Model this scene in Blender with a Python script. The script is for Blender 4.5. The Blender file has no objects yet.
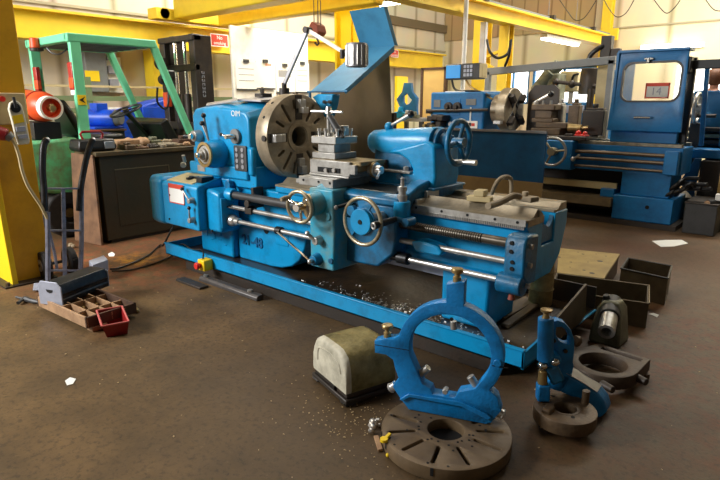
import bpy, bmesh, math, random, re
from mathutils import Vector, Matrix
random.seed(7)
scn = bpy.context.scene
COL = scn.collection
PI = math.pi

# ------------------------------------------------------------------ camera geometry (calibrated from the photograph)
FPX, YH, VX, CAMH = 556.0, 102.0, -300.0, 1.4
def _n(v): v = Vector(v); v.normalize(); return v
_p = 240 - YH
_nx = _n(((VX-360)/FPX, (YH-240)/FPX, 1))
_x2 = 360 + (FPX*FPX+_p*_p)/(360-VX)
_ny = _n(((_x2-360)/FPX, (YH-240)/FPX, 1))
AX = -_nx; AY = _ny; AZ = AX.cross(AY)
CAM = Vector((0, 0, CAMH))
def towards(x, y):
    c = Vector(((x-360)/FPX, (y-240)/FPX, 1))
    return Vector((AX.dot(c), AY.dot(c), AZ.dot(c)))
def PX(x, y, X): d = towards(x, y); return CAM + d*(X/d.x)
def PY(x, y, Y): d = towards(x, y); return CAM + d*(Y/d.y)
def PZ(x, y, Z=0.0): d = towards(x, y); return CAM + d*((Z-CAMH)/d.z)
def PP(x, y, P0, n): d = towards(x, y); return CAM + d*((P0-CAM).dot(n)/d.dot(n))

# ------------------------------------------------------------------ materials
def lin(c):
    if isinstance(c, str):
        c = c.lstrip('#'); c = [int(c[i:i+2], 16)/255 for i in (0, 2, 4)]
    elif max(c) > 1.001: c = [v/255 for v in c]
    return tuple((v/12.92 if v <= .04045 else ((v+.055)/1.055)**2.4) for v in c) + (1,)
MATS = {}
def paint(name, col, rough=.45, metal=0.0, dirt=None, amt=.3, scale=9.0, bump=.0, spec=.5, fine=None):
    m = bpy.data.materials.new(name); m.use_nodes = True
    nt = m.node_tree; N = nt.nodes; L = nt.links
    b = N['Principled BSDF']
    b.inputs['Roughness'].default_value = rough; b.inputs['Metallic'].default_value = metal
    b.inputs['Specular IOR Level'].default_value = spec
    b.inputs['Base Color'].default_value = lin(col)
    if dirt is not None or bump:
        tc = N.new('ShaderNodeTexCoord')
        nz = N.new('ShaderNodeTexNoise'); nz.inputs['Scale'].default_value = scale
        nz.inputs['Detail'].default_value = 7; nz.inputs['Roughness'].default_value = .65
        L.new(tc.outputs['Object'], nz.inputs['Vector'])
        if dirt is not None:
            rp = N.new('ShaderNodeValToRGB')
            rp.color_ramp.elements[0].position = max(.05, .62-amt*.5); rp.color_ramp.elements[0].color = (0, 0, 0, 1)
            rp.color_ramp.elements[1].position = min(.98, .82-amt*.25); rp.color_ramp.elements[1].color = (1, 1, 1, 1)
            L.new(nz.outputs['Fac'], rp.inputs['Fac'])
            mx = N.new('ShaderNodeMix'); mx.data_type = 'RGBA'
            mx.inputs['A'].default_value = lin(col); mx.inputs['B'].default_value = lin(dirt)
            ml = N.new('ShaderNodeMath'); ml.operation = 'MULTIPLY'; ml.inputs[1].default_value = min(1, amt*1.6)
            L.new(rp.outputs['Color'], ml.inputs[0]); L.new(ml.outputs[0], mx.inputs['Factor'])
            L.new(mx.outputs['Result'], b.inputs['Base Color'])
        if bump:
            n2 = N.new('ShaderNodeTexNoise'); n2.inputs['Scale'].default_value = fine or scale*6
            n2.inputs['Detail'].default_value = 4
            L.new(tc.outputs['Object'], n2.inputs['Vector'])
            bp = N.new('ShaderNodeBump'); bp.inputs['Strength'].default_value = bump; bp.inputs['Distance'].default_value = .01
            L.new(n2.outputs['Fac'], bp.inputs['Height']); L.new(bp.outputs['Normal'], b.inputs['Normal'])
    MATS[name] = m
    return m
def glow(name, col, strength):
    m = bpy.data.materials.new(name); m.use_nodes = True
    b = m.node_tree.nodes['Principled BSDF']
    b.inputs['Base Color'].default_value = lin(col)
    b.inputs['Emission Color'].default_value = lin(col); b.inputs['Emission Strength'].default_value = strength
    return m
BLUE = paint('lathe blue enamel', (8, 148, 204), .33, 0, (16, 62, 88), .30, 7, .12)
BLUED = paint('oily blue enamel', (12, 118, 168), .36, 0, (38, 52, 52), .50, 9, .15)
BLUES = paint('steady blue enamel', (10, 124, 192), .42, 0, (12, 70, 110), .38, 14, .2)
BLUEW = paint('worn apron enamel', (40, 158, 190), .38, 0, (136, 142, 110), .46, 10, .2)
TEAL = paint('guard sheet blue', (66, 138, 176), .45, 0, (40, 86, 118), .3, 6)
BLUE2 = paint('second lathe blue', (16, 112, 172), .42, 0, (10, 50, 92), .35, 5, .1)
BLUE2D = paint('screen blue', (14, 86, 130), .5, 0, (14, 48, 84), .4, 4)
STEEL = paint('machined steel', (182, 180, 174), .36, .55, (96, 88, 76), .4, 12, .08)
STEELB = paint('bright steel', (215, 213, 208), .28, .75, (140, 134, 124), .3, 15)
STEELP = paint('ground way steel', (158, 148, 128), .38, .5, (80, 68, 50), .45, 8)
CHROME = paint('chrome', (225, 222, 215), .12, 1.0)
PLATE = paint('chuck steel', (176, 162, 138), .40, .45, (112, 98, 76), .5, 7, .05)
RUSTIRON = paint('brown cast iron', (104, 84, 60), .50, .2, (62, 48, 36), .5, 10, .2)
FLOORPLATE = paint('oily face plate iron', (116, 96, 70), .46, .15, (82, 66, 46), .5, 8, .1)
DARKIRON = paint('dark iron', (52, 46, 40), .5, .2, (70, 52, 38), .35, 9, .2)
BLACK = paint('black plastic', (20, 20, 21), .4, 0, (48, 46, 42), .2, 10)
BLACKM = paint('black hole', (6, 6, 6), .8)
BRASS = paint('dull brass', (178, 152, 100), .34, .6, (110, 88, 54), .4, 14)
OILTRAY = paint('oily tray floor', (36, 28, 18), .32, .1, (74, 54, 32), .40, 6, .25)
GUARD = paint('dark splash sheet', (104, 86, 62), .34, .3, (66, 54, 40), .4, 3)
ALU = paint('aluminium', (168, 168, 172), .42, .6, (120, 120, 124), .3, 8)
WHITEP = paint('white paint', (240, 238, 230), .5, 0, (190, 186, 170), .3, 6)
WHITEPAPER = paint('white paper', (236, 236, 230), .7)
REDP = paint('red print', (206, 66, 44), .6)
RED = paint('red plastic', (150, 22, 26), .4, 0, (92, 24, 22), .35, 12)
REDB = paint('bright red', (214, 40, 28), .4)
ORANGE = paint('orange enamel', (226, 82, 34), .42, 0, (150, 54, 30), .35, 9)
YELLOW = paint('yellow enamel', (216, 162, 14), .45, 0, (150, 104, 14), .35, 3)
YELLOWC = paint('crane yellow', (232, 198, 40), .5, 0, (184, 150, 40), .35, 1.4)
YELLOWB = paint('bright yellow', (244, 206, 20), .45)
GREEN = paint('fork truck green', (118, 218, 168), .45, 0, (84, 178, 134), .3, 6)
GREENR = paint('rusty green', (96, 196, 138), .55, 0, (112, 78, 48), .5, 8)
GREEND = paint('green shelf', (96, 124, 84), .6, 0, (120, 110, 80), .4, 4)
MASTB = paint('mast black', (48, 42, 38), .5, .2, (84, 70, 56), .35, 6)
BENCHM = paint('bench dark green', (50, 48, 34), .5, .1, (64, 50, 34), .4, 4, .15)
BROWNB = paint('rusty board', (128, 94, 66), .6, 0, (70, 48, 34), .5, 6, .15)
GREYP = paint('grey paint', (120, 122, 120), .5, 0, (90, 88, 84), .3, 6)
GREYL = paint('light grey sheet', (172, 176, 190), .45, .2, (120, 122, 130), .3, 6)
GREYD = paint('dark grey', (62, 62, 62), .5, .1, (42, 40, 38), .4, 8)
GREYG = paint('grey green iron', (118, 120, 100), .5, .3, (60, 58, 42), .45, 8, .2)
TAN = paint('tan board', (198, 164, 96), .6, 0, (176, 140, 78), .3, 2)
BEIGE = paint('beige panel', (196, 178, 132), .55, 0, (150, 132, 92), .35, 3)
CREAMBOX = paint('mouldy cream enamel', (176, 160, 104), .6, 0, (88, 78, 32), .66, 7, .35, fine=40)
CREAMBOXF = paint('worn cream enamel', (200, 194, 172), .6, 0, (110, 104, 84), .4, 9, .3, fine=40)
HOSE = paint('dusty hose', (150, 134, 108), .6, 0, (110, 94, 70), .4, 14)
WOOD = paint('pale wood', (176, 140, 104), .65, 0, (112, 80, 54), .45, 12, .1)
WOODD = paint('dark wood', (84, 58, 40), .7, 0, (50, 34, 24), .45, 12, .1)
GOLDBOARD = paint('oily plywood', (170, 146, 84), .42, .1, (122, 98, 50), .4, 7, .05)
ROYAL = paint('royal blue', (24, 84, 214), .4, 0, (18, 40, 120), .35, 8)
SKIN = paint('skin', (190, 130, 100), .5)
HAIR = paint('brown hair', (96, 58, 34), .6)
SHIRT = paint('olive shirt', (112, 104, 88), .8)
TROUSER = paint('navy trousers', (30, 34, 48), .8)
PINKCARD = paint('notice print', (214, 150, 120), .7)
GREYCARD = paint('grey print', (150, 150, 150), .7)
RUBBER = paint('rubber', (28, 26, 25), .7, 0, (60, 52, 44), .3, 12)
REDBROWN = paint('hook block red', (140, 66, 44), .5, 0, (90, 46, 34), .3, 8)
SCREENBLUE = glow('readout blue', (60, 150, 220), .35)
GLASS = bpy.data.materials.new('door glass'); GLASS.use_nodes = True
_b = GLASS.node_tree.nodes['Principled BSDF']
_b.inputs['Base Color'].default_value = (.93, .95, .96, 1); _b.inputs['Roughness'].default_value = .06
_b.inputs['Transmission Weight'].default_value = 1.0; _b.inputs['IOR'].default_value = 1.05
_b.inputs['Alpha'].default_value = .75
WINLIGHT = glow('bright window pane', (250, 250, 244), 3.2)
TUBE = glow('fluorescent tube', (255, 250, 236), 9.0)

# ------------------------------------------------------------------ mesh builder
def frame(o, x, y):
    x = _n(x); y = Vector(y); y = _n(y - x*y.dot(x)); z = x.cross(y)
    M = Matrix((( x.x, y.x, z.x, o[0]), (x.y, y.y, z.y, o[1]), (x.z, y.z, z.z, o[2]), (0, 0, 0, 1)))
    return M
WLOC = {}
class MB:
    def __init__(s): s.bm = bmesh.new()
    def bb(s, x0, x1, y0, y1, z0, z1, M=None):
        vs = [s.bm.verts.new(Vector(p) if M is None else M @ Vector(p)) for p in
              ((x0,y0,z0),(x1,y0,z0),(x1,y1,z0),(x0,y1,z0),(x0,y0,z1),(x1,y0,z1),(x1,y1,z1),(x0,y1,z1))]
        for f in ((3,2,1,0),(4,5,6,7),(0,1,5,4),(1,2,6,5),(2,3,7,6),(3,0,4,7)): s.bm.faces.new([vs[i] for i in f])
        return s
    def bar(s, p0, p1, w, h, up=(0,0,1)):
        p0 = Vector(p0); p1 = Vector(p1); d = p1-p0
        up = Vector(up)
        if abs(_n(d).dot(_n(up))) > .98: up = Vector((1,0,0))
        M = frame(p0, d, up.cross(d)) ; L = d.length
        return s.bb(0, L, -w/2, w/2, -h/2, h/2, M)
    def cyl(s, p0, p1, r0, r1=None, n=24, cap=True):
        r1 = r0 if r1 is None else r1
        p0 = Vector(p0); p1 = Vector(p1); d = p1-p0
        u = d.orthogonal().normalized(); v = d.normalized().cross(u)
        a = [s.bm.verts.new(p0+(u*math.cos(t)+v*math.sin(t))*r0) for t in [2*PI*i/n for i in range(n)]]
        b = [s.bm.verts.new(p1+(u*math.cos(t)+v*math.sin(t))*r1) for t in [2*PI*i/n for i in range(n)]]
        for i in range(n): s.bm.faces.new((a[i], a[(i+1)%n], b[(i+1)%n], b[i]))
        if cap: s.bm.faces.new(a[::-1]); s.bm.faces.new(b)
        return s
    def rev(s, prof, o, axis, n=32, closed=False):
        o = Vector(o); d = _n(axis); u = d.orthogonal().normalized(); v = d.cross(u)
        rings = []
        for r, h in prof:
            if r < 1e-6: rings.append([s.bm.verts.new(o+d*h)])
            else: rings.append([s.bm.verts.new(o+d*h+(u*math.cos(t)+v*math.sin(t))*r) for t in [2*PI*i/n for i in range(n)]])
        pairs = list(zip(rings, rings[1:]))
        if closed: pairs.append((rings[-1], rings[0]))
        for a, b in pairs:
            for i in range(n):
                j = (i+1) % n
                if len(a) == 1 and len(b) == 1: continue
                if len(a) == 1: s.bm.faces.new((a[0], b[j], b[i]))
                elif len(b) == 1: s.bm.faces.new((a[i], a[j], b[0]))
                else: s.bm.faces.new((a[i], a[j], b[j], b[i]))
        return s
    def torus(s, c, axis, R, r, n=36, m=10):
        return s.rev([(R+r*math.cos(2*PI*k/m), r*math.sin(2*PI*k/m)) for k in range(m)], c, axis, n, closed=True)
    def ball(s, c, r, n=16, sc=None):
        k = n//2
        pr = [(r*math.sin(PI*i/k), -r*math.cos(PI*i/k)) for i in range(k+1)]
        pr[0] = (0, -r); pr[-1] = (0, r)
        return s.rev(pr, c, (0,0,1), n)
    def tube(s, pts, r, n=8, sub=0):
        pts = [Vector(p) for p in pts]
        if sub:
            out = []
            P = [pts[0]]+pts+[pts[-1]]
            for i in range(1, len(P)-2):
                for k in range(sub):
                    t = k/sub
                    a, b, c, d = P[i-1], P[i], P[i+1], P[i+2]
                    out.append(.5*((2*b)+(c-a)*t+(2*a-5*b+4*c-d)*t*t+(3*b-a-3*c+d)*t**3))
            out.append(pts[-1]); pts = out
        rs = r if isinstance(r, (list, tuple)) else [r]*len(pts)
        if len(rs) != len(pts): rs = [rs[min(len(rs)-1, int(i*len(rs)/len(pts)))] for i in range(len(pts))]
        prev = None; u = None
        rings = []
        for i, p in enumerate(pts):
            d = (pts[min(i+1, len(pts)-1)]-pts[max(i-1, 0)])
            if d.length < 1e-9: d = Vector((0,0,1))
            d.normalize()
            u = d.orthogonal().normalized() if u is None else (u-d*u.dot(d)).normalized()
            v = d.cross(u)
            rings.append([s.bm.verts.new(p+(u*math.cos(2*PI*k/n)+v*math.sin(2*PI*k/n))*rs[i]) for k in range(n)])
        for a, b in zip(rings, rings[1:]):
            for k in range(n): s.bm.faces.new((a[k], a[(k+1)%n], b[(k+1)%n], b[k]))
        s.bm.faces.new(rings[0][::-1]); s.bm.faces.new(rings[-1])
        return s
    def prism(s, pts, axis, a, b):
        # pts: 2D in the two other axes in order (x: (y,z)  y: (x,z)  z: (x,y))
        def mk(p, q):
            return {'x': (q, p[0], p[1]), 'y': (p[0], q, p[1]), 'z': (p[0], p[1], q)}[axis]
        A = [s.bm.verts.new(mk(p, a)) for p in pts]; B = [s.bm.verts.new(mk(p, b)) for p in pts]
        n = len(pts)
        for i in range(n): s.bm.faces.new((A[i], A[(i+1)%n], B[(i+1)%n], B[i]))
        s.bm.faces.new(A[::-1]); s.bm.faces.new(B)
        return s
    def slab(s, pts, d):
        # 3D polygon extruded by vector d
        d = Vector(d)
        A = [s.bm.verts.new(Vector(p)) for p in pts]; B = [s.bm.verts.new(Vector(p)+d) for p in pts]
        n = len(pts)
        for i in range(n): s.bm.faces.new((A[i], A[(i+1)%n], B[(i+1)%n], B[i]))
        s.bm.faces.new(A[::-1]); s.bm.faces.new(B)
        return s
    def loft(s, rings):
        R = [[s.bm.verts.new(Vector(p)) for p in r] for r in rings]
        n = len(R[0])
        for a, b in zip(R, R[1:]):
            for i in range(n): s.bm.faces.new((a[i], a[(i+1)%n], b[(i+1)%n], b[i]))
        s.bm.faces.new(R[0][::-1]); s.bm.faces.new(R[-1])
        return s
    def mesh(s, me, M):
        k = len(s.bm.verts)
        s.bm.from_mesh(me); s.bm.verts.ensure_lookup_table()
        for v in s.bm.verts[k:]: v.co = M @ v.co
        bpy.data.meshes.remove(me)
        return s
    def plate(s, outer, holes, thick, M, bev=0.0):
        cu = bpy.data.curves.new('tmp', 'CURVE'); cu.dimensions = '2D'; cu.fill_mode = 'BOTH'
        cu.extrude = max(thick/2-bev, 1e-4); cu.bevel_depth = bev; cu.bevel_resolution = 1
        for pl in [outer]+list(holes):
            sp = cu.splines.new('POLY'); sp.points.add(len(pl)-1); sp.use_cyclic_u = True
            for q, p in zip(sp.points, pl): q.co = (p[0], p[1], 0, 1)
        if bev: cu.offset = -bev
        o = bpy.data.objects.new('tmp', cu); COL.objects.link(o)
        dg = bpy.context.evaluated_depsgraph_get(); me = bpy.data.meshes.new_from_object(o.evaluated_get(dg))
        bpy.data.objects.remove(o); bpy.data.curves.remove(cu)
        return s.mesh(me, M @ Matrix.Translation((0, 0, thick/2)))
    def text(s, body, size, M, ext=.002, align='CENTER', fat=0.0):
        cu = bpy.data.curves.new('tmp', 'FONT'); cu.body = body; cu.size = size; cu.extrude = ext; cu.offset = fat
        cu.align_x = align; cu.align_y = 'CENTER'
        o = bpy.data.objects.new('tmp', cu); COL.objects.link(o)
        dg = bpy.context.evaluated_depsgraph_get(); me = bpy.data.meshes.new_from_object(o.evaluated_get(dg))
        bpy.data.objects.remove(o); bpy.data.curves.remove(cu)
        return s.mesh(me, M)
    def build(s, name, mat, parent=None, bevel=0.0, smooth=35, seg=2, local=False):
        bmesh.ops.remove_doubles(s.bm, verts=s.bm.verts, dist=1e-6)
        bmesh.ops.recalc_face_normals(s.bm, faces=s.bm.faces)
        me = bpy.data.meshes.new(name)
        off = Vector((0, 0, 0))
        if parent is not None: off = WLOC.get(parent.name, Vector((0,0,0)))
        if not local and off.length > 0:
            for v in s.bm.verts: v.co -= off
        s.bm.to_mesh(me); s.bm.free()
        for p in me.polygons: p.use_smooth = True
        me.set_sharp_from_angle(angle=math.radians(smooth))
        me.materials.append(mat)
        o = bpy.data.objects.new(name, me); COL.objects.link(o)
        if parent is not None: o.parent = parent
        WLOC[o.name] = off
        if bevel:
            md = o.modifiers.new('bevel', 'BEVEL'); md.width = bevel; md.segments = seg
            md.limit_method = 'ANGLE'; md.angle_limit = math.radians(35); md.harden_normals = False
        return o
def tag(o, label=None, cat=None, group=None, kind=None):
    if label: o['label'] = label
    if cat: o['category'] = cat
    if group: o['group'] = group
    if kind: o['kind'] = kind
    return o
def thing(name, loc, label, cat, group=None):
    o = bpy.data.objects.new(name, None); COL.objects.link(o)
    o.location = loc; o.empty_display_size = .1
    WLOC[o.name] = Vector(loc)
    return tag(o, label, cat, group)
def solo(mb, name, mat, label, cat, group=None, bevel=0, kind=None, base=None, smooth=35):
    # a thing that is one mesh, its origin moved to its base
    bm = mb.bm
    if base is None:
        lo = Vector([min(v.co[i] for v in bm.verts) for i in range(3)]); hi = Vector([max(v.co[i] for v in bm.verts) for i in range(3)])
        base = Vector(((lo.x+hi.x)/2, (lo.y+hi.y)/2, lo.z))
    base = Vector(base)
    for v in bm.verts: v.co -= base
    o = mb.build(name, mat, None, bevel, smooth)
    o.location = base; WLOC[o.name] = base
    return tag(o, label, cat, group, kind)
def struct(mb, name, mat, bevel=0, parent=None):
    o = mb.build(name, mat, parent, bevel)
    if parent is None: o['kind'] = 'structure'
    return o
def circ(r, n=40, c=(0,0), a0=0, a1=None):
    if a1 is None: return [(c[0]+r*math.cos(2*PI*i/n), c[1]+r*math.sin(2*PI*i/n)) for i in range(n)]
    return [(c[0]+r*math.cos(a0+(a1-a0)*i/n), c[1]+r*math.sin(a0+(a1-a0)*i/n)) for i in range(n+1)]
def slot(r0, r1, w, ang, n=6):
    # radial slot with round ends
    c, s_ = math.cos(ang), math.sin(ang)
    pts = [(r1+w/2*math.cos(t), w/2*math.sin(t)) for t in [-PI/2+PI*i/n for i in range(n+1)]]
    pts += [(r0+w/2*math.cos(t), w/2*math.sin(t)) for t in [PI/2+PI*i/n for i in range(n+1)]]
    return [(x*c-y*s_, x*s_+y*c) for x, y in pts]
def rrect(w, h, r, n=5, c=(0,0)):
    out = []
    for cx, cy, a in ((w/2-r, h/2-r, 0), (-w/2+r, h/2-r, PI/2), (-w/2+r, -h/2+r, PI), (w/2-r, -h/2+r, 1.5*PI)):
        for i in range(n+1): out.append((c[0]+cx+r*math.cos(a+PI/2*i/n), c[1]+cy+r*math.sin(a+PI/2*i/n)))
    return out
def knob(parent, p, r, mat=None, name='knob'):
    return MB().ball(p, r, 12).build(name, mat or BLACK, parent)
def wheel(name, parent, c, axis, R, r, spokes, hub, mat, hubmat, face=.03, phase=0.3, web=None):
    # handwheel: rim ring, hub and spokes as parts under parent
    axis = _n(axis); c = Vector(c)
    o = MB().torus(c, axis, R, r, 40, 12).build(name, mat, parent)
    u = axis.orthogonal().normalized(); v = axis.cross(u)
    mb = MB().cyl(c-axis*face, c+axis*face, hub, None, 20)
    for k in range(spokes):
        t = phase+2*PI*k/spokes
        mb.cyl(c+(u*math.cos(t)+v*math.sin(t))*hub*.6, c+(u*math.cos(t)+v*math.sin(t))*R, r*.9, r*.7, 10)
    return o, mb, u, v

RIMW = paint('worn wheel rim', (196, 186, 158), .30, .6, (126, 104, 66), .5, 16)
MULTI = {}
def explode(name):
    # separate pieces of one kind become one object each
    for o in [q for q in bpy.data.objects if q.type == 'MESH' and (q.name == name or re.match(re.escape(name)+r'\.\d+$', q.name)) and q.parent is not None]:
        me = o.data
        bm = bmesh.new(); bm.from_mesh(me); bm.verts.ensure_lookup_table()
        seen = [-1]*len(bm.verts); n = 0
        for v in bm.verts:
            if seen[v.index] >= 0: continue
            st = [v]; seen[v.index] = n
            while st:
                q = st.pop()
                for e in q.link_edges:
                    w_ = e.other_vert(q)
                    if seen[w_.index] < 0: seen[w_.index] = n; st.append(w_)
            n += 1
        if n < 2: bm.free(); continue
        # pieces that touch stay together
        box = []
        for k in range(n):
            P_ = [v.co for v in bm.verts if seen[v.index] == k]
            box.append([min(p[i] for p in P_) for i in range(3)]+[max(p[i] for p in P_) for i in range(3)])
        lab = list(range(n))
        def find(a):
            while lab[a] != a: a = lab[a]
            return a
        for a in range(n):
            for b in range(a):
                if all(box[a][i] <= box[b][i+3]+.001 and box[b][i] <= box[a][i+3]+.001 for i in range(3)): lab[find(a)] = find(b)
        roots = sorted({find(a) for a in range(n)})
        if len(roots) < 2: bm.free(); continue
        for r in roots:
            b2 = bm.copy()
            b2.verts.ensure_lookup_table()
            bmesh.ops.delete(b2, geom=[v for v in b2.verts if find(seen[v.index]) != r], context='VERTS')
            m2 = bpy.data.meshes.new(name); b2.to_mesh(m2); b2.free()
            for mt in me.materials: m2.materials.append(mt)
            c = o.copy(); c.data = m2; COL.objects.link(c); WLOC[c.name] = WLOC.get(o.name, Vector())
        bm.free()
        for ch in list(o.children): ch.parent = bpy.data.objects[c.name]
        bpy.data.objects.remove(o)
# ================================================================== ROOM
def floor_material():
    m = bpy.data.materials.new('worn workshop floor'); m.use_nodes = True
    nt = m.node_tree; N = nt.nodes; L = nt.links; b = N['Principled BSDF']
    tc = N.new('ShaderNodeTexCoord')
    def noise(sc, det=8, ro=.6):
        n = N.new('ShaderNodeTexNoise'); n.inputs['Scale'].default_value = sc; n.inputs['Detail'].default_value = det
        n.inputs['Roughness'].default_value = ro; L.new(tc.outputs['Object'], n.inputs['Vector']); return n
    def ramp(src, a, b_):
        r = N.new('ShaderNodeMapRange'); r.inputs['From Min'].default_value = a; r.inputs['From Max'].default_value = b_
        L.new(src, r.inputs['Value']); return r.outputs['Result']
    def mix(f, A, B):
        x = N.new('ShaderNodeMix'); x.data_type = 'RGBA'
        L.new(f, x.inputs['Factor'])
        for k, v in (('A', A), ('B', B)):
            if isinstance(v, tuple): x.inputs[k].default_value = v
            else: L.new(v, x.inputs[k])
        return x.outputs['Result']
    big = noise(.55, 6); mid = noise(2.3, 8); small = noise(9, 8, .7); fine = noise(60, 4)
    c = mix(ramp(mid.outputs['Fac'], .35, .68), lin((80, 62, 38)), lin((118, 92, 58)))
    # red floor paint survives away from the traffic lane (far side of the machine and to the right)
    sep = N.new('ShaderNodeSeparateXYZ'); L.new(tc.outputs['Object'], sep.inputs[0])
    def dist(cx, cy, r0, r1):
        v = N.new('ShaderNodeVectorMath'); v.operation = 'DISTANCE'
        L.new(tc.outputs['Object'], v.inputs[0]); v.inputs[1].default_value = (cx, cy, 0)
        r = N.new('ShaderNodeMapRange'); r.inputs['From Min'].default_value = r1; r.inputs['From Max'].default_value = r0
        L.new(v.outputs['Value'], r.inputs['Value']); return r.outputs['Result']
    def mul(a, b_):
        q = N.new('ShaderNodeMath'); q.operation = 'MULTIPLY'; L.new(a, q.inputs[0])
        if isinstance(b_, float): q.inputs[1].default_value = b_
        else: L.new(b_, q.inputs[1])
        return q.outputs[0]
    redm = ramp(small.outputs['Fac'], .40, .62)
    c = mix(mul(mul(dist(-5.0, 2.45, .6, 1.5), redm), .85), c, lin((142, 78, 48)))
    c = mix(mul(mul(dist(-.1, 3.3, .5, 1.7), ramp(small.outputs['Fac'], .40, .62)), .8), c, lin((122, 60, 34)))
    c = mix(mul(mul(dist(-1.2, 5.6, .3, 1.9), ramp(mid.outputs['Fac'], .34, .62)), .8), c, lin((92, 58, 40)))
    c = mix(mul(mul(dist(-4.75, 2.35, .0, .35), ramp(small.outputs['Fac'], .45, .60)), .8), c, lin((196, 146, 40)))
    # oil plus the foreground shadow, painted as darkening round the machine
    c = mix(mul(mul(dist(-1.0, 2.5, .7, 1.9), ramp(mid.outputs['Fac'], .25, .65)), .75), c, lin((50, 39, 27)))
    c = mix(mul(ramp(big.outputs['Fac'], .45, .7), .55), c, lin((70, 57, 40)))
    sp = noise(34, 6, .75); c = mix(mul(ramp(sp.outputs['Fac'], .50, .64), .6), c, lin((44, 35, 25)))
    c = mix(mul(ramp(noise(21, 7, .8).outputs['Fac'], .60, .72), .5), c, lin((134, 112, 80)))
    L.new(c, b.inputs['Base Color'])
    L.new(ramp(mid.outputs['Fac'], .9, .1), b.inputs['Roughness'])
    rr = N.new('ShaderNodeMapRange'); b.inputs['Specular IOR Level'].default_value = .35; rr.inputs['To Min'].default_value = .48; rr.inputs['To Max'].default_value = .66
    L.new(small.outputs['Fac'], rr.inputs['Value']); L.new(rr.outputs['Result'], b.inputs['Roughness'])
    bp = N.new('ShaderNodeBump'); bp.inputs['Strength'].default_value = .15; bp.inputs['Distance'].default_value = .006
    L.new(fine.outputs['Fac'], bp.inputs['Height']); L.new(bp.outputs['Normal'], b.inputs['Normal'])
    return m
def wall_material(name, base, line, pitch, along):
    m = bpy.data.materials.new(name); m.use_nodes = True
    nt = m.node_tree; N = nt.nodes; L = nt.links; b = N['Principled BSDF']; b.inputs['Roughness'].default_value = .6
    tc = N.new('ShaderNodeTexCoord'); sep = N.new('ShaderNodeSeparateXYZ'); L.new(tc.outputs['Object'], sep.inputs[0])
    w = N.new('ShaderNodeMath'); w.operation = 'PINGPONG'; w.inputs[1].default_value = pitch/2
    L.new(sep.outputs[along], w.inputs[0])
    r = N.new('ShaderNodeMapRange'); r.inputs['From Min'].default_value = 0; r.inputs['From Max'].default_value = pitch*.09
    L.new(w.outputs[0], r.inputs['Value'])
    nz = N.new('ShaderNodeTexNoise'); nz.inputs['Scale'].default_value = 1.2; nz.inputs['Detail'].default_value = 6
    L.new(tc.outputs['Object'], nz.inputs['Vector'])
    mx = N.new('ShaderNodeMix'); mx.data_type = 'RGBA'; mx.inputs['A'].default_value = lin(line); mx.inputs['B'].default_value = lin(base)
    L.new(r.outputs['Result'], mx.inputs['Factor'])
    m2 = N.new('ShaderNodeMix'); m2.data_type = 'RGBA'; m2.blend_type = 'MULTIPLY'; m2.inputs['Factor'].default_value = .35
    L.new(mx.outputs['Result'], m2.inputs['A']); L.new(nz.outputs['Color'], m2.inputs['B'])
    L.new(m2.outputs['Result'], b.inputs['Base Color'])
    return m
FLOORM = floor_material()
WALLL = wall_material('left wall cladding', (226, 214, 186), (168, 152, 120), .9, 'Y')
WALLB = wall_material('back wall cladding', (236, 222, 184), (176, 158, 120), 1.1, 'X')
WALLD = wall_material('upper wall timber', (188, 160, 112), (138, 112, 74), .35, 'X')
CEILM = paint('roof lining', (120, 104, 78), .7, 0, (90, 76, 54), .3, 1)
XL, YB, ZC = -9.0, 14.0, 5.4
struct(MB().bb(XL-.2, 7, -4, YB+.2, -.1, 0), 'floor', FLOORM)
struct(MB().bb(XL-.2, XL, -4, YB+.2, 0, ZC), 'wall_left', WALLL)
struct(MB().bb(XL-.2, 7, -4, YB+.2, ZC, ZC+.1), 'ceiling', CEILM)
# back wall with a band of windows: built in pieces round the openings
wb = MB()
WZ0, WZ1 = 1.35, 2.22
wins = [(-7.35, -6.42), (-6.34, -4.75), (-3.05, -1.55)]
wb.bb(XL, 7, YB, YB+.2, 0, WZ0); wb.bb(XL, 7, YB, YB+.2, WZ1, ZC)
xs = [XL]+[v for w_ in wins for v in w_]+[7]
for a, b_ in zip(xs[0::2], xs[1::2]): wb.bb(a, b_, YB, YB+.2, WZ0, WZ1)
struct(wb, 'wall_back', WALLB)
for i, (a, b_) in enumerate(wins):
    fr = MB()
    for q in ((a, a+.05), (b_-.05, b_), ((a+b_)/2-.02, (a+b_)/2+.02)): fr.bb(q[0], q[1], YB+.02, YB+.1, WZ0, WZ1)
    fr.bb(a, b_, YB+.02, YB+.1, WZ0, WZ0+.05); fr.bb(a, b_, YB+.02, YB+.1, WZ1-.05, WZ1)
    w_ = struct(fr, 'window_%d' % (i+1), BLUE2 if i < 2 else WHITEP)
    MB().bb(a, b_, YB+.12, YB+.14, WZ0, WZ1).build('window_pane', WINLIGHT, w_)
# shade high on the left part of the back wall, painted as a brown sheet, horizontal sheeting rail and lean-to truss
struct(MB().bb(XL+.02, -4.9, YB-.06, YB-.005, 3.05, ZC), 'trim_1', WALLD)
struct(MB().bb(-4.6, 7, YB-.05, YB-.005, 3.02, 3.05), 'trim_2', paint('rail grey', (170, 160, 130), .6))
struct(MB().bb(XL+.005, XL+.04, 2.0, YB, 2.75, 2.79), 'trim_3', MATS['rail grey'])
# roof purlins and dark high wall strip on the left wall
struct(MB().bb(XL+.005, XL+.1, -3, YB, 3.25, 3.45), 'trim_4', paint('dark purlin', (104, 90, 64), .7))
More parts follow.
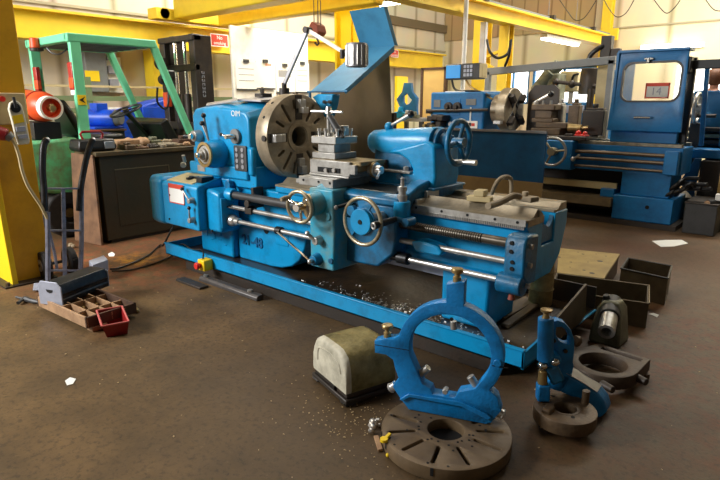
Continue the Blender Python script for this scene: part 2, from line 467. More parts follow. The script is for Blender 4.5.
# ---------------- crane runway on the left wall
def ibeam(mb, p0, p1, w, h, t=.03):
    p0 = Vector(p0); p1 = Vector(p1)
    up = Vector((0, 0, 1))
    mb.bar(p0+up*(h/2-t/2), p1+up*(h/2-t/2), w, t); mb.bar(p0-up*(h/2-t/2), p1-up*(h/2-t/2), w, t)
    mb.bar(p0, p1, t*.8, h-2*t)
    return mb
zt, zb = 2.62, 2.22
o = solo(ibeam(MB(), (-8.55, 1.2, 2.42), (-8.55, 13.2, 2.42), .26, .40, .035), 'crane_runway_beam', YELLOWC,
     'long yellow crane runway beam along the cream left wall', 'beam')
for k, y in enumerate((5.0,)):
    t = thing('wall_column', (-8.82, y, 0), 'yellow steel column against the left wall behind the forklift mast', 'column')
    MB().bb(-8.96, -8.68, y-.10, y+.10, 0, 2.215).build('shaft', YELLOWC, t)
# second runway on the right, with its rail, nearer the camera
rw = thing('crane_runway_beam', (-4.5, 10.2, 2.6), 'yellow crane runway beam over the second lathe with grey rail on top', 'beam')
ibeam(MB(), (-4.5, 5.75, 2.735), (-4.5, 13.85, 2.735), .24, .23, .03).build('girder', YELLOWC, rw)
MB().bb(-4.56, -4.44, 5.75, 13.85, 2.85, 2.90).build('rail', GREYP, rw)
for k, y in enumerate((7.9, 10.4, 12.5)):
    MB().bb(-4.64, -4.36, y-.05, y+.05, 2.85, 2.92).build('clip', DARKIRON, rw)
def latcol(x, y, w, d, label, top=2.62):
    t = thing('steel_column', (x, y, 0), label, 'column')
    MB().bb(x-w/2, x+w/2, y-d/2, y-d/2+.025, 0, top).bb(x-w/2, x+w/2, y+d/2-.025, y+d/2, 0, top).bb(x-.012, x+.012, y-d/2+.025, y+d/2-.025, 0, top).build('shaft', YELLOWC, t)
    MB().bb(x-w*.8, x+w*.8, y-d*.8, y+d*.8, 0, .03).build('foot_plate', YELLOWC, t)
    return t
c1 = latcol(-4.58, 9.0, .17, .2, 'yellow steel column behind the blue chuck of the second lathe, carrying the runway')
c2 = latcol(-5.25, 9.4, .26, .2, 'yellow steel column with diagonal braces behind the digital readout', 2.95)
m = MB()
m.bar((-5.25, 9.4, 1.85), (-6.3, 11.2, 1.45), .06, .06).bar((-5.25, 9.4, 2.1), (-4.55, 9.1, 1.8), .06, .06).bar((-5.25, 9.38, 2.15), (-4.55, 9.1, 2.3), .05, .05)
m.build('brace', YELLOWC, c2)
t = thing('steel_column', (-4.56, 13.75, 0), 'tall yellow steel column standing against the cream back wall', 'column')
MB().bb(-4.66, -4.46, 13.70, 13.73, 0, 5.3).bb(-4.66, -4.46, 13.88, 13.91, 0, 5.3).bb(-4.58, -4.54, 13.73, 13.88, 0, 5.3).build('shaft', YELLOWC, t)
MB().bb(-4.46, -4.28, 13.70, 13.78, 2.75, 3.0).build('bracket', YELLOWC, t)
t = thing('steel_column', (-5.62, 6.5, 0), 'broad bright yellow column rising behind the raised blue chuck guard', 'column')
MB().bb(-5.85, -5.62, 6.28, 6.32, 0, 5.3).bb(-5.40, -5.36, 6.2, 6.6, 0, 5.3).bb(-5.85, -5.40, 6.32, 6.36, 0, 5.3).bb(-5.87, -5.83, 6.2, 6.6, 0, 5.3).build('shaft', YELLOWB, t)
# ---------------- bridge crane and hoist
br = thing('overhead_crane', (-6.2, 5.3, 2.6), 'yellow overhead bridge crane girder with dangling hook block at top left', 'crane')
a = PZ(206, 22, 2.66); 
MB().bb(-8.35, -4.85, 5.14, 5.44, 2.68, 3.06).build('bridge_girder', YELLOWC, br, .02)
MB().bb(-8.2, -4.85, 5.86, 6.06, 2.62, 2.86).build('walkway_girder', YELLOWC, br, .02)
MB().bb(-8.62, -8.36, 4.85, 6.4, 2.655, 2.82).cyl((-8.62, 5.0, 2.74), (-8.36, 5.0, 2.74), .09).build('end_carriage', YELLOWC, br, .01)
hk = PY(317, 30, 5.3)
for dx in (-.05, .02, .07):
    MB().cyl((hk.x+dx, 5.3, hk.z+.05), (hk.x+dx, 5.3, 2.7), .006, None, 8).build('chain', DARKIRON, br)
MB().prism([(hk.x-.09, hk.z+.02), (hk.x-.02, hk.z+.10), (hk.x+.07, hk.z+.05), (hk.x+.10, hk.z-.04), (hk.x+.05, hk.z-.08), (hk.x-.06, hk.z-.05)], 'y', 5.22, 5.38).build('hook_block', REDBROWN, br, .015)
MB().tube([(hk.x+.0, 5.3, hk.z-.06), (hk.x-.0, 5.3, hk.z-.11), (hk.x+.03, 5.3, hk.z-.15), (hk.x+.0, 5.3, hk.z-.18), (hk.x-.04, 5.3, hk.z-.15)], .012, 8, 4).build('hook', DARKIRON, br)
q = PY(262, -2, 5.13)
pl = MB().bb(q.x-.16, q.x+.2, 5.125, 5.135, 2.92, 3.03).build('capacity_plate', WHITEPAPER, br)
# ---------------- lights (fittings are real objects, tubes emit)
def fluoro(p, L_, axis, label, w=.16, drop=None):
    t = thing('fluorescent_light', p, label, 'light', None)
    x, y, z = p
    if axis == 'x':
        MB().bb(x-L_/2, x+L_/2, y-w/2, y+w/2, z+.03, z+.09).build('housing', WHITEP, t, .01)
        MB().cyl((x-L_/2+.03, y-.03, z+.01), (x+L_/2-.03, y-.03, z+.01), .022, None, 12).cyl((x-L_/2+.03, y+.03, z+.01), (x+L_/2-.03, y+.03, z+.01), .022, None, 12).build('tube', TUBE, t)
    else:
        MB().bb(x-w/2, x+w/2, y-L_/2, y+L_/2, z+.03, z+.09).build('housing', WHITEP, t, .01)
        MB().cyl((x-.03, y-L_/2+.03, z+.01), (x-.03, y+L_/2-.03, z+.01), .022, None, 12).cyl((x+.03, y-L_/2+.03, z+.01), (x+.03, y+L_/2-.03, z+.01), .022, None, 12).build('tube', TUBE, t)
    if drop:
        for s_ in (-.4, .4):
            a_ = (x+s_*L_, y, z+.09) if axis == 'x' else (x, y+s_*L_, z+.09)
            MB().cyl(a_, (a_[0], a_[1], drop), .006, None, 6).build('suspension_rod', GREYP, t)
    return t
q = PY(670, 46, 13.85)
t = thing('fluorescent_light', (q.x, 13.97, q.z), 'bright strip light on the cream back wall above the blue machine door', 'light')
MB().bb(q.x-.62, q.x+.62, 13.93, 13.995, q.z-.05, q.z+.05).build('housing', WHITEP, t)
MB().cyl((q.x-.58, 13.89, q.z), (q.x+.58, 13.89, q.z), .05, None, 12).build('tube', TUBE, t)
q = PZ(378, 2, 2.95)
fluoro((q.x, q.y, q.z-.06), 1.5, 'x', 'bright fluorescent fitting above the raised blue chuck guard', .34, ZC)
q = PY(561, 41, 11.2)
fluoro((q.x, q.y, q.z-.03), 1.7, 'y', 'strip light under the right runway beam above the grey vertical drill', .16, ZC)
q = PY(480, 20, 11.6)
# wires drooping across the top right
for k, pts in enumerate((((557, -4), (568, 12), (575, 20), (584, 18), (594, 4), (598, -4)), ((602, -4), (610, 10), (617, 17), (626, 13), (634, 0)), ((652, -3), (662, 10), (668, 13), (676, 6), (682, -3)), ((704, -3), (712, 8), (719, 11), (730, 9)))):
    MB_ = MB().tube([PY(x, y, 11.5) for x, y in pts], .008, 6, 5)
    solo(MB_, 'festoon_cable', BLACK, ['thin black cable loop hanging above the grey runway rail', 'thin black cable loop hanging beside the tall yellow column on the back wall',
         'thin black cable loop hanging right of the tall yellow column, above the strip light', 'thin black cable loop at the top right corner'][k], 'cable', 'black cable loops hanging at top right')
# signs
def sign(y0, y1, z0, z1, x, label, both=True):
    t = thing('safety_sign', (x, (y0+y1)/2, z0), label, 'sign')
    MB().bb(x-.01, x, y0, y1, z0, z1).build('board', REDP, t)
    M = frame((x+.003, (y0+y1)/2, (z0+z1)/2), (0, 1, 0), (0, 0, 1))
    m = MB().text('No', (z1-z0)*.42, M @ Matrix.Translation((0, (z1-z0)*.2, 0)), .001)
    m.text('smoking', (z1-z0)*.36, M @ Matrix.Translation((0, -(z1-z0)*.22, 0)), .001)
    m.build('lettering', WHITEPAPER, t)
    m = MB(); e = .012
    m.bb(x, x+.002, y0, y1, z0, z0+e).bb(x, x+.002, y0, y1, z1-e, z1).bb(x, x+.002, y0, y0+e, z0, z1).bb(x, x+.002, y1-e, y1, z0, z1)
    m.build('border', WHITEPAPER, t)
p0 = PX(211, 46, -8.40); p1 = PX(228, 35, -8.40)
sign(p0.y, p1.y, p0.z, p1.z, -8.40, 'red No smoking sign on the runway beam left of the whiteboard')
p0 = PX(391, 57, -8.40); p1 = PX(398.5, 50, -8.40)
sign(p0.y, p1.y, p0.z, p1.z, -8.40, 'small red No smoking sign on the runway beam right of the blue chuck guard')
# whiteboard with clipped sheets
wbz = (1.0, PX(270, 30, -7.5).z)
t = thing('notice_board', (-7.5, 6.4, 0), 'tall plain white board behind the headstock with paper sheets hung on it', 'board')
y0 = PX(232, 60, -7.5).y; y1 = PX(308, 60, -7.5).y
MB().bb(-7.54, -7.5, y0, y1, .5, wbz[1]).build('panel', WHITEP, t)
for s_ in (y0+.1, y1-.1): MB().bb(-7.60, -7.54, s_-.03, s_+.03, 0, wbz[1]-.1).build('post', GREYP, t)
for k, (xa, ya, xb, yb, lab, dirtm) in enumerate(((237, 62, 256, 89, 'white paper sheet hung on the whiteboard, leftmost of the row', GREYCARD), (257, 62, 274, 88, 'paper sheet with a coloured picture hung on the whiteboard', PINKCARD),
        (277, 66, 293, 92, 'clipboard sheet with grey photograph behind the lamp arm', GREYCARD), (296, 64, 309, 92, 'narrow paper sheet on the right edge of the whiteboard', GREYCARD))):
    pa = PX(xa, yb, -7.48); pb = PX(xb, ya, -7.48)
    s_ = thing('paper_sheet', (-7.48, (pa.y+pb.y)/2, pa.z), lab, 'paper', 'paper sheets on the whiteboard')
    MB().bb(-7.495, -7.485, pa.y, pb.y, pa.z, pb.z).build('sheet', WHITEPAPER, s_)
    m_ = MB()
    if k == 1: m_.bb(-7.485, -7.482, pa.y+.2, pb.y-.06, pa.z+.36, pb.z-.03)
    elif k == 2: m_.bb(-7.485, -7.482, pa.y+.05, pb.y-.06, pa.z+.25, pb.z-.08)
    else:
        for r in range(3): m_.bb(-7.485, -7.482, pa.y+.05, pb.y-.05, pb.z-.12-.09*r, pb.z-.11-.09*r)
    m_.build('print', dirtm, s_)
    MB().bb(-7.485, -7.46, (pa.y+pb.y)/2-.05, (pa.y+pb.y)/2+.05, pb.z-.02, pb.z+.03).build('clip', GREYD, s_)
    MB().bb(-7.485, -7.47, pa.y, pb.y, pa.z-.02, pa.z+.005).build('bottom_edge', GREYD, s_)
# tan partition board with dark frame behind the headstock of the second lathe
A = PX(421, 68, -5.3); 
t = thing('partition_board', (-6.2, 9.0, 0), 'tan partition board in a dark wooden frame left of the second headstock', 'board')
p0 = PY(421.5, 68, 9.0); p1 = PY(447, 68, 9.0)
MB().bb(p0.x+.04, p1.x-.04, 9.0, 9.03, .05, p0.z-.03).build('panel', TAN, t)
MB().bb(p0.x, p0.x+.05, 8.98, 9.05, 0, p0.z).bb(p1.x-.05, p1.x, 8.98, 9.05, 0, p0.z).bb(p0.x, p1.x, 8.98, 9.05, p0.z-.04, p0.z).build('frame', WOODD, t)
p0 = PX(397, 76, -7.8); p1 = PX(408, 76, -7.8)
solo(MB().bb(-7.86, -7.8, p0.y, p1.y, .0, p0.z), 'locker', YELLOWB, 'bright yellow locker far behind the blue steady rest', 'locker')
# ================================================================== MAIN LATHE
YS, ZS = 3.02, 1.137
LA = thing('lathe', (-2.75, 3.0, 0), 'big light blue centre lathe with large four-jaw chuck standing in a blue chip tray', 'lathe')
# ---- tray
m = MB()
X0, X1, Y0, Y1 = -4.40, -1.05, 2.455, 3.52
m.bb(X0, X1, Y0, Y0+.012, .10, .20).bb(X0, X0+.012, Y0, Y1, .10, .20).bb(X0, X1, Y0, Y1, .10, .112)
m.bb(X0, X1, Y0-.012, Y0+.016, .196, .206)
tray = m.build('chip_tray', BLUE, LA, .003)
MB().bb(X0+.013, X1-.013, Y0+.013, Y1-.013, .113, .118).build('tray_floor', OILTRAY, tray)
MB().bb(X0, X1-.012, Y1-.012, Y1, .10, .26).build('tray_back', DARKIRON, tray)
m = MB(); e0 = PX(557, 319, X1); e1 = PX(587, 284, X1)
m.prism([(Y0, .10), (Y0, .19), (2.60, .20), (e0.y, e0.z), (e0.y, .10)], 'x', X1-.012, X1)
m.build('tray_end', BLUE, tray)
m = MB().prism([(e0.y, .10), (e0.y, e0.z), (e1.y, e1.z), (e1.y+.03, .13), (3.2, .10)], 'x', X1-.012, X1).build('splash_plate', BEIGE and paint('rusty grey plate', (104, 92, 74), .5, .3, (66, 52, 38), .45, 9), tray)
MB().bb(-4.15, -1.2, 2.49, 2.62, 0, .10).bb(-4.15, -1.2, 3.25, 3.4, 0, .10).bb(-4.1, -3.9, 2.5, 3.4, 0, .1).bb(-1.6, -1.3, 2.5, 3.4, 0, .1).build('base_sill', DARKIRON, LA, .004)
# ---- legs
m = MB().bb(-4.23, -3.76, 2.71, 3.35, .118, .80)
leg = m.build('leg', BLUE, LA, .02)
m = MB()   # worn raised emblem on the leg, too rubbed to read
for (x, z, w, h) in ((-4.13, .26, .012, .10), (-4.09, .235, .05, .012), (-4.09, .30, .05, .012), (-4.02, .25, .012, .09), (-3.98, .25, .06, .012), (-3.93, .29, .012, .05), (-3.90, .215, .05, .012)):
    m.bb(x, x+w, 2.704, 2.712, z, z+h)
m.build('emblem', BLUE, leg, .003)
MB().prism([(-1.72, .118), (-1.41, .118), (-1.40, .46), (-1.72, .46)], 'y', 2.73, 3.08).build('leg', BLUE, LA, .02)
# ---- bed
m = MB()
m.prism([(2.77, .43), (2.74, .47), (2.74, .735), (2.715, .745), (2.715, .785), (2.92, .785), (2.92, .62), (3.09, .62), (3.09, .785), (3.27, .785), (3.27, .70), (3.20, .52), (3.08, .43)], 'x', -3.2, -1.20)
bed = m.build('bed', BLUE, LA, .006)
m = MB()
arc = [(-2.98+.24*math.cos(t), .44-.0+.30*math.sin(t)) for t in [-PI/2-.5+(.5+PI/2)*k/8*1.0 for k in range(9)]]
m.prism([(-3.76, .118), (-3.34, .118), (-3.22, .13), (-3.10, .165), (-3.01, .23), (-2.95, .33), (-2.92, .44), (-2.90, .49), (-2.90, .735), (-3.76, .735)], 'y', 2.765, 3.35)
pan = m.build('bed_panel', BLUE, LA, .012)
tq = PY(248.5, 238.5, 2.76)
MB().text('21-48', .115, frame((tq.x+.045, 2.764, tq.z-.02), (1, 0, 0), (0, 0, 1)), .007, 'CENTER', .0025).build('cast_number', paint('grimy cast letters', (10, 92, 138), .45, 0, (20, 60, 84), .4, 30), pan)  # letters given a darker blue than the panel
m = MB().plate(rrect(.15, .17, .02), [], .006, frame((-3.20, 2.766, .40), (1, 0, 0), (0, 0, 1)), .001).build('cover_plate', BLUE, pan)
MB().cyl((-3.385, 2.762, .41), (-3.385, 2.77, .41), .028).build('plug_hole', BLACKM, pan)
# bed ways (front vee, flat, rear)
m = MB().prism([(2.715, .785), (2.715, .80), (2.79, .805), (2.84, .845), (2.89, .805), (2.92, .80), (2.92, .785)], 'x', -3.2, -1.20)
m.build('front_way', STEELP, LA, .002)
MB().prism([(3.09, .785), (3.09, .80), (3.15, .80), (3.19, .83), (3.27, .83), (3.27, .785)], 'x', -3.2, -1.21).build('rear_way', STEELP, LA, .002)
m = MB().bb(-2.0, -1.205, 2.704, 2.716, .765, .800)
for k in range(70):
    x = -1.99+k*.0112
    m.bb(x, x+.0055, 2.700, 2.714, .748, .768)
rk = m.build('rack', STEEL, LA)
m = MB()
for x in (-1.9, -1.72, -1.55, -1.38, -1.25): m.cyl((x, 2.701, .785), (x, 2.706, .785), .008, None, 10)
m.build('rack_screw', BLACKM, rk)
m = MB().prism([(2.84, .80), (2.84, .845), (2.89, .81), (2.89, .80)], 'x', -1.215, -1.19).bb(-1.21, -1.195, 2.72, 2.92, .76, .80)
m.build('way_end_stop', STEELP, LA, .002)
MB().prism([(2.91, .63), (2.91, .79), (2.93, .80), (2.96, .74), (3.04, .71), (3.08, .74), (3.10, .80), (3.10, .63)], 'x', -1.24, -1.21).build('bed_end_web', BLUED, LA, .004)
MB().bb(-2.45, -1.725, 2.80, 2.806, .36, .47).build('chip_guard', GREYL, LA)  # pale grey strip below the bed front
# ---- feed gearbox
gb = MB().prism([(2.47, .375), (2.47, .725), (2.485, .745), (2.73, .80), (2.73, .375)], 'x', -4.40, -3.87).build('gearbox', BLUE, LA, .014)
m = MB().prism([(-4.40, 2.462), (-4.53, 2.462), (-4.61, 2.475), (-4.665, 2.51), (-4.69, 2.57), (-4.69, 3.1), (-4.40, 3.1)], 'z', .355, .775)
m.build('end_cover', BLUE, LA, .05, seg=5)
m = MB().prism([(-3.87, .375), (-3.87, .72), (-3.80, .725), (-3.70, .70), (-3.68, .68), (-3.68, .375)], 'y', 2.545, 2.74)
gs = m.build('gearbox_end', BLUE, LA, .026, seg=3)
MB().bb(-3.68, -3.665, 2.55, 2.72, .42, .66).build('cover_plate', BLUE, gs, .006)
# sloping index plate on top with black knobs
def topz(y): return .745+(y-2.485)*(.055/.245)
m = MB().prism([(2.50, topz(2.50)), (2.50, topz(2.50)+.006), (2.70, topz(2.70)+.006), (2.70, topz(2.70))], 'x', -4.36, -3.98).build('index_plate', BEIGE, gb)
MB().bb(-4.18, -4.02, 2.60, 2.63, topz(2.6), topz(2.6)+.022).bb(-3.98, -3.90, 2.54, 2.66, topz(2.55), topz(2.6)+.035).bb(-4.13, -4.10, 2.54, 2.66, topz(2.6), topz(2.6)+.02).build('gear_selector', BLACK, gb, .005)
# tally card
P0 = Vector((0, 2.468, 0)); nY = Vector((0, -1, 0))
a = PY(169, 190, 2.468); b_ = PY(185.5, 211, 2.468)
card = MB().bb(a.x, b_.x, 2.465, 2.469, .575, .735).build('card', WHITEPAPER, gb)
MB().bb(a.x, b_.x, 2.463, 2.466, .70, .737).bb(a.x, b_.x, 2.463, 2.466, .573, .581).bb(a.x, a.x+.006, 2.463, 2.466, .573, .735).bb(b_.x-.006, b_.x, 2.463, 2.466, .573, .735).build('card_border', REDP, card)
MB().text('LATHE', .022, frame(((a.x+b_.x)/2, 2.4625, .719), (1, 0, 0), (0, 0, 1)), .0005) if False else None
def handle(parent, hub, axis, hr, hl, tip, r=.008, kr=.016, mat=None, name='selector_lever', kmat=None):
    hub = Vector(hub); axis = _n(axis); tip = Vector(tip)
    o = MB().cyl(hub, hub+axis*hl, hr, hr*.8, 18).cyl(hub+axis*hl*.8, tip, r, r*.75, 10).build(name, mat or STEEL, parent, .002)
    MB().ball(tip, kr, 12).build('knob', kmat or BLACK, o)
    return o
fy = (0, -1, 0)
h1 = PY(192.5, 200.5, 2.46); h2 = PY(193, 220, 2.46)
handle(gb, (h1.x, 2.47, h1.z), fy, .026, .05, PY(182, 189, 2.43))
handle(gb, (h2.x, 2.47, h2.z), fy, .026, .05, PY(189, 208, 2.43))
for q in ((169.5, 219), (170, 195), (212, 231)):
    p = PY(q[0], q[1], 2.468); MB().cyl((p.x, 2.475, p.z), (p.x, 2.464, p.z), .009, None, 10).build('screw', BLACKM, gb)
# ---- headstock
hs = MB()
def hsring(y, dz, inx=0.0, zb=.905):
    xs_ = [-4.22+inx, -4.22+inx, -4.17, -3.9, -3.60, -3.50-inx*.4, -3.46-inx, -3.46-inx]
    zs_ = [zb, 1.30+dz, 1.345+dz, 1.365+dz, 1.345+dz, 1.325+dz, 1.28+dz, zb]
    return [(x, y, z) for x, z in zip(xs_, zs_)]
hs.loft([hsring(2.70, -.012, .012), hsring(2.715, .0), hsring(2.95, .05), hsring(3.15, .055), hsring(3.36, .03)])
H = hs.build('headstock', BLUE, LA, .014, seg=3)
m = MB().bb(-4.30, -3.50, 2.69, 3.36, .80, .905)
m.bb(-4.27, -4.21, 2.72, 2.95, .905, 1.03)
m.build('headstock_base', BLUE, LA, .014)
MB().bb(-3.76, -3.42, 2.715, 3.3, .735, .91).build('headstock_foot', BLUE, LA, .01)
MB().cyl((-3.46, YS, ZS), (-3.38, YS, ZS), .17, .15, 40).build('spindle_nose', BLUED, LA, .006)
# lid plates resting on top
m = MB()
M = frame(PY(206, 104.5, 2.80), (1, .03, 0), (0, 1, .16))
MB().slab([PY(206, 105, 2.78), PY(236, 100, 2.78), PY(237, 98, 2.86), PY(207, 103, 2.86)], (0, 0, -.008)).build('cover_strip', ALU, H)
z0 = 1.40
l1 = [PZ(236, 100, z0+.02), PZ(250, 104, z0+.02), PZ(268, 101.5, z0+.02), PZ(252, 97.4, z0+.02)]
lid = MB().slab([(-3.80, 2.86, z0+.01), (-3.50, 2.86, z0+.0), (-3.48, 3.26, z0+.03), (-3.86, 3.22, z0+.035)], (0, 0, .014)).build('top_cover', ALU, H, .002)
MB().tube([(-3.78, 3.1, 1.44), (-3.78, 3.1, 1.50), (-3.72, 3.06, 1.505), (-3.70, 3.04, 1.46)], .013, 8, 4).bb(-3.80, -3.70, 3.04, 3.14, 1.44, 1.47).build('lifting_eye', DARKIRON, lid)
# chalk letters
p = PY(235.6, 113.2, 2.70)
MB().text('OIM', .062, frame((p.x, 2.6985, p.z-.004), (1, 0, 0), (0, 0, 1)), .0008).build('chalk_letters', WHITEPAPER, H)
# main selector dial
c = PY(212, 152, 2.66); cz = Vector((-4.03, 2.70, .985))
c1_ = PY(201, 155, 2.52)
base = Vector((c1_.x, 2.70, c1_.z))
dl = MB().rev([(0, 0), (.115, 0), (.112, .09), (.098, .14), (0, .14)], base, (0, -1, 0), 40).build('selector_dial', BLUE, H, .003)
MB().rev([(.098, .141), (.100, .155), (.078, .158), (.075, .145)], base, (0, -1, 0), 40, True).build('dial_rim', BRASS, dl)
MB().rev([(0, .14), (.074, .14), (.072, .15), (.052, .152), (.052, .170), (.036, .172), (.034, .19), (0, .192)], base, (0, -1, 0), 32).build('dial_face', STEEL, dl)
MB().cyl(base+Vector((0, -.19, 0)), base+Vector((-.0, -.225, 0)), .022, None, 18).build('dial_nut', CHROME, dl, .002)
MB().bb(base.x-.10, base.x+.0, 2.545, 2.55, base.z-.135, base.z-.085).build('dial_pointer_plate', STEEL, dl)
# two long levers rising from behind the dial
p0 = PY(208, 139, 2.62); p1 = PY(203.5, 115.5, 2.60); p2 = PY(202, 123.5, 2.58)
L1 = MB().tube([p0, p1], .010, 8).build('speed_lever', STEEL, H); knob(L1, p1, .021)
L2_ = MB().tube([PY(209, 141, 2.6), PY(206, 133, 2.585), p2], .008, 8).build('speed_lever', STEEL, H); knob(L2_, p2, .021)
p = PY(196, 136, 2.66)
L3_ = MB().cyl((p.x, 2.70, p.z), (p.x, 2.63, p.z), .05, .045, 24).build('change_knob', STEEL, H, .004)
MB().cyl((p.x, 2.63, p.z), (p.x-.0, 2.595, p.z), .024, None, 16).build('knob_cap', CHROME, L3_, .003)
MB().cyl((p.x, 2.615, p.z), (p.x-.07, 2.59, p.z+.0), .012, .016, 12).build('grip', BLACK, L3_)
p = PY(232.5, 136.5, 2.66)
L4_ = MB().cyl((p.x, 2.70, p.z), (p.x, 2.675, p.z), .058, None, 28).build('lever_disc', GREYP, H, .003)
MB().cyl((p.x, 2.675, p.z), (p.x-.01, 2.60, p.z), .022, .018, 14).build('hub', CHROME, L4_)
tip = PY(221, 134.5, 2.60)
MB().tube([(p.x-.005, 2.615, p.z), tip], .009, 8).build('lever_arm', CHROME, L4_); knob(L4_, tip, .015)
# thin second lever right of long levers
p0 = PY(215.5, 134, 2.66); p1 = PY(212, 115, 2.66)
p = PY(240.5, 158.5, 2.69)
dp = MB().plate(rrect(.155, .20, .015), [], .014, frame((p.x, 2.70, p.z), (1, 0, 0), (0, 0, 1)), .002).build('speed_plate', GREYD, H)
m = MB()
for i in range(4):
    for j in range(2): m.cyl((p.x-.038+j*.07, 2.687, p.z+.068-i*.044), (p.x-.038+j*.07, 2.681, p.z+.068-i*.044), .017, None, 12)
m.build('speed_marks', ALU, dp)
MB().bb(p.x+.085, p.x+.15, 2.685, 2.74, p.z-.13, p.z+.09).build('side_block', BLUE, H, .02)
# small brass fitting at lower left
p = PY(185, 165, 2.75)
MB().cyl((p.x-.03, 2.75, p.z), (p.x+.02, 2.72, p.z+.0), .028, .02, 14).cyl((p.x+.02, 2.74, p.z+.03), (p.x+.03, 2.72, p.z+.09), .016, None, 10).build('oil_fitting', STEEL, H)
p = PY(224, 180, 2.69)
MB().cyl((p.x+.08, 2.70, p.z-.03), (p.x+.08, 2.66, p.z-.03), .035, None, 18).build('plug', BLUED, H, .003)
# ---- chuck on the spindle
R_ = .325
Mx = frame((-3.36, YS, ZS), (0, -1, 0), (0, 0, 1))      # plate local: x -> -Y, y -> Z, normal -> ... flips to -X
Mx = frame((-3.385, YS, ZS), (0, 1, 0), (0, 0, 1))       # normal +X
hol = [circ(.075, 32)]
for k, (r0, r1, w, a) in enumerate(((.15, .285, .022, 125), (.22, .275, .02, 100), (.17, .25, .02, 80), (.15, .285, .022, 55), (.20, .26, .02, 30), (.15, .285, .022, -55), (.18, .27, .02, -30),
        (.15, .285, .022, -125), (.21, .28, .02, -103), (.19, .25, .02, -148), (.18, .25, .02, 152), (.2, .27, .02, -78))):
    hol.append(slot(r0, r1, w, math.radians(a)))
ch = MB().plate(circ(R_, 72), hol, .135, Mx, .006).build('chuck', PLATE, LA)
MB().cyl((-3.375, YS, ZS), (-3.355, YS, ZS), .30, None, 48).build('chuck_back', BLACKM, ch)
m = MB().rev([(.085, 0), (.12, 0), (.12, .006), (.085, .006)], (-3.25, YS, ZS), (1, 0, 0), 40, True).build('bore_ring', PLATE, ch)
for k, a in enumerate((180, 90, 0, -90)):
    t = math.radians(a); d = Vector((0, math.cos(t), math.sin(t))); s_ = Vector((0, -math.sin(t), math.cos(t)))
    Mj = frame(Vector((-3.25, YS, ZS)), d, s_)     # x outward, y sideways, z = +X?
    Mj = Matrix((( 0, 0, 1, -3.25), (d.y, s_.y, 0, YS), (d.z, s_.z, 0, ZS), (0, 0, 0, 1)))
    off = .0 if k != 1 else .05
    j = MB().bb(.13, .315, -.034, .034, .0, .004, Mj).build('jaw_slot', DARKIRON, ch)
    jw = MB().bb(.165+off, .285, -.030, .030, .0, .03, Mj).bb(.225, .285, -.028, .028, .03, .055, Mj)
    if k == 1: jw.bb(.18, .225, -.028, .028, .03, .085, Mj)
    jw.build('jaw', STEELB if k < 2 else STEEL, ch, .003)
    MB().cyl(Mj @ Vector((.315, 0, -.03)), Mj @ Vector((.335, 0, -.03)), .022, None, 14).cyl(Mj @ Vector((.335, 0, -.03)), Mj @ Vector((.336, 0, -.03)), .012, None, 4).build('jaw_screw', DARKIRON, ch)
for a in (152, 128): 
    t = math.radians(a); MB().cyl((-3.32, YS+.32*math.cos(t), ZS+.32*math.sin(t)), (-3.32, YS+.327*math.cos(t), ZS+.327*math.sin(t)), .012, None, 10).build('rim_hole', BLACKM, ch)
# ---- screws and rods
ls = MB(); prof = [(.0, 0), (.027, 0)]
x = 0.0
while x < 1.28: prof += [(.027, x), (.027, x+.006), (.021, x+.008), (.021, x+.012), (.027, x+.014)]; x += .0145
prof += [(.026, 1.29), (.026, 1.50), (0, 1.50)]
ls.rev([(r, h) for r, h in prof], (-2.70, 2.64, .685), (1, 0, 0), 14).build('lead_screw', paint('lead screw steel', (96, 88, 76), .34, .6, (44, 38, 32), .4, 12), LA)
m = MB().rev([(0, 0), (.029, 0), (.029, .3), (.032, .3), (.032, .98), (0, .98)], (-3.68, 2.64, .685), (1, 0, 0), 20)
m.build('screw_cover', GREYD, LA)
MB().rev([(0, 0), (.052, 0), (.052, .05), (.045, .07), (0, .07)], (-3.68, 2.64, .685), (1, 0, 0), 28).build('screw_collar', BLUE, LA)
MB().cyl((-3.66, 2.64, .585), (-1.2, 2.64, .585), .017, None, 16).build('feed_rod', STEEL, LA)
MB().bb(-3.45, -3.37, 2.61, 2.67, .56, .61).cyl((-3.41, 2.60, .64), (-3.41, 2.66, .64), .03, None, 16).bb(-3.425, -3.395, 2.66, 2.76, .60, .76).build('rod_coupling', DARKIRON, LA, .004)
MB().cyl((-3.68, 2.64, .475), (-1.2, 2.64, .475), .0175, None, 16).build('control_rod', STEELB, LA)
MB().rev([(0, 0), (.045, 0), (.05, .03), (.04, .07), (.03, .08), (.028, .12), (0, .12)], (-3.68, 2.64, .475), (1, 0, 0), 24).build('rod_collar', STEELB, LA)
tip = PY(218, 205, 2.60)
lv = MB().tube([tip, PY(246, 211, 2.62)], .008, 8).build('feed_lever', DARKIRON, LA); knob(lv, tip, .02, DARKIRON)
# control lever on the bottom rod near the apron
a = PY(275, 231, 2.60); b_ = PY(310, 261.5, 2.44)
cl = MB().cyl((a.x-.025, 2.64, .475), (a.x+.03, 2.64, .475), .03, None, 16).build('rod_lever', BLACK, LA)
MB().tube([(a.x, 2.62, .47), PY(309, 260, 2.46)], .0085, 8).build('lever_arm', CHROME, cl)
MB().bb(-1.52, -1.44, 2.62, 2.66, .6, .6) if False else None
m = MB().cyl((-2.06, 2.64, .475), (-1.90, 2.64, .475), .026, None, 16).cyl((-1.98, 2.64, .475), (-1.90, 2.64, .475), .036, None, 18)
m.build('rod_bush', BLACK, LA, .004)
m = MB().prism([(-1.83, .545), (-1.66, .545), (-1.64, .57), (-1.68, .60), (-1.80, .615), (-1.86, .60)], 'y', 2.60, 2.70).build('rod_hanger', BLUE, LA, .01)
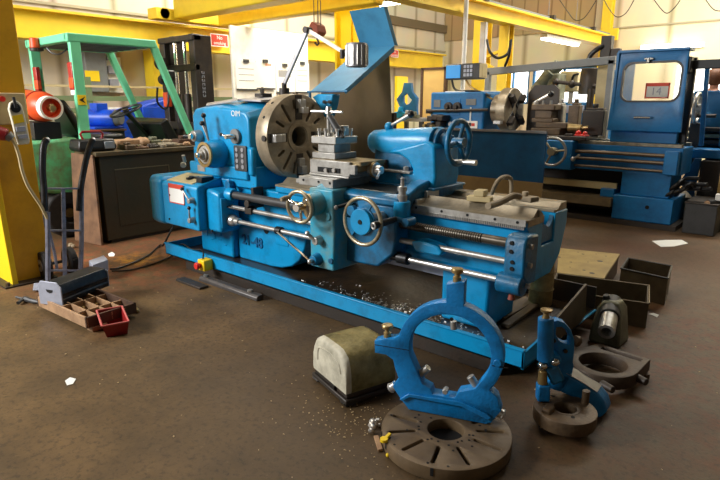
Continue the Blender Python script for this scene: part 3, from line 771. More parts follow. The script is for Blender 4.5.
# end bracket
m = MB().prism([(2.59, .53), (2.59, .70), (2.61, .735), (2.66, .74), (2.75, .73), (2.75, .47), (2.66, .47), (2.62, .50)], 'x', -1.26, -1.145)
bk = m.build('rod_bracket', BLUED, LA, .012)
MB().cyl((-1.29, 2.615, .475), (-1.15, 2.615, .475), .055, None, 24).build('bearing', BLUED, bk, .008)
m = MB()
for q in ((-1.145, 2.64, .685), (-1.145, 2.64, .585), (-1.145, 2.63, .475)): m.cyl(q, (q[0]+.018, q[1], q[2]), .014, None, 12)
m.build('bolt', STEEL, bk)
m = MB()
for q in ((-1.22, .70), (-1.22, .655), (-1.21, .60), (-1.21, .565)): m.cyl((q[0], 2.592, q[1]), (q[0], 2.584, q[1]), .011, None, 10)
for q in ((-1.31, .66), (-1.31, .57)): m.cyl((q[0], 2.74, q[1]), (q[0], 2.73, q[1]), .012, None, 10)
m.build('screw', BLACKM, bk)
MB().cyl((-1.22, 2.63, .42), (-1.22, 2.63, .385), .014, .02, 14).build('drain_cock', REDBROWN, bk)
# ---- saddle and apron
m = MB().prism([(2.56, .80), (2.56, .845), (2.60, .868), (3.30, .868), (3.30, .80)], 'x', -2.64, -1.93)
m.prism([(2.60, .72), (2.60, .80), (2.735, .80), (2.735, .72)], 'x', -2.60, -1.95)
sd = m.build('saddle', BLUED, LA, .012)
MB().bb(-2.38, -1.99, 2.61, 3.05, .868, .875).build('saddle_top_plate', paint('oily dark steel', (92, 92, 86), .3, .8, (50, 44, 34), .5, 10), sd, .002)
m = MB().prism([(-2.57, .345), (-2.36, .345), (-2.35, .60), (-2.36, .87), (-2.57, .87)], 'y', 2.46, 2.70)
ap = m.build('apron', BLUEW, LA, .012)
m = MB().prism([(-2.37, .39), (-2.10, .40), (-1.98, .50), (-1.96, .60), (-1.96, .72), (-1.98, .80), (-2.37, .80)], 'y', 2.585, 2.72).build('apron_case', BLUED, LA, .014)
MB().bb(-2.59, -2.54, 2.455, 2.50, .34, .62) if False else None
# saddle wing arching down over the front vee
outer = [(2.60, .70), (2.60, .76), (2.625, .82), (2.68, .87), (2.76, .905), (2.86, .925), (3.02, .935), (3.16, .93)]
inner = [(3.16, .87), (3.0, .868), (2.88, .862), (2.78, .845), (2.715, .81), (2.68, .765), (2.668, .70)]
m = MB().prism(outer+inner, 'x', -2.02, -1.925).build('saddle_wing', BLUED, sd, .012)
MB().bb(-1.925, -1.905, 2.72, 2.80, .80, .83).bb(-1.925, -1.90, 2.82, 2.95, .80, .87).build('way_wiper', STEELB, sd, .003)
# thread dial boss
p = PY(402, 205, 2.60)
bx_ = p.x
m = MB().cyl((bx_, 2.60, .73), (bx_, 2.60, .835), .05, None, 28).build('dial_boss', BLUE, ap, .006)
MB().rev([(0, 0), (.030, 0), (.030, .035), (.022, .04), (.022, .06), (.028, .062), (.028, .085), (.012, .09), (.010, .125), (.013, .135), (0, .14)], (bx_, 2.60, .835), (0, 0, 1), 20).build('thread_dial', STEEL, m)
# cross slide, its screw boss and handwheel
xs_ = MB().bb(-2.705, -2.395, 2.50, 3.30, .872, .928).build('cross_slide', STEEL, LA, .003)
MB().prism([(-2.80, .868), (-2.68, .868), (-2.68, .905), (-2.80, .895)], 'y', 2.56, 3.0).build('slide_wing', STEEL, xs_, .003)
m = MB()
for x in (-2.66, -2.52, -2.42): m.cyl((x, 2.502, .905), (x, 2.496, .905), .008, None, 8)
m.build('screw', BLACKM, xs_)
hc = PY(299.5, 207, 2.33)
bs = MB().cyl((hc.x+.05, 2.56, hc.z+.03), (hc.x+.01, 2.40, hc.z+.0), .085, .072, 28).cyl((hc.x+.04, 2.60, hc.z+.03), (hc.x+.06, 2.49, hc.z+.05), .105, .09, 28).build('screw_boss', BLUEW, LA, .006)
MB().cyl((hc.x+.01, 2.405, hc.z), (hc.x, 2.385, hc.z), .076, None, 32).build('graduated_collar', BRASS, bs, .002)
hw, mb_, u, v = wheel('handwheel', LA, hc, (.1, -1, -.05), .098, .0125, 3, .026, RIMW, STEEL, .035, .9)
mb_.build('spokes', CHROME, hw, .002)
q0 = PY(290, 197, 2.31); q1 = PY(281, 199.5, 2.24)
MB().tube([q0, q0.lerp(q1, .5), q1], [.012, .017, .013], 12).build('handle', HOSE, hw)
# compound slide
cs = MB().bb(-2.685, -2.33, 2.575, 2.86, .93, .945).bb(-2.68, -2.325, 2.58, 2.86, .945, 1.035).build('compound_slide', STEEL, LA, .004)
a = PY(318, 169, 2.578); b_ = PY(340, 172.5, 2.578)
MB().prism([(a.x, a.z-.016), (b_.x, b_.z-.006), (b_.x, b_.z+.024), (a.x, a.z+.016)], 'y', 2.574, 2.582).build('gib_slot', BLACKM, cs)
for q in (326, 334): 
    p = PY(q, 171, 2.57); MB().cyl((p.x, 2.58, p.z+.004), (p.x, 2.562, p.z+.004), .014, None, 10).build('gib_screw', STEELB, cs)
MB().bb(-2.68, -2.25, 2.60, 2.84, 1.012, 1.038).bb(-2.325, -2.27, 2.60, 2.84, .975, 1.015).build('top_slide_plate', paint('worn slide top', (148, 132, 96), .4, .6, (96, 76, 48), .45, 9), cs, .004)
MB().bb(-2.325, -2.275, 2.575, 2.60, .96, 1.02).build('end_cap', STEEL, cs, .004)
p = Vector((-2.27, 2.72, .985))
hb = MB().cyl(p, p+Vector((.05, 0, 0)), .042, .046, 24).cyl(p+Vector((.05, 0, 0)), p+Vector((.09, 0, 0)), .032, .026, 20).build('feed_collar', STEELB, cs, .003)
MB().torus(p+Vector((.035, 0, 0)), (1, 0, 0), .043, .008, 28).build('collar_ring', BRASS, hb)
MB().tube([p+Vector((.08, 0, 0)), p+Vector((.11, -.05, -.015)), p+Vector((.15, -.12, -.03))], .009, 8).build('ball_crank', STEELB, hb)
# tool post
tx, ty = -2.592, 2.725
tp = MB().bb(tx-.105, tx+.105, ty-.105, ty+.105, 1.038, 1.078).bb(tx-.075, tx+.075, ty-.08, ty+.08, 1.078, 1.135).bb(tx-.112, tx+.112, ty-.105, ty+.105, 1.135, 1.182).build('tool_post', STEEL, LA, .004)
for k, (dx, dy) in enumerate(((-.06, -.08), (0, -.08), (.085, -.06), (.085, 0), (.085, .07), (-.085, .07), (.02, .08))):
    MB().cyl((tx+dx, ty+dy, 1.182), (tx+dx, ty+dy, 1.215), .010, None, 10).cyl((tx+dx, ty+dy, 1.215), (tx+dx, ty+dy, 1.232), .014, None, 6).build('clamp_bolt', STEELB, tp)
cp = MB().cyl((tx-.03, ty-.02, 1.18), (tx-.03, ty-.02, 1.205), .035, .03, 20).cyl((tx-.03, ty-.02, 1.20), (tx-.03, ty-.02, 1.325), .014, None, 14).cyl((tx-.03, ty-.02, 1.325), (tx-.03, ty-.02, 1.37), .024, .018, 14).build('clamp_post', STEELB, tp)
a = PY(311.5, 111.2, ty-.02); b_ = PY(342.5, 112, ty-.02)
MB().cyl(a, b_, .009, None, 10).build('tommy_bar', STEELB, cp)
a = PY(330, 117, ty-.04); b_ = PY(339.5, 133, ty-.04)
MB().cyl(a, b_, .022, .026, 14).cyl(b_, b_+Vector((.03, 0, -.03)), .014, None, 10).build('tool_holder', GREYD, tp)
MB().bb(tx+.03, tx+.09, ty-.01, ty+.05, 1.182, 1.25).build('index_block', STEEL, tp, .006)
# apron handwheel
wc = PY(362.5, 221.5, 2.40)
hw, mb_, u, v = wheel('apron_handwheel', LA, wc, (0, -1, 0), .138, .0125, 0, .03, RIMW, BLUE, .02, 0)
web = []
out = MB()
for k in range(3):
    a0 = 2*PI*k/3+.3
    web.append(circ(.1, 1, (0, 0))) if False else None
holes = []
for k in range(3):
    a0 = 2*PI*k/3-.2
    holes.append([(.128*math.cos(a0+t), .128*math.sin(a0+t)) for t in [i*.13 for i in range(10)]]+[(.088*math.cos(a0+t), .088*math.sin(a0+t)) for t in [(9-i)*.13 for i in range(10)]])
MB().plate(circ(.137, 48), holes, .012, frame((wc.x, wc.y+.012, wc.z), (1, 0, 0), (0, 0, 1)), .001).build('wheel_web', BLUED, hw)
dx = MB().cyl((wc.x-.0, wc.y+.01, wc.z), (wc.x-.0, wc.y-.022, wc.z), .078, None, 36).build('wheel_disc', BLUE, hw, .004)
MB().cyl((wc.x+.0, wc.y-.02, wc.z), (wc.x+.0, wc.y-.027, wc.z), .014, None, 12).build('centre_screw', BLACKM, hw)
MB().cyl((wc.x-.075, wc.y+.01, wc.z+.055), (wc.x-.075, wc.y-.02, wc.z+.055), .032, None, 18).build('lock_knob', BLUED, hw, .003)
MB().cyl((wc.x, wc.y, wc.z), (wc.x, 2.59, wc.z), .034, None, 20).build('wheel_shaft', STEEL, hw)
# long handle pointing at the camera right of wheel
a = PY(408, 222, 2.56); b_ = PY(396, 219, 2.52); c_ = PY(373.5, 226, 2.36)
lh = MB().cyl(a+Vector((0, .05, 0)), a-Vector((0, .03, 0)), .026, None, 18).cyl(a, b_, .013, .016, 12).build('clutch_lever', BLUED, LA, .003)
MB().cyl(b_, c_, .017, .023, 18).build('grip', BLACK, lh, .004)
MB().torus(c_, _n(b_-c_), .017, .006, 20, 8).build('grip_ring', STEELB, lh)
# apron levers
for (x0, y0, x1, y1, lab) in ((320, 240, 307.5, 233.5, 1), (318, 259, 310, 261.5, 2)):
    h = PY(x0, y0, 2.46); tp_ = PY(x1, y1, 2.39)
    o = MB().cyl((h.x, 2.465, h.z), (h.x, 2.41, h.z), .032 if lab == 1 else .045, .026 if lab == 1 else .032, 20).build('engage_lever', BLUED if lab == 2 else STEEL, ap, .003)
    MB().cyl((h.x, 2.42, h.z), tp_, .014, .011, 10).build('arm', STEEL, o)
    MB().ball(tp_, .018, 12).build('knob', STEELB, o)
q = PY(328, 216.5, 2.46); MB().cyl((q.x, 2.465, q.z), (q.x, 2.45, q.z), .026, None, 16).build('oil_plug', BLUEW, ap, .003)
q = PY(331, 261, 2.46); MB().cyl((q.x, 2.465, q.z), (q.x, 2.452, q.z), .02, None, 12).build('oil_plug', BLUED, ap, .003)
a = PY(344, 203.5, 2.56); b_ = PY(336, 207.5, 2.48)
lv = MB().cyl((a.x+.06, 2.56, a.z+.01), b_, .014, .011, 10).build('half_nut_lever', BLACK, ap); knob(lv, b_, .016, STEEL)
# ---- tailstock
ts = thing  # (parts hang on the lathe)
def rr(x, yc, zc, w, h, r, n=5):
    return [(x, p[0], p[1]) for p in rrect(w, h, min(r, w/2-.001, h/2-.001), n, (yc, zc))]
m = MB()
m.loft([rr(-2.50, YS, 1.140, .10, .08, .04), rr(-2.485, YS, 1.138, .16, .12, .055), rr(-2.45, YS, 1.137, .20, .155, .065), rr(-2.36, YS, 1.137, .225, .175, .07),
        rr(-2.22, YS, 1.137, .24, .185, .075), rr(-2.10, YS, 1.14, .25, .20, .08), rr(-1.98, YS, 1.145, .255, .205, .085), rr(-1.955, YS, 1.145, .245, .195, .08)])
TS = m.build('tailstock', BLUE, LA, 0, smooth=50)
# column with a filleted arch, base and ledge
pol = [(-2.42, .868), (-1.90, .868), (-1.885, .95), (-1.90, 1.14), (-1.96, 1.17)]
pol += [(-2.26, 1.085), (-2.17, 1.075), (-2.10, 1.04), (-2.065, .99), (-2.06, .965), (-2.42, .96)]
MB().prism(pol, 'y', YS-.14, YS+.14).build('body', BLUE, TS, .02, seg=3)
MB().bb(-2.40, -2.10, YS-.10, YS+.14, .96, 1.1).build('inner_wall', BLUED, TS)
MB().bb(-2.43, -2.07, YS-.155, YS+.10, .955, .972).build('clamp_ledge', STEEL, TS, .004)
for x in (-2.30, -2.13):
    MB().cyl((x, YS-.11, .972), (x, YS-.11, .995), .020, None, 6).cyl((x, YS-.11, .995), (x, YS-.11, 1.03 if x < -2.2 else .998), .011, None, 10).build('clamp_bolt', STEEL if x > -2.2 else DARKIRON, TS)
MB().bb(-2.47, -1.87, YS-.17, YS+.2, .868, .885).build('sole_plate', BLUED, TS, .006)
q = PY(399.5, 177, YS-.15); MB().cyl((q.x, YS-.13, q.z), (q.x, YS-.16, q.z), .02, None, 14).build('set_screw', BLUED, TS, .003)
MB().cyl((-1.96, YS, 1.145), (-1.925, YS, 1.145), .10, .095, 40).cyl((-1.93, YS, 1.16), (-1.86, YS, 1.16), .06, .04, 28).build('end_cap', BLUED, TS, .004)
tw, mb_, u, v = wheel('tailstock_handwheel', LA, (-1.815, YS, 1.157), (1, 0, 0), .132, .0165, 3, .03, BLUED, BLUED, .04, .35)
mb_.build('spokes', BLUED, tw, .002)
MB().cyl((-1.82, YS-.03, 1.045), (-1.79, YS-.03, 1.045), .013, None, 10).cyl((-1.79, YS-.03, 1.045), (-1.67, YS-.03, 1.045), .014, .018, 12).build('handle', STEELB, tw, .002)
a = PY(389, 126.5, 2.98); b_ = PY(411, 114, 2.98)
ll = MB().ball(a, .03, 16).cyl((a.x, 2.98, a.z-.06), a, .018, None, 12).build('quill_lock', BLUE, TS)
MB().cyl(a, b_, .010, .013, 10).build('lock_arm', STEEL, ll); MB().ball(b_, .024, 12).build('knob', BLACK, ll)
# ---- chuck guard of bent sheet on its hinge
Y_ = 3.35
hl = PY(310, 91.5, Y_); hr_ = PY(343, 91.5, Y_)
bl = PX(363, 46.5, hl.x); br_ = PX(392, 47, hr_.x)
tl = PX(351, 10, hl.x); tr = PX(381.5, 7.5, hr_.x)
bl.y = br_.y = (bl.y+br_.y)/2
zz = (bl.z+br_.z)/2; bl.z = br_.z = zz
yy = (tl.y+tr.y)/2; tl.y = tr.y = yy; tl.z = tr.z = (tl.z+tr.z)/2
hz = (hl.z+hr_.z)/2; hl.z = hr_.z = hz
n1 = Vector((0, .004, -.006))
g = MB().slab([hl, hr_, br_, bl], n1).slab([bl, br_, tr, tl], Vector((0, .008, 0))).build('chuck_guard', TEAL, LA)
e_ = Vector((-.018, 0, 0))
MB().slab([hr_, br_, br_+Vector((0, .0, -.05)), hr_+Vector((0, .03, -.02))], Vector((.006, 0, 0))).slab([br_, tr, tr+Vector((0, .05, 0)), br_+Vector((0, .05, .0))], Vector((.006, 0, 0))).build('edge_flange', TEAL, g)
MB().cyl(hl-Vector((.03, 0, 0)), hr_+Vector((.05, 0, 0)), .008, None, 10).cyl(hl-Vector((.0, 0, 0)), hl-Vector((.0, 0, .10)), .012, None, 8).build('hinge_rod', BLUED, g)
m = MB()
for q in ((372, 45), (378, 44.5), (384, 44)):
    p = PP(q[0], q[1], bl, Vector((0, -1, 0))); m.cyl(p, p+Vector((.03, 0, 0)), .008, None, 8)
m.build('hinge_pin', STEELB, g)
a = PY(318, 94, Y_); b_ = PY(335, 118, Y_)
m = MB().prism([(PY(314, 97, Y_).x, PY(314, 97, Y_).z), (PY(320, 94, Y_).x, PY(320, 94, Y_).z), (PY(335.5, 94, Y_).x, PY(335, 94, Y_).z), (PY(334, 104, Y_).x, PY(334, 104, Y_).z), (PY(330, 118, Y_).x, 1.28), (PY(326, 118, Y_).x, 1.28), (PY(322, 106, Y_).x, PY(322, 106, Y_).z)], 'y', Y_-.03, Y_+.06)
gbk = m.build('guard_bracket', BLUE, LA, .012)
q = PY(327, 102, Y_-.03); MB().cyl((q.x-.02, Y_-.03, q.z), (q.x-.02, Y_-.05, q.z), .014, None, 8).cyl((q.x+.04, Y_-.03, q.z), (q.x+.04, Y_-.05, q.z), .014, None, 8).bb(q.x-.02, q.x+.04, Y_-.045, Y_-.035, q.z-.006, q.z+.006).build('bolt', BLACK, gbk)
MB().bb(-3.42, -3.36, 3.28, 3.40, .9, 1.40).build('guard_post', BLUED, LA, .006)
# ---- curved rear splash sheet
m = MB()
pts = []
prof = [(-3.60, 3.62), (-3.40, 3.62), (-3.22, 3.615), (-3.14, 3.60), (-3.05, 3.56), (-2.90, 3.50), (-2.77, 3.46), (-2.70, 3.44)]
top = [1.50, 1.55, 1.62, 1.66, 1.70, 1.75, 1.77, 1.765]
lean = .0; SK = 1.17
th = .004
front = []; 
vs = []
for s_ in (0, 1):
    row = []
    for (x, y), z in zip([(a*SK, b*SK) for a, b in prof], [1.4+(q-1.4)*SK for q in top]):
        col = []
        for k in range(7):
            t = k/6
            col.append(m.bm.verts.new((x+.045*math.sin(t*PI), y+s_*th+lean*t*t, max(.04, .04+(z-.04)*t))))
        row.append(col)
    vs.append(row)
for s_ in (0, 1):
    for i in range(len(prof)-1):
        for k in range(6): m.bm.faces.new((vs[s_][i][k], vs[s_][i+1][k], vs[s_][i+1][k+1], vs[s_][i][k+1]))
n_ = len(prof)-1
for k in range(6):
    m.bm.faces.new((vs[0][0][k], vs[0][0][k+1], vs[1][0][k+1], vs[1][0][k])); m.bm.faces.new((vs[0][n_][k], vs[0][n_][k+1], vs[1][n_][k+1], vs[1][n_][k]))
for i in range(n_):
    m.bm.faces.new((vs[0][i][6], vs[0][i+1][6], vs[1][i+1][6], vs[1][i][6])); m.bm.faces.new((vs[0][i][0], vs[0][i+1][0], vs[1][i+1][0], vs[1][i][0]))
sg = thing('splash_screen', (-3.7, 4.15, 0), 'tall dark curved sheet screen standing behind the lathe chuck and tool post', 'screen')
m.build('sheet', GUARD, sg)
for x in (-4.0, -3.3): MB().bb(x-.02, x+.02, 4.27, 4.31, .02, 1.3).bb(x-.03, x+.03, 4.1, 4.6, 0, .03).bb(x-.01, x+.01, 4.15, 4.28, .8, .83).build('stand', DARKIRON, sg)
MB().prism([(-3.30, .62), (-2.0, .62), (-2.0, .80), (-2.65, .86), (-3.30, .86)], 'y', 3.40, 3.41).build('rear_sheet', GUARD, LA)
# ---- work lamp
Yl = 3.10
b0 = PY(284.5, 96, Yl); b1 = PY(284.5, 88, Yl); e1_ = PY(307.5, 30, Yl); e2 = PY(345, 53, Yl)
wl = MB().cyl((b0.x, Yl, 1.38), (b0.x, Yl, b1.z), .045, .04, 20).cyl((b0.x, Yl, b1.z), (b0.x, Yl, b1.z+.04), .02, None, 12).build('work_lamp', DARKIRON, LA, .004)
p0 = Vector((b0.x, Yl, b1.z+.03))
MB().bar(p0, e1_, .020, .032).build('lower_arm', ALU, wl, .003)
MB().bar(e1_, e2, .020, .026).build('upper_arm', WHITEP, wl, .003)
MB().cyl(e1_-Vector((0, .03, 0)), e1_+Vector((0, .03, 0)), .024, None, 14).build('elbow', DARKIRON, wl)
MB().ball(e2, .028, 12).cyl(e2-Vector((0, .03, .04)), e2-Vector((0, .03, -.02)), .016, None, 10).build('swivel', DARKIRON, wl)
sc = PY(356.8, 54.6, Yl-.02)
MB().rev([(0, -.085), (.060, -.085), (.075, -.08), (.078, .06), (.072, .075), (.068, .075), (.068, -.07), (0, -.07)], sc, (0, 0, 1), 32).build('lamp_shade', ALU, wl)
m = MB()
for k in range(16):
    t = 2*PI*k/16; d = Vector((math.cos(t), math.sin(t), 0))
    m.bar(sc+d*.076+Vector((0, 0, -.07)), sc+d*.076+Vector((0, 0, .06)), .008, .008)
m.build('cooling_fin', STEEL, wl)
# ---- emergency stop on the tray edge
p = PY(207.5, 262, 2.44)
es = MB().bb(p.x-.035, p.x+.055, 2.37, 2.455, .095, .185).build('emergency_stop', YELLOWB, LA, .008)
MB().cyl((p.x+.0, 2.37, .14), (p.x+.0, 2.345, .14), .020, None, 16).cyl((p.x+.0, 2.35, .14), (p.x+.0, 2.328, .14), .030, .026, 20).build('button', REDB, es, .004)
a = PY(212, 263, 2.42)
MB().tube([(p.x-.0, 2.40, .185), (p.x-.06, 2.44, .24), PY(192, 249, 2.47), PY(183, 244, 2.52), PY(178, 246, 2.6)], .006, 6, 5).build('lead', BLACK, es)
# swarf in the tray
m = MB()
for k in range(650):
    x = random.gauss(-2.0, .38); y = random.gauss(2.62, .10)
    if not (2.475 < y < 3.2 and -3.6 < x < -1.15) : continue
    s_ = random.uniform(.002, .006); a = random.uniform(0, PI)
    M = Matrix.Translation((x, y, .1185)) @ Matrix.Rotation(a, 4, 'Z')
    m.bb(-s_*1.6, s_*1.6, -s_*.6, s_*.6, 0, s_*.8, M)
for k in range(60):
    x = random.gauss(-2.62, .07); y = random.gauss(2.53, .02); s_ = random.uniform(.003, .007)
    m.bb(-s_*1.5, s_*1.5, -s_*.7, s_*.7, 0, s_, Matrix.Translation((x, y, .1185)) @ Matrix.Rotation(random.uniform(0, PI), 4, 'Z'))
sw = solo(m, 'metal_swarf', STEELB, 'bright metal swarf scattered on the oily floor of the chip tray', 'swarf', None, 0, 'stuff')
# hose on the bed
a = [PZ(x, y, .86) for x, y in ((513, 205), (503, 199), (493, 203), (484, 208))]
z_ = .875
m = MB().tube([PZ(488, 206, z_), PZ(500, 202.5, z_+.0), PZ(513, 196, z_+.03), PZ(520, 197, z_+.02)], .018, 10, 5)
m_ = MB().tube([PZ(492, 193, .86), PY(497, 182, 3.0), PY(504, 177, 3.08), PY(510, 178, 3.14), PY(511.5, 185, 3.16), PY(511, 195, 3.16)], .013, 10, 5)
solo(m_, 'coolant_hose', HOSE, 'dusty tan hose standing up in a loop above the lathe bed end', 'hose')
solo(m, 'coolant_hose', HOSE, 'dusty tan hose length lying flat over the tail end of the lathe bed', 'hose')
m = MB()
m = MB()
p = PZ(480, 199, .86)
M_ = frame((p.x, p.y, .847), (1, .2, 0), (0, 1, 0))
m.bb(-.07, .07, -.03, .03, 0, .03, M_).bb(-.03, .03, -.03, .05, .03, .065, M_)
solo(m, 'clamp_block', BEIGE, 'small tan clamp block lying on the lathe bed beside the hose', 'clamp', None, .004)
m = MB()
p = PZ(528, 197, .86)
M_ = frame((p.x, p.y, .835), (1, -.2, 0), (0, 1, 0))
m.bb(-.06, .05, -.04, .04, 0, .03, M_).cyl(M_ @ Vector((-.02, 0, .03)), M_ @ Vector((-.02, 0, .055)), .02, None, 10)
solo(m, 'hose_fitting', HOSE, 'dirty tan hose fitting at the tail end of the lathe bed', 'fitting', None, .004)
# ================================================================== FOREGROUND
# ---- face plate lying on the floor
pc = PZ(446, 429, .06)
R2 = .272
t = thing('face_plate', (pc.x, pc.y, 0), 'large slotted round iron face plate lying flat under the tall blue ring steady', 'face plate')
def ang(x, y):
    q = PZ(x, y, .06)-pc; return math.atan2(q.y, q.x), Vector((q.x, q.y)).length
holes = [circ(.078, 32)]
ends = (((412, 418), (385, 413)), ((406, 428), (385, 432)), ((418, 440), (402, 450)), ((436, 447), (433, 461)), ((458, 446), (467, 461)), ((474, 440), (497, 448)), ((482, 427), (503, 432)))
angs = []
for (a, b_) in ends:
    a0, r0 = ang(*a); a1, r1 = ang(*b_)
    angs.append(a1); holes.append(slot(.135, .235, .017, a1))
for a in (62, 88, 112, 138): holes.append(slot(.135, .235, .017, math.radians(a)))
M = Matrix.Translation((pc.x, pc.y, .002))
MB().plate(circ(R2, 80), holes, .058, M, .004).build('plate', FLOORPLATE, t)
MB().cyl((pc.x, pc.y, 0), (pc.x, pc.y, .012), .265, None, 60).build('plate_back', BLACKM, t)
m = MB()
for k in range(36):
    a = 2*PI*k/36+random.uniform(-.12, .12); r = random.choice((.10, .115, .15, .165, .25))
    m.cyl((pc.x+r*math.cos(a), pc.y+r*math.sin(a), .0600), (pc.x+r*math.cos(a), pc.y+r*math.sin(a), .0612), .0052, None, 10)
m.build('drilled_hole', BLACKM, t)
m = MB()
for a in (-2.35, -2.1, -1.2):
    d = Vector((math.cos(a), math.sin(a), 0)); s_ = Vector((-d.y, d.x, 0))
    o_ = Vector((pc.x, pc.y, 0))+d*(R2-.001)
    m.slab([o_-s_*.006+Vector((0, 0, .025)), o_+s_*.006+Vector((0, 0, .025)), o_+s_*.006+Vector((0, 0, .058)), o_-s_*.006+Vector((0, 0, .058))], d*.003)
m.build('rim_mark', BLACKM, t)
# ---- big ring steady standing on the face plate
hd = math.radians(21)
U = Vector((math.cos(hd), math.sin(hd), 0)); NN = Vector((math.sin(hd), -math.cos(hd), 0))   # normal towards the camera
P0 = PZ(452, 414, .062)
S0 = Vector((P0.x, P0.y, .062))
def loc(x, y):
    q = PP(x, y, S0, NN)-S0; return (q.dot(U), max(q.z, .001))
cc = None
pts_px = [(447.5, 282), (466, 280), (465.5, 301.5)]
def arcpx(c, rx, ry, a0, a1, n, rot=0):
    return [(c[0]+rx*math.cos(math.radians(a0+(a1-a0)*k/n)), c[1]-ry*math.sin(math.radians(a0+(a1-a0)*k/n))) for k in range(n+1)]
# ring centre and radii measured in the plane of the casting
C0 = loc(450.5, 350.5)
rin = .5*((Vector(loc(491, 352))-Vector(loc(410.5, 348))).length)
top_ = loc(456, 301)
rout = (Vector(top_)-Vector(C0)).length
def ring_at(r, a): return (C0[0]+r*math.cos(math.radians(a)), C0[1]+r*math.sin(math.radians(a)))
stemL, stemR = loc(447.7, 282), loc(466, 280)
outer = []
aR = math.degrees(math.atan2(loc(465.5, 302)[1]-C0[1], loc(465.5, 302)[0]-C0[0]))
aL = math.degrees(math.atan2(loc(447.5, 302)[1]-C0[1], loc(447.5, 302)[0]-C0[0]))
outer += [loc(447.7, 282), loc(466, 280)]
outer += [ring_at(rout, a) for a in [aR+(-8-aR)*k/14 for k in range(15)]]
outer += [ring_at(rout*.99, a) for a in (-16, -24, -32, -38)]
outer += [loc(498, 394), loc(502, 407.5), loc(492, 419), loc(486.5, 422), loc(475.5, 427.5), loc(474, 423), loc(427, 414.5), loc(423, 418), loc(417, 414.5), loc(411, 416.5), loc(410.5, 406.5), loc(402, 395), loc(394.5, 383.5), loc(400.5, 375.5)]
outer += [loc(397, 366), loc(395, 357), loc(388, 352), loc(377, 350), loc(376.5, 338.5), loc(386, 336.5), loc(396, 336)]
a0 = math.degrees(math.atan2(loc(396, 336)[1]-C0[1], loc(396, 336)[0]-C0[0]))
outer += [ring_at(rout, a) for a in [a0-5+(aL-a0+5)*k/10 for k in range(11)]]
inner = [ring_at(rin, a) for a in [-28+(180+56-16)*k/34 for k in range(35)]]
inner += [loc(424, 381), loc(432, 385.5), loc(434, 391), loc(456, 394.5), loc(460, 388.5), loc(469, 387), loc(476, 385.5)]
Ms = frame(S0+NN*.03, U, (0, 0, 1))   # plate grows from +normal... normal of frame = U x Z
# frame normal is U x Z = towards the camera when U points right
Ms = frame(S0-NN*.03, U, (0, 0, 1))
sr = thing('ring_steady', (S0.x, S0.y, .06), 'tall bright blue ring steady rest standing upright on the slotted floor plate', 'steady rest')
MB().plate(outer, [inner], .062, Ms, .004).build('frame', BLUES, sr)
def W3(p, d=0.0): return S0+U*p[0]+Vector((0, 0, 1))*p[1]+NN*d
# raised rib across the foot
rib = [loc(402, 395), loc(411, 389.5), loc(463, 397.5), loc(488, 409), loc(493, 413), loc(489, 415.5), loc(462, 402), loc(412, 393), loc(405, 397)]
MB().slab([W3(p, .03) for p in rib], NN*.012).build('foot_rib', BLUES, sr, .003)
# split line and hinge pin
MB().slab([W3(p, .0305) for p in (loc(377, 341.5), loc(411, 347), loc(411, 347.7), loc(377, 342.2))], NN*.002).slab([W3(p, .0305) for p in (loc(493, 361.8), loc(509, 364.3), loc(509, 365.3), loc(493, 362.8))], NN*.002).build('split_line', BLACKM, sr)
q = loc(498.5, 359.8); MB().cyl(W3(q, .03), W3(q, .038), .017, None, 20).build('hinge_pin', BLUES, sr, .003)
q = loc(453, 316.5); MB().cyl(W3(q, .03), W3(q, .032), .008, None, 12).build('oil_hole', BLACKM, sr)
def thumb(base, d, label):
    base = Vector(base); d = _n(d)
    return MB().rev([(0, -.01), (.017, -.01), (.017, .018), (.012, .022), (.011, .030), (.024, .038), (.026, .050), (.023, .055), (0, .056)], base, d, 20).build(label, BRASS, sr)
thumb(W3(loc(457, 281)), (0, 0, 1), 'adjusting_screw'); thumb(W3(loc(387.5, 336)), (0, 0, 1), 'adjusting_screw')
q0 = loc(453.5, 321); q1 = loc(454, 329)
MB().cyl(W3(q0), W3(q1), .015, None, 16).build('jaw_tip', STEEL, sr, .002)
for (x0, y0, x1, y1) in ((418, 375.5, 428.5, 367.5), (476.5, 386, 470, 376)):
    MB().cyl(W3(loc(x0, y0)), W3(loc(x1, y1)), .017, None, 18).build('jaw_tip', STEEL, sr, .003)
q = loc(446.5, 388.5); MB().cyl(W3(q, -.0), W3(q, .036), .013, None, 6).build('clamp_bolt', STEEL, sr, .002)
for (x, y, x2, y2) in ((396, 385, 391, 388), (496, 411, 500, 413)):
    a = W3(loc(x, y)); b_ = W3(loc(x2, y2))
    d = _n(b_-a); MB().cyl(a, a+d*.03, .022, .02, 16).torus(a+d*.03, d, .018, .006, 20, 8).build('end_knob', STEELB, sr)
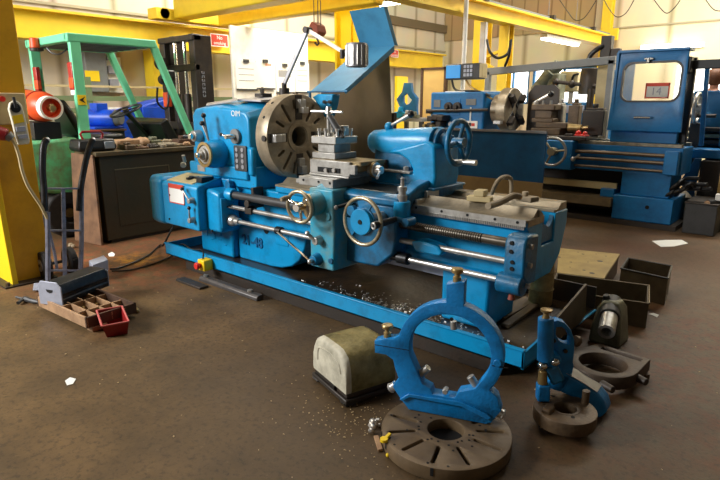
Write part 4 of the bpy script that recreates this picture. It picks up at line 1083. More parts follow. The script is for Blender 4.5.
# ---- moulded cream cover on a dark base
A = PZ(312, 378, 0); B = PZ(346, 408, 0); Cc = PZ(389, 386, 0)
ux = _n(B-A); uy = Vector((-ux.y, ux.x, 0))
wx = (B-A).length; wy = .295
cg = thing('gear_cover', (A+B)/2+uy*.15, 'mouldy cream box-shaped cover on a black iron base, left of the blue ring steady', 'cover')
Mc = Matrix(((ux.x, uy.x, 0, A.x), (ux.y, uy.y, 0, A.y), (0, 0, 1, 0), (0, 0, 0, 1)))
m = MB().bb(0, wx, 0, wy, .012, .035, Mc).bb(.012, wx-.012, .012, wy-.012, .035, .062, Mc)
for (x, y) in ((0, 0), (wx-.06, 0), (0, wy-.06), (wx-.06, wy-.06)): m.bb(x, x+.06, y, y+.06, 0, .012, Mc)
bs = m.build('base', DARKIRON, cg, .005)
h = .265
def sec(y, ix, dz):
    p = [(.008+ix*.2, .062), (.004+ix*.2, .075), (.006+ix*.3, .15), (.012+ix*.6, h-.075+dz*.5), (.03+ix, h-.03+dz), (.075+ix, h-.004+dz), (.12, h+dz), (wx-.12, h+dz), (wx-.075-ix, h-.004+dz), (wx-.03-ix, h-.03+dz), (wx-.012-ix*.6, h-.075+dz*.5), (wx-.006-ix*.3, .15), (wx-.004-ix*.2, .075), (wx-.008-ix*.2, .062)]
    return [Mc @ Vector((x, y, z)) for x, z in p]
MB().loft([sec(.006, .016, -.022), sec(.010, .008, -.010), sec(.022, .002, -.002), sec(.034, 0, 0)]).build('front_panel', CREAMBOXF, cg, 0, 60)  # front coloured paler and greyer than the rest of the cover
m = MB().loft([sec(.034, 0, 0), sec(.15, 0, .002), sec(wy-.04, 0, 0), sec(wy-.02, .003, -.004), sec(wy-.008, .012, -.018)])
cov = m.build('cover', CREAMBOX, cg, 0, 60)
m = MB(); pr = [(.05, .13), (.055, .18), (.075, .205), (.16, .215), (.20, .205), (.235, .19), (.25, .15)]
m.tube([Mc @ Vector((x*wx/.30, .007, z)) for x, z in pr], .006, 8, 4).build('raised_rib', CREAMBOXF, cov)
m = MB().bb(wx*.55, wx*.68, -.001, .013, .04, .062, Mc).build('latch', BLACK, cg)
# ---- second (travelling) steady leaning up at the right
hd2 = math.radians(38)
U2 = Vector((math.cos(hd2), math.sin(hd2), 0)); N2 = Vector((math.sin(hd2), -math.cos(hd2), 0))
F0 = PZ(596, 418, 0); F0 = Vector((F0.x, F0.y, 0))
def lo2(x, y, d=0.0):
    q = PP(x, y, F0+N2*d, N2)-F0; return (q.dot(U2), max(q.z, 0.0))
def W2(p, d=0.0): return F0+U2*p[0]+Vector((0, 0, p[1]))+N2*d
fr = thing('travelling_steady', (F0.x, F0.y, 0), 'blue travelling steady with a sloping foot standing right of the chip tray corner', 'steady rest')
plate_px = [(552, 322), (558, 320.5), (565, 323), (571, 330), (574.5, 340), (574.5, 352), (573, 362), (574, 366), (572, 376), (564, 388), (560, 392), (551, 389), (548, 384), (553, 376), (556, 365), (555.5, 355), (551, 345)]
hole_px = [(556.5, 327.5), (562, 327), (567, 331), (570.5, 338), (570, 344.5), (565.5, 344.5), (559.5, 341), (556, 335)]
MB().plate([lo2(*p) for p in plate_px], [[lo2(*p) for p in hole_px]], .05, frame(F0-N2*.05, U2, (0, 0, 1)), .004).build('frame', BLUES, fr)
# broad sloping web of the foot (grey worn top)
EXT = U2*.05-N2*.075
te = [W2(lo2(*p), .0) for p in [(566, 374), (582, 383), (597, 393)]]
MB().slab([p+Vector((0, 0, .002)) for p in te]+[p+EXT*.9+Vector((0, 0, .002)) for p in te[::-1]], (0, 0, .003)).build('worn_top', ALU, fr)
top = [(562, 372), (573, 362.5), (588, 372), (604, 387), (612, 400), (606, 404), (598, 393)]
ft = MB().slab([W2(lo2(*p), .0) for p in [(560, 375), (566, 374), (582, 383), (597, 393), (604, 402), (607, 412), (600, 419.5), (594, 420.5), (592, 408), (573, 398), (559, 392)]], U2*.05-N2*.075).build('foot', BLUES, fr, .012, seg=3)
MB().slab([W2(lo2(*p), .0)+Vector((0, 0, .004)) for p in [(574.5, 366), (586, 371.5), (605, 387.5), (612, 400)]]+[W2(lo2(*p), .068)+Vector((0, 0, .004)) for p in [(612, 400), (605, 387.5), (586, 371.5), (574.5, 366)]], (0, 0, .002)).build('worn_top', ALU, fr) if False else None
# upright post with brass cap
pa = lo2(543.5, 357); pb = lo2(544, 315)
MB().cyl(W2(pa, .03), W2(pb, .03), .036, .033, 24).build('post', BLUES, fr, .005)
pt = W2(pb, .03)
MB().rev([(0, -.005), (.018, -.005), (.013, .012), (.012, .02), (.024, .028), (.025, .038), (0, .042)], pt, (0, 0, 1), 20).build('adjusting_screw', BRASS, fr)
# lower pad with spring plunger
pc_, pd = lo2(540, 386), lo2(540, 396)
MB().bar(W2(lo2(540, 395), .04), W2(lo2(541, 379), .04), .055, .05, N2).build('pad', BLUES, fr, .008)
MB().cyl(W2(lo2(540, 379), .04), W2(lo2(540.5, 366), .04), .022, .018, 16).build('plunger', BRASS, fr, .003)
MB().ball(W2(lo2(540.5, 361.5), .04), .022, 14).build('ball_end', CHROME, fr)
q = lo2(551.5, 356.5)
bo = MB().cyl(W2(q, -.01), W2(q, .05), .034, .03, 20).build('boss', BLUES, fr, .006)
MB().ball(W2(q, .055), .019, 14).build('ball_end', CHROME, bo)
q0 = lo2(556, 378); q1 = lo2(548, 362)
MB().bar(W2(q0, .03), W2(q1, .03), .06, .05, N2).build('arm', BLUED, fr, .012)
for (x, y) in ((553.5, 340), (565, 350.5)):
    q = lo2(x, y); MB().cyl(W2(q, -.01), W2(q, .012), .009, None, 10).build('bolt', DARKIRON, fr)
q = lo2(576, 342); MB().cyl(W2(q, -.02), W2(lo2(579, 344), -.03), .02, .026, 16).build('knurled_nut', RUSTIRON, fr)
MB().slab([W2(lo2(524, 369.5), .02)] + [W2(lo2(*p), .02) for p in ((524, 369), (524.2, 369), (524.1, 369.4))], N2*.001) if False else None
# ---- round back plate with pins
pc = PZ(565, 409, .10)
rb = thing('chuck_flange', (pc.x, pc.y, 0), 'small round brown iron flange on stub legs in front of the travelling steady', 'flange')
hl_ = [circ(.048, 28)]
MB().plate(circ(.132, 48), hl_, .06, Matrix.Translation((pc.x, pc.y, .045)), .004).build('plate', RUSTIRON, rb)
MB().rev([(.049, .05), (.062, .05), (.062, .10), (.060, .106), (.049, .106)], (pc.x, pc.y, 0), (0, 0, 1), 36, True).build('hub_ring', RUSTIRON, rb)
for x, y in ((585, 397),): 
    q = PZ(x, y+6, .105); MB().cyl((q.x, q.y, .0), (q.x, q.y, .165), .016, None, 14).build('pin', RUSTIRON, rb)
q = PZ(548, 411, .105); MB().bb(q.x-.02, q.x+.02, q.y-.03, q.y+.03, .07, .125).build('lug', RUSTIRON, rb, .008)
q = PZ(571, 427, .0); MB().cyl((q.x, q.y, 0), (q.x, q.y, .06), .016, None, 12).build('pin', RUSTIRON, rb)
MB().cyl((pc.x-.09, pc.y+.05, 0), (pc.x-.09, pc.y+.05, .06), .016, None, 12).build('pin', RUSTIRON, rb)
m = MB()
for (x, y) in ((553, 396), (574, 393), (545, 400), (573, 417)):
    q = PZ(x, y, .106); m.cyl((q.x, q.y, .1045), (q.x, q.y, .1062), .009, None, 10)
m.build('bolt_hole', BLACKM, rb)
# ---- brown open steady casting lying flat
pc = PZ(603, 362, .10)
Ux = _n(PZ(635, 349, .1)-PZ(589, 335, .1)); Ux = Vector((Ux.x, Ux.y, 0)).normalized(); Uy = Vector((-Ux.y, Ux.x, 0))
fs = thing('ring_casting', (pc.x, pc.y, 0), 'rusty brown ring steady casting lying flat on the floor behind the travelling steady', 'steady rest')
Mf = Matrix(((Ux.x, Uy.x, 0, pc.x), (Ux.y, Uy.y, 0, pc.y), (0, 0, 1, .03), (0, 0, 0, 1)))
oc = [(-.12, .215), (.155, .215), (.168, .02)]+circ(.168, 20, (0, 0), 0, -PI)+[(-.168, .05)]
MB().plate(oc, [circ(.115, 40), [(-.08, .155), (.125, .155), (.125, .19), (-.08, .19)]], .07, Mf, .008).build('ring', paint('dark rusty casting', (78, 62, 46), .55, .1, (48, 38, 28), .5, 10, .2), fs)
m = MB()
for x, y in ((-.15, .18), (.15, .18), (0, -.16)): m.cyl((Mf @ Vector((x, y, -.03))), (Mf @ Vector((x, y, .0))), .022, None, 10)
m.build('lug', RUSTIRON, fs)
for (x, y) in ((.09, -.165), (.17, .03)):
    MB().cyl(Mf @ Vector((x-.02, y, .035)), Mf @ Vector((x+.045, y-.02, .035)), .022, .018, 14).build('adjusting_screw', DARKIRON, fs, .003)
# ---- grey-green stand with a pipe socket
b0 = PZ(604, 345, 0)
st = thing('pipe_bracket', (b0.x, b0.y+.08, 0), 'grey-green cast bracket holding a short steel pipe, beside the dark trough', 'bracket')
x0, y0 = b0.x-.0, b0.y+.02
KS = .72
m = MB().loft([[(x0-.095, y0-.03, 0), (x0+.085, y0-.03, 0), (x0+.09, y0+.16, 0), (x0-.09, y0+.16, 0)], [(x0-.088, y0-.02, .10), (x0+.078, y0-.02, .10), (x0+.08, y0+.15, .10), (x0-.08, y0+.15, .10)],
               [(x0-.07, y0+.0, .215), (x0+.062, y0+.0, .215), (x0+.065, y0+.14, .215), (x0-.065, y0+.14, .215)], [(x0-.04, y0+.02, .262), (x0+.036, y0+.02, .262), (x0+.036, y0+.12, .262), (x0-.04, y0+.12, .262)]])
m.build('body', GREYG, st, .015)
ax = Vector((.22, -1, -.25)).normalized()
pp = Vector((x0+.01, y0-.005, .19))
MB().cyl(pp+ax*-.14, pp+ax*.03, .060, .055, 28).build('socket', GREYD, st, .008)
MB().rev([(.028, 0), (.046, 0), (.046, .20), (.028, .20)], pp+ax*-.02, ax, 28, True).build('pipe', STEEL, st)
MB().cyl(pp+ax*.02, pp+ax*.03, .03, None, 20).build('pipe_bore', BLACKM, st)
MB().cyl((x0-.035, y0+.06, .25), (x0-.04, y0+.05, .285), .022, .018, 12).build('locking_bolt', GREYD, st, .003)
# ---- trough and bins behind
def openbox(name, P, h, wall, mat, label, cat, inner=None, ribs=None):
    # P: four floor corners in order, h height
    P = [Vector((p.x, p.y, 0)) for p in P]
    c = sum(P, Vector())/4
    o = thing(name, c, label, cat)
    m = MB()
    Q = [p+(c-p).normalized()*wall*1.4 for p in P]
    for i in range(4):
        j = (i+1) % 4
        m.slab([P[i], P[j], Q[j], Q[i]], (0, 0, h))
    m.build('side', mat, o)
    MB().slab([p+Vector((0, 0, .004)) for p in Q], (0, 0, .006)).build('bottom', inner or mat, o)
    m = MB()
    for i in range(4):
        j = (i+1) % 4; m.cyl(P[i]+Vector((0, 0, h)), P[j]+Vector((0, 0, h)), .006, None, 8)
    m.build('rim', ribs or mat, o)
    return o
TROUGH = paint('oily trough steel', (98, 86, 64), .46, .15, (64, 54, 40), .5, 6, .1)
RIMM = paint('worn rim', (118, 106, 84), .4, .5, (80, 70, 54), .4, 12)
a = PZ(649, 303, .17); b_ = PZ(649, 285, .17); c_ = PZ(557, 273, .17)
d_ = a+(c_-b_)
openbox('drip_trough', [d_, a, b_, c_], .165, .008, TROUGH, 'long dark oily drip trough on the floor right of the chip tray', 'trough', None, RIMM)
A0 = PZ(612, 272, .2); B0 = PZ(655, 287, .2); C0_ = PZ(672, 266, .2); D0 = PZ(628, 258, .2)
BINM = paint('dusty bin steel', (104, 90, 66), .5, .1, (52, 44, 34), .45, 7)
openbox('swarf_bin', [A0+Vector((.02, .14, 0)), B0+Vector((.02, .26, 0)), C0_, D0], .2, .008, BINM, 'square dark swarf bin behind the drip trough, away from the lathe', 'bin', None, GREYD)
# low crate carrying the oily board
p = [PZ(557, 272.5, .165), PZ(604, 278.5, .165), PZ(620, 254, .165), PZ(559, 248, .165)]
p = [Vector((q.x, q.y, 0)) for q in p]
c = sum(p, Vector())/4
solo(MB().slab([q+(c-q)*.03 for q in p], (0, 0, .145)), 'low_crate', WOODD, 'low dark crate supporting the oily board, behind the drip trough', 'crate', None, .004)
bd = thing('oily_board', c+Vector((0, 0, .145)), 'golden oily board with stains lying on the low crate behind the trough', 'board')
MB().slab([q+Vector((0, 0, .146)) for q in p], (0, 0, .02)).build('board', GOLDBOARD, bd, .003)
m = MB()
for (x, y, r) in ((600, 261, .022), (592, 273, .02), (584, 270, .012), (559, 257, .016), (571, 262, .01), (606, 256, .008), (578, 252, .008), (583, 254, .012), (596, 254, .006), (570, 267, .006), (588, 262, .006)):
    q = PZ(x, y, .167); m.rev([(0, 0), (r, 0), (r*.96, .0006), (0, .0006)], (q.x, q.y, .1662), (0, 0, 1), 14)
m.build('stain', BLACK, bd)
# ---- dirty drum inside the tray end
q = (-1.36, 3.36)
dr = thing('oil_drum', (q[0], q[1], .118), 'small dirty tan cylinder standing in the chip tray under the bed end', 'cylinder')
MB().rev([(0, 0), (.070, 0), (.075, .01), (.075, .10), (.080, .11), (.075, .12), (.075, .22), (.080, .23), (.075, .24), (.072, .36), (0, .36)], (q[0], q[1], .118), (0, 0, 1), 28).build('body', paint('dirty tan', (196, 166, 108), .5, .1, (84, 66, 40), .5, 9, .2), dr)
MB().cyl((q[0], q[1], .478), (q[0], q[1], .50), .02, None, 12).build('cap', DARKIRON, dr)
# planks in the tray
for k, (x0, y0, x1, y1, w) in enumerate(((497, 318, 535, 297, .10), (505, 326, 537, 304, .05))):
    a = PZ(x0, y0, .13); b_ = PZ(x1, y1, .13)
    solo(MB().bar((a.x, a.y, .131), (b_.x, b_.y, .131), w, .022), 'wooden_slat', paint('oily wood %d' % k, (96, 78, 52), .5, 0, (60, 46, 30), .45, 14), 
         ['wide oily wooden slat lying in the chip tray beside the right leg', 'narrow oily wooden slat lying in the chip tray nearer the tray corner'][k], 'slat', None, .003)
# steel bar on the floor in front of the tray
a = PZ(203, 272, .03); b_ = PZ(262, 296, .03)
bar_ = thing('steel_bar', ((a.x+b_.x)/2, (a.y+b_.y)/2, 0), 'grey steel bar with bolts lying on the floor below the yellow stop box', 'bar')
yb_ = 2.41
MB().prism([(yb_-.035, 0), (yb_+.025, 0), (yb_+.025, .04), (yb_-.02, .04), (yb_-.035, .025)], 'x', a.x+.1, b_.x).build('bar', paint('oily grey bar', (88, 84, 82), .4, .3, (56, 50, 46), .4, 10), bar_, .004)
for x in (a.x+.15, b_.x-.12): MB().cyl((x, yb_, .04), (x, yb_, .055), .02, None, 6).build('bolt', STEELB, bar_)
solo(MB().bb(a.x-.04, a.x+.3, 2.25, 2.33, 0, .018), 'flat_strip', DARKIRON, 'dark flat strip on the floor in front of the steel bar', 'strip', None, .003)
# scraps near the face plate
a = PZ(376, 436, .01); b_ = PZ(380.5, 450, .01)
solo(MB().bar((a.x, a.y, .008), (b_.x, b_.y, .008), .02, .012), 'wood_sliver', WOOD, 'pale wooden sliver on the floor at the left edge of the face plate', 'scrap', None, .002)
a = PZ(384, 441, .062); b_ = PZ(390, 436, .062)
yk = MB().cyl((a.x, a.y, .062), (a.x, a.y, .074), .016, None, 16).bar((a.x, a.y, .068), (b_.x, b_.y, .072), .012, .01)
solo(yk, 'plastic_tag', YELLOWB, 'small yellow plastic tag on the left rim of the face plate', 'tag')
a = PZ(388, 457, .0); solo(MB().ball((a.x, a.y, .009), .009, 10), 'yellow_cap', YELLOWB, 'tiny yellow cap on the floor against the face plate rim', 'cap')
a = PZ(374, 429, .0)
m = MB()
for k in range(9): m.ball((a.x+random.uniform(-.02, .02), a.y+random.uniform(-.04, .04), random.uniform(.008, .03)), random.uniform(.008, .016), 8)
solo(m, 'crumpled_foil', STEELB, 'crumpled silver foil on the floor left of the face plate', 'foil')
# floor litter
m = MB()
for k in range(260):
    x = random.gauss(-1.45, .22); y = random.gauss(1.68, .13)
    if (x+1.083)**2+(y-1.80)**2 < .29**2: continue
    r_ = random.uniform(.0008, .0024)
    m.bb(-r_*1.6, r_*1.6, -r_, r_, 0, r_, Matrix.Translation((x, y, .0005)) @ Matrix.Rotation(random.uniform(0, PI), 4, 'Z'))
for k in range(200):
    x = random.uniform(-4.8, .2); y = random.uniform(1.0, 3.6)
    if -4.45 < x < -1.0 and y > 2.38: continue
    if y > 2.0 and x > -1.1: pass
    r_ = random.uniform(.001, .0035)
    m.bb(-r_*1.6, r_*1.6, -r_, r_, 0, r_, Matrix.Translation((x, y, .0005)) @ Matrix.Rotation(random.uniform(0, PI), 4, 'Z'))
solo(m, 'floor_litter', paint('litter', (176, 152, 112), .6), 'fine pale chips littering the concrete floor', 'litter', None, 0, 'stuff')
def flat(name, pts, label, mat=WHITEPAPER, cat='paper'):
    return solo(MB().slab([PZ(x, y, .002) for x, y in pts], (0, 0, .0015)), name, mat, label, cat)
flat('paper_sheet', [(652, 241), (666, 240), (682, 240), (688, 243.5), (674, 246.5), (661, 247)], 'white paper sheet on the red floor before the second lathe pedestal')
flat('paper_scrap', [(648.5, 314), (653, 313), (659, 315), (657, 317.5), (654, 316)], 'small torn white paper scrap on the floor right of the trough')
flat('paper_scrap', [(65, 381), (70, 377.5), (76, 379), (73, 384), (67, 385.5)], 'small white paper scrap alone on the bare floor at lower left')
flat('paper_scrap', [(108, 254), (112, 252), (115, 254), (114, 256.5), (109, 256.5)], 'white paper scrap on the red floor at the foot of the bench')
# ================================================================== LEFT SIDE
# ---- foreground yellow column
t = thing('steel_column', (-4.96, 1.5, 0), 'yellow steel column at the left edge of the view, carrying a switch box', 'column')
MB().bb(-5.08, -4.83, 1.385, 1.65, 0, 5.3).build('web_face', YELLOW, t, .006)
MB().prism([(-5.08, 0), (-4.76, 0), (-4.80, .5), (-4.82, 1.0), (-4.83, 5.3), (-5.08, 5.3)], 'y', 1.345, 1.385).build('flange', YELLOWB, t, .004)
MB().bb(-5.2, -4.72, 1.28, 1.66, 0, .012).build('base_plate', DARKIRON, t)
m = MB()
for x, y in ((-4.76, 1.31), (-4.76, 1.63)): m.cyl((x, y, .012), (x, y, .04), .018, None, 6)
m.build('anchor_bolt', RUSTIRON, t)
a = PX(25, 93, -4.76); b_ = PX(-6, 125, -4.76)
t = thing('switch_box', (-4.79, a.y-.1, b_.z), 'beige switch box fixed to the yellow column at far left', 'switch box')
MB().bb(-4.83, -4.76, b_.y, a.y, b_.z, a.z).build('case', BEIGE, t, .008)
q = PX(2, 99, -4.75); MB().cyl((-4.76, q.y, q.z), (-4.735, q.y, q.z), .02, None, 14).build('button', REDB, t)
# pendant control hanging on a black hook
X_ = -4.68
t = thing('control_pendant', PX(22, 140, X_), 'pale control pendant with yellow label hanging on a black hook from the switch box', 'pendant')
prof = [(9, 109), (10, 103), (14, 100.5), (18, 101), (22, 105), (24, 112), (27, 124), (30, 140), (29.5, 144), (19, 145), (16, 136), (12, 120)]
pts = [PX(x, y, X_) for x, y in prof]
MB().slab(pts, (-.035, 0, 0)).build('body', BEIGE and paint('pendant ivory', (206, 200, 178), .5, 0, (160, 150, 122), .3, 10), t, .006)
lab = [PX(x, y, X_+.003) for x, y in ((12.5, 116), (22.5, 114), (24.5, 122), (14.5, 124))]
MB().slab(lab, (-.004, 0, 0)).build('yellow_label', YELLOWB, t)
for (x0, y0, x1, y1) in ((16, 127, 25.5, 132), (18, 135, 27.5, 139)):
    p = [PX(x, y, X_+.008) for x, y in ((x0, y0), (x1, y0-1), (x1+.8, y1-1), (x0+1, y1))]
    MB().slab(p, (-.012, 0, 0)).build('key_pad', GREYL, t, .002)
hole = PX(15.8, 108, X_+.004)
MB().cyl(hole, hole+Vector((-.006, 0, 0)), .034, None, 24).build('hanging_hole', BLACK, t)
MB().tube([PX(13.5, 97, X_+.01), PX(15, 103, X_+.012), PX(16, 108, X_+.01)], .011, 8, 3).build('hook', BLACK, t)
# red plug and armoured cable
t = thing('red_plug', PX(4, 133, -4.72), 'red industrial plug with grey cable at the far left edge, below the switch box', 'plug')
MB().cyl(PX(-6, 132, -4.70), PX(7, 135, -4.66), .055, .045, 20).build('body', RED, t, .004)
MB().cyl(PX(7, 135, -4.66), PX(12, 139, -4.65), .04, .028, 18).build('gland', GREYP, t, .003)
MB().tube([PX(x, y, -4.66) for x, y in ((11.5, 138.5), (15, 144), (19, 156), (22, 170), (27, 184), (33, 194), (41, 206), (48, 220))], .013, 8, 5).build('cable', BEIGE, t)
# ---- hand truck
BLK = paint('worn black tube', (46, 45, 46), .35, .5, (96, 94, 92), .3, 14)
STRUT = paint('scuffed blue-grey tube', (148, 150, 166), .4, .6, (66, 62, 66), .4, 14)
ht = thing('hand_truck', (-4.64, 1.70, 0), 'worn blue-grey hand truck standing between the yellow column and the dark bench', 'hand truck')
def hx(x, y):
    return PX(x, y, -4.72+.10*(y-140)/145)
Lr = [(41.5, 205), (47, 232), (49, 258), (48.5, 285)]
Rr = [(80, 205), (81, 232), (80.5, 258), (80, 274)]
MB().tube([hx(x, y) for x, y in ((47.5, 212), (48, 240), (48, 284))], .019, 10).tube([hx(x, y) for x, y in ((81.5, 190), (81.5, 240), (80.5, 276))], .019, 10).build('side_rail', STRUT, ht)
for pts in (((47, 140), (44.5, 143), (43, 152), (42.5, 170), (44, 190), (45, 211)), ((93, 140), (90, 146), (86.5, 158), (83.5, 172), (80.5, 190), (79, 211))):
    h = MB().tube([hx(x, y) for x, y in pts], .025, 12, 5).build('handle', BLK, ht)
    MB().ball(hx(*pts[0]), .023, 12).build('end_cap', ALU, h)
m = MB()
for y, xa, xb in ((188.5, 46, 80), (230.5, 49, 81), (270.5, 49, 80.5)): m.bar(hx(xa, y), hx(xb, y), .022, .014)
m.build('cross_bar', STRUT, ht, .002)
MB().bar(hx(63, 188), hx(65.2, 282), .03, .012, (1, 0, 0)).build('centre_strap', STRUT, ht, .002)
for pts in (((51, 232), (54, 244), (57, 256), (59, 270)),):
    MB().tube([hx(x, y)+Vector((-.04, 0, 0)) for x, y in pts], .012, 8, 4).build('stay', STRUT, ht)
for y_ in (1.60, 1.80):
    w = MB().cyl((-4.80, y_-.03, .11), (-4.80, y_+.03, .11), .11, None, 28).build('wheel', RUBBER, ht, .012)
    MB().cyl((-4.80, y_-.035, .11), (-4.80, y_+.035, .11), .05, None, 18).build('wheel_hub', ALU, w)
MB().cyl((-4.80, 1.56, .11), (-4.80, 1.84, .11), .013, None, 10).bar((-4.8, 1.6, .11), (-4.66, 1.6, .14), .03, .012).bar((-4.8, 1.8, .11), (-4.66, 1.8, .14), .03, .012).build('axle', DARKIRON, ht)
MB().bb(-4.66, -4.46, 1.56, 1.83, .0, .012).build('toe_plate', ALU, ht)
# ---- dark trough cover leaning across the tray
Z_ = .13
p_ = [PZ(45, 285, .16), PZ(60, 283, .16)]
dc = thing('trough_cover', PZ(80, 292, 0), 'dark ribbed metal trough with grey end plate lying across the compartment tray', 'trough')
a0 = PZ(62, 305, .085); a1 = PZ(109, 286, .085)
b0 = PZ(45, 302, .085); ax = (a1-a0); ax = Vector((ax.x, ax.y, 0)).normalized(); sx = Vector((-ax.y, ax.x, 0))
L_ = (a1-a0).length
Mt = Matrix(((ax.x, sx.x, 0, a0.x), (ax.y, sx.y, 0, a0.y), (0, 0, 1, .085), (0, 0, 0, 1)))
pr = [(.0, .0), (.0, .03), (.008, .035), (.008, .06), (.0, .065), (.004, .10), (.02, .135), (.15, .14), (.17, .10), (.17, 0)]
m = MB(); A = [Mt @ Vector((0.01, y, z)) for y, z in pr]; B = [Mt @ Vector((L_, y, z-.0)) for y, z in pr]
m.loft([A, B]); m.build('channel', BLK, dc, .004)
e = MB().slab([Mt @ Vector((0, y, z)) for y, z in ((-.015, -.01), (-.015, .12), (.02, .155), (.16, .155), (.185, .12), (.185, -.01))], -ax*.008).build('end_plate', GREYL, dc, .002)
MB().plate([(-.03, 0), (.03, 0), (.022, -.018), (0, -.025), (-.022, -.018)], [], .003, frame(Mt @ Vector((-.010, .085, .10)), sx, (0, 0, 1)) , 0).build('finger_hole', BLACK, e)
MB().slab([Mt @ Vector((L_+.001, y, z)) for y, z in ((0, 0), (0, .12), (.16, .13), (.16, 0))], ax*.006).build('far_plate', GREYL, dc)
solo(MB().slab([PZ(x, y, .012) for x, y in ((33, 291), (34, 284.5), (48, 284), (52, 290))], (0, 0, .012)), 'flat_plate', GREYL, 'light grey metal plate on the floor left of the dark trough', 'plate', None, .002)
solo(MB().slab([PZ(x, y, .05) for x, y in ((90, 271), (105, 265.5), (109, 270), (94, 276))], (0, 0, .09)), 'angle_plate', GREYL, 'light grey angle plate behind the far end of the dark trough', 'plate', None, .002)
# ---- compartment tray
P_ = [PZ(38, 306, .03), PZ(87, 329, .03), PZ(133, 308, .03)]
ex = (P_[1]-P_[0]); W_ = ex.length; ex.normalize(); ey = Vector((-ex.y, ex.x, 0))
if ey.dot(P_[2]-P_[1]) < 0: ey = -ey
D_ = .34
Mt2 = Matrix(((ex.x, ey.x, 0, P_[0].x), (ex.y, ey.y, 0, P_[0].y), (0, 0, 1, .032), (0, 0, 0, 1)))
ct = thing('compartment_tray', (P_[0]+P_[2])/2, 'wooden divided tray on the floor in front of the dark trough', 'tray')
h = .07
m = MB().bb(0, W_, 0, .015, 0, h, Mt2); m.build('front_board', WOOD, ct, .002)
m = MB().bb(0, W_, D_-.015, D_, 0, h, Mt2).bb(0, .015, 0, D_, 0, h, Mt2).bb(W_-.015, W_, 0, D_, 0, h, Mt2); m.build('side_board', WOODD, ct, .002)
MB().bb(.01, W_-.01, .01, D_-.01, 0, .012, Mt2).build('bottom', paint('dusty tray wood', (120, 88, 44), .6, 0, (70, 50, 30), .45, 12), ct)
m = MB()
for k in (1, 2, 3): m.bb(0, W_, D_*k/4-.005, D_*k/4+.005, .01, h*.85, Mt2)
m.bb(W_*.45, W_*.45+.01, 0, D_, .01, h*.85, Mt2).bb(W_*.75, W_*.75+.01, 0, D_, .01, h*.85, Mt2)
m.build('divider', WOOD, ct)
m = MB()
for k in range(46):
    x = random.uniform(.05, W_-.05); y = random.uniform(.03, D_-.05); r_ = random.uniform(.006, .016)
    m.ball(Mt2 @ Vector((x, y, .012+r_*.5)), r_, 6)
solo(m, 'small_fittings', BRASS, 'loose small brass-coloured fittings in the compartments of the wooden tray', 'fittings', None, 0, 'stuff')
a = PZ(90, 331, .0)
MB_ = MB().bb(-.035, .035, -.0, .10, 0, .031, frame((a.x, a.y, 0), ex, ey))
solo(MB_, 'wood_block', WOOD, 'small wooden block propping the front corner of the divided tray', 'block', None, .003)
a = PZ(112, 296, .0)
# ---- red bin
a = PZ(107, 337.5, 0); b_ = PZ(127.5, 333.5, 0)
ex2 = (b_-a).normalized(); ey2 = Vector((-ex2.y, ex2.x, 0))
w = (b_-a).length
rbn = thing('red_bin', (a+b_)/2+ey2*.1, 'small open red plastic bin on the floor beside the divided tray', 'bin')
Mb = Matrix(((ex2.x, ey2.x, 0, a.x), (ex2.y, ey2.y, 0, a.y), (0, 0, 1, 0), (0, 0, 0, 1)))
def rect(x0, x1, y0, y1, z): return [Mb @ Vector(p) for p in ((x0, y0, z), (x1, y0, z), (x1, y1, z), (x0, y1, z))]
m = MB(); t_ = .006; H_ = .085; D2 = .215
fl = rect(0, w, 0, D2, 0); tp_ = rect(-.022, w+.012, -.02, D2+.01, H_)
tp_[2].z += .02; tp_[3].z += .02
ifl = rect(t_, w-t_, t_, D2-t_, t_); itp = rect(-.022+t_, w+.012-t_, -.02+t_, D2+.01-t_, H_); itp[2].z += .02; itp[3].z += .02
V = [[m.bm.verts.new(p) for p in r] for r in (fl, tp_, itp, ifl)]
for A, B in zip(V, V[1:]):
    for i in range(4): m.bm.faces.new((A[i], A[(i+1) % 4], B[(i+1) % 4], B[i]))
m.bm.faces.new(V[0][::-1]); m.bm.faces.new(V[3])
m.build('shell', RED, rbn)
m = MB()
for i in range(4): m.cyl(tp_[i], tp_[(i+1) % 4], .006, None, 8)
m.build('rim', paint('scuffed red rim', (196, 96, 90), .5), rbn)
# rag and stick left
m = MB().tube([PZ(x, y, .02) for x, y in ((18, 303), (24, 299), (32, 301), (42, 303))], [.012, .02, .016, .01], 8, 4).tube([PZ(x, y, .01) for x, y in ((16, 297), (30, 300), (47, 301))], .008, 6, 3)
solo(m, 'oily_rag', GREYD, 'twisted dark rag and stick on the floor left of the divided tray', 'rag')
for k, (x, y) in enumerate(((71, 246), (73, 257))):
    p = PZ(x, y, .02); solo(MB().ball((p.x, p.y, .026), .028, 8).ball((p.x+.03, p.y+.01, .022), .022, 8), 'scrap_lump', HOSE, ['small tan scrap on the floor seen through the hand truck, farther one', 'small tan scrap on the floor seen through the hand truck, nearer one'][k], 'scrap')
p = PZ(136, 312, 0); solo(MB().ball((p.x, p.y, .016), .02, 8).ball((p.x+.022, p.y, .014), .016, 8), 'scrap_nut', BRASS, 'small tan nut on the floor right of the red bin', 'nut')
# black cables on the floor running to the lathe
solo(MB().tube([PZ(110, 269, .012), PZ(118, 268, .012), PZ(135, 262, .012), PZ(150, 254, .012), PZ(160, 245, .012), (-4.72, 2.62, .10), (-4.66, 2.72, .30), (-4.64, 2.78, .352)], .009, 8, 6), 'power_cable', BLACK, 'thick black power cable running from the dark trough up to the lathe gearbox', 'cable')
solo(MB().tube([PZ(112, 271, .01), PZ(130, 270, .01), PZ(150, 265, .01), PZ(163, 260, .01), PZ(178, 252, .01), PZ(181, 247, .01)], .007, 8, 6), 'power_cable', BLACK, 'thin black cable lying on the floor nearer the camera, in front of the thick one', 'cable')
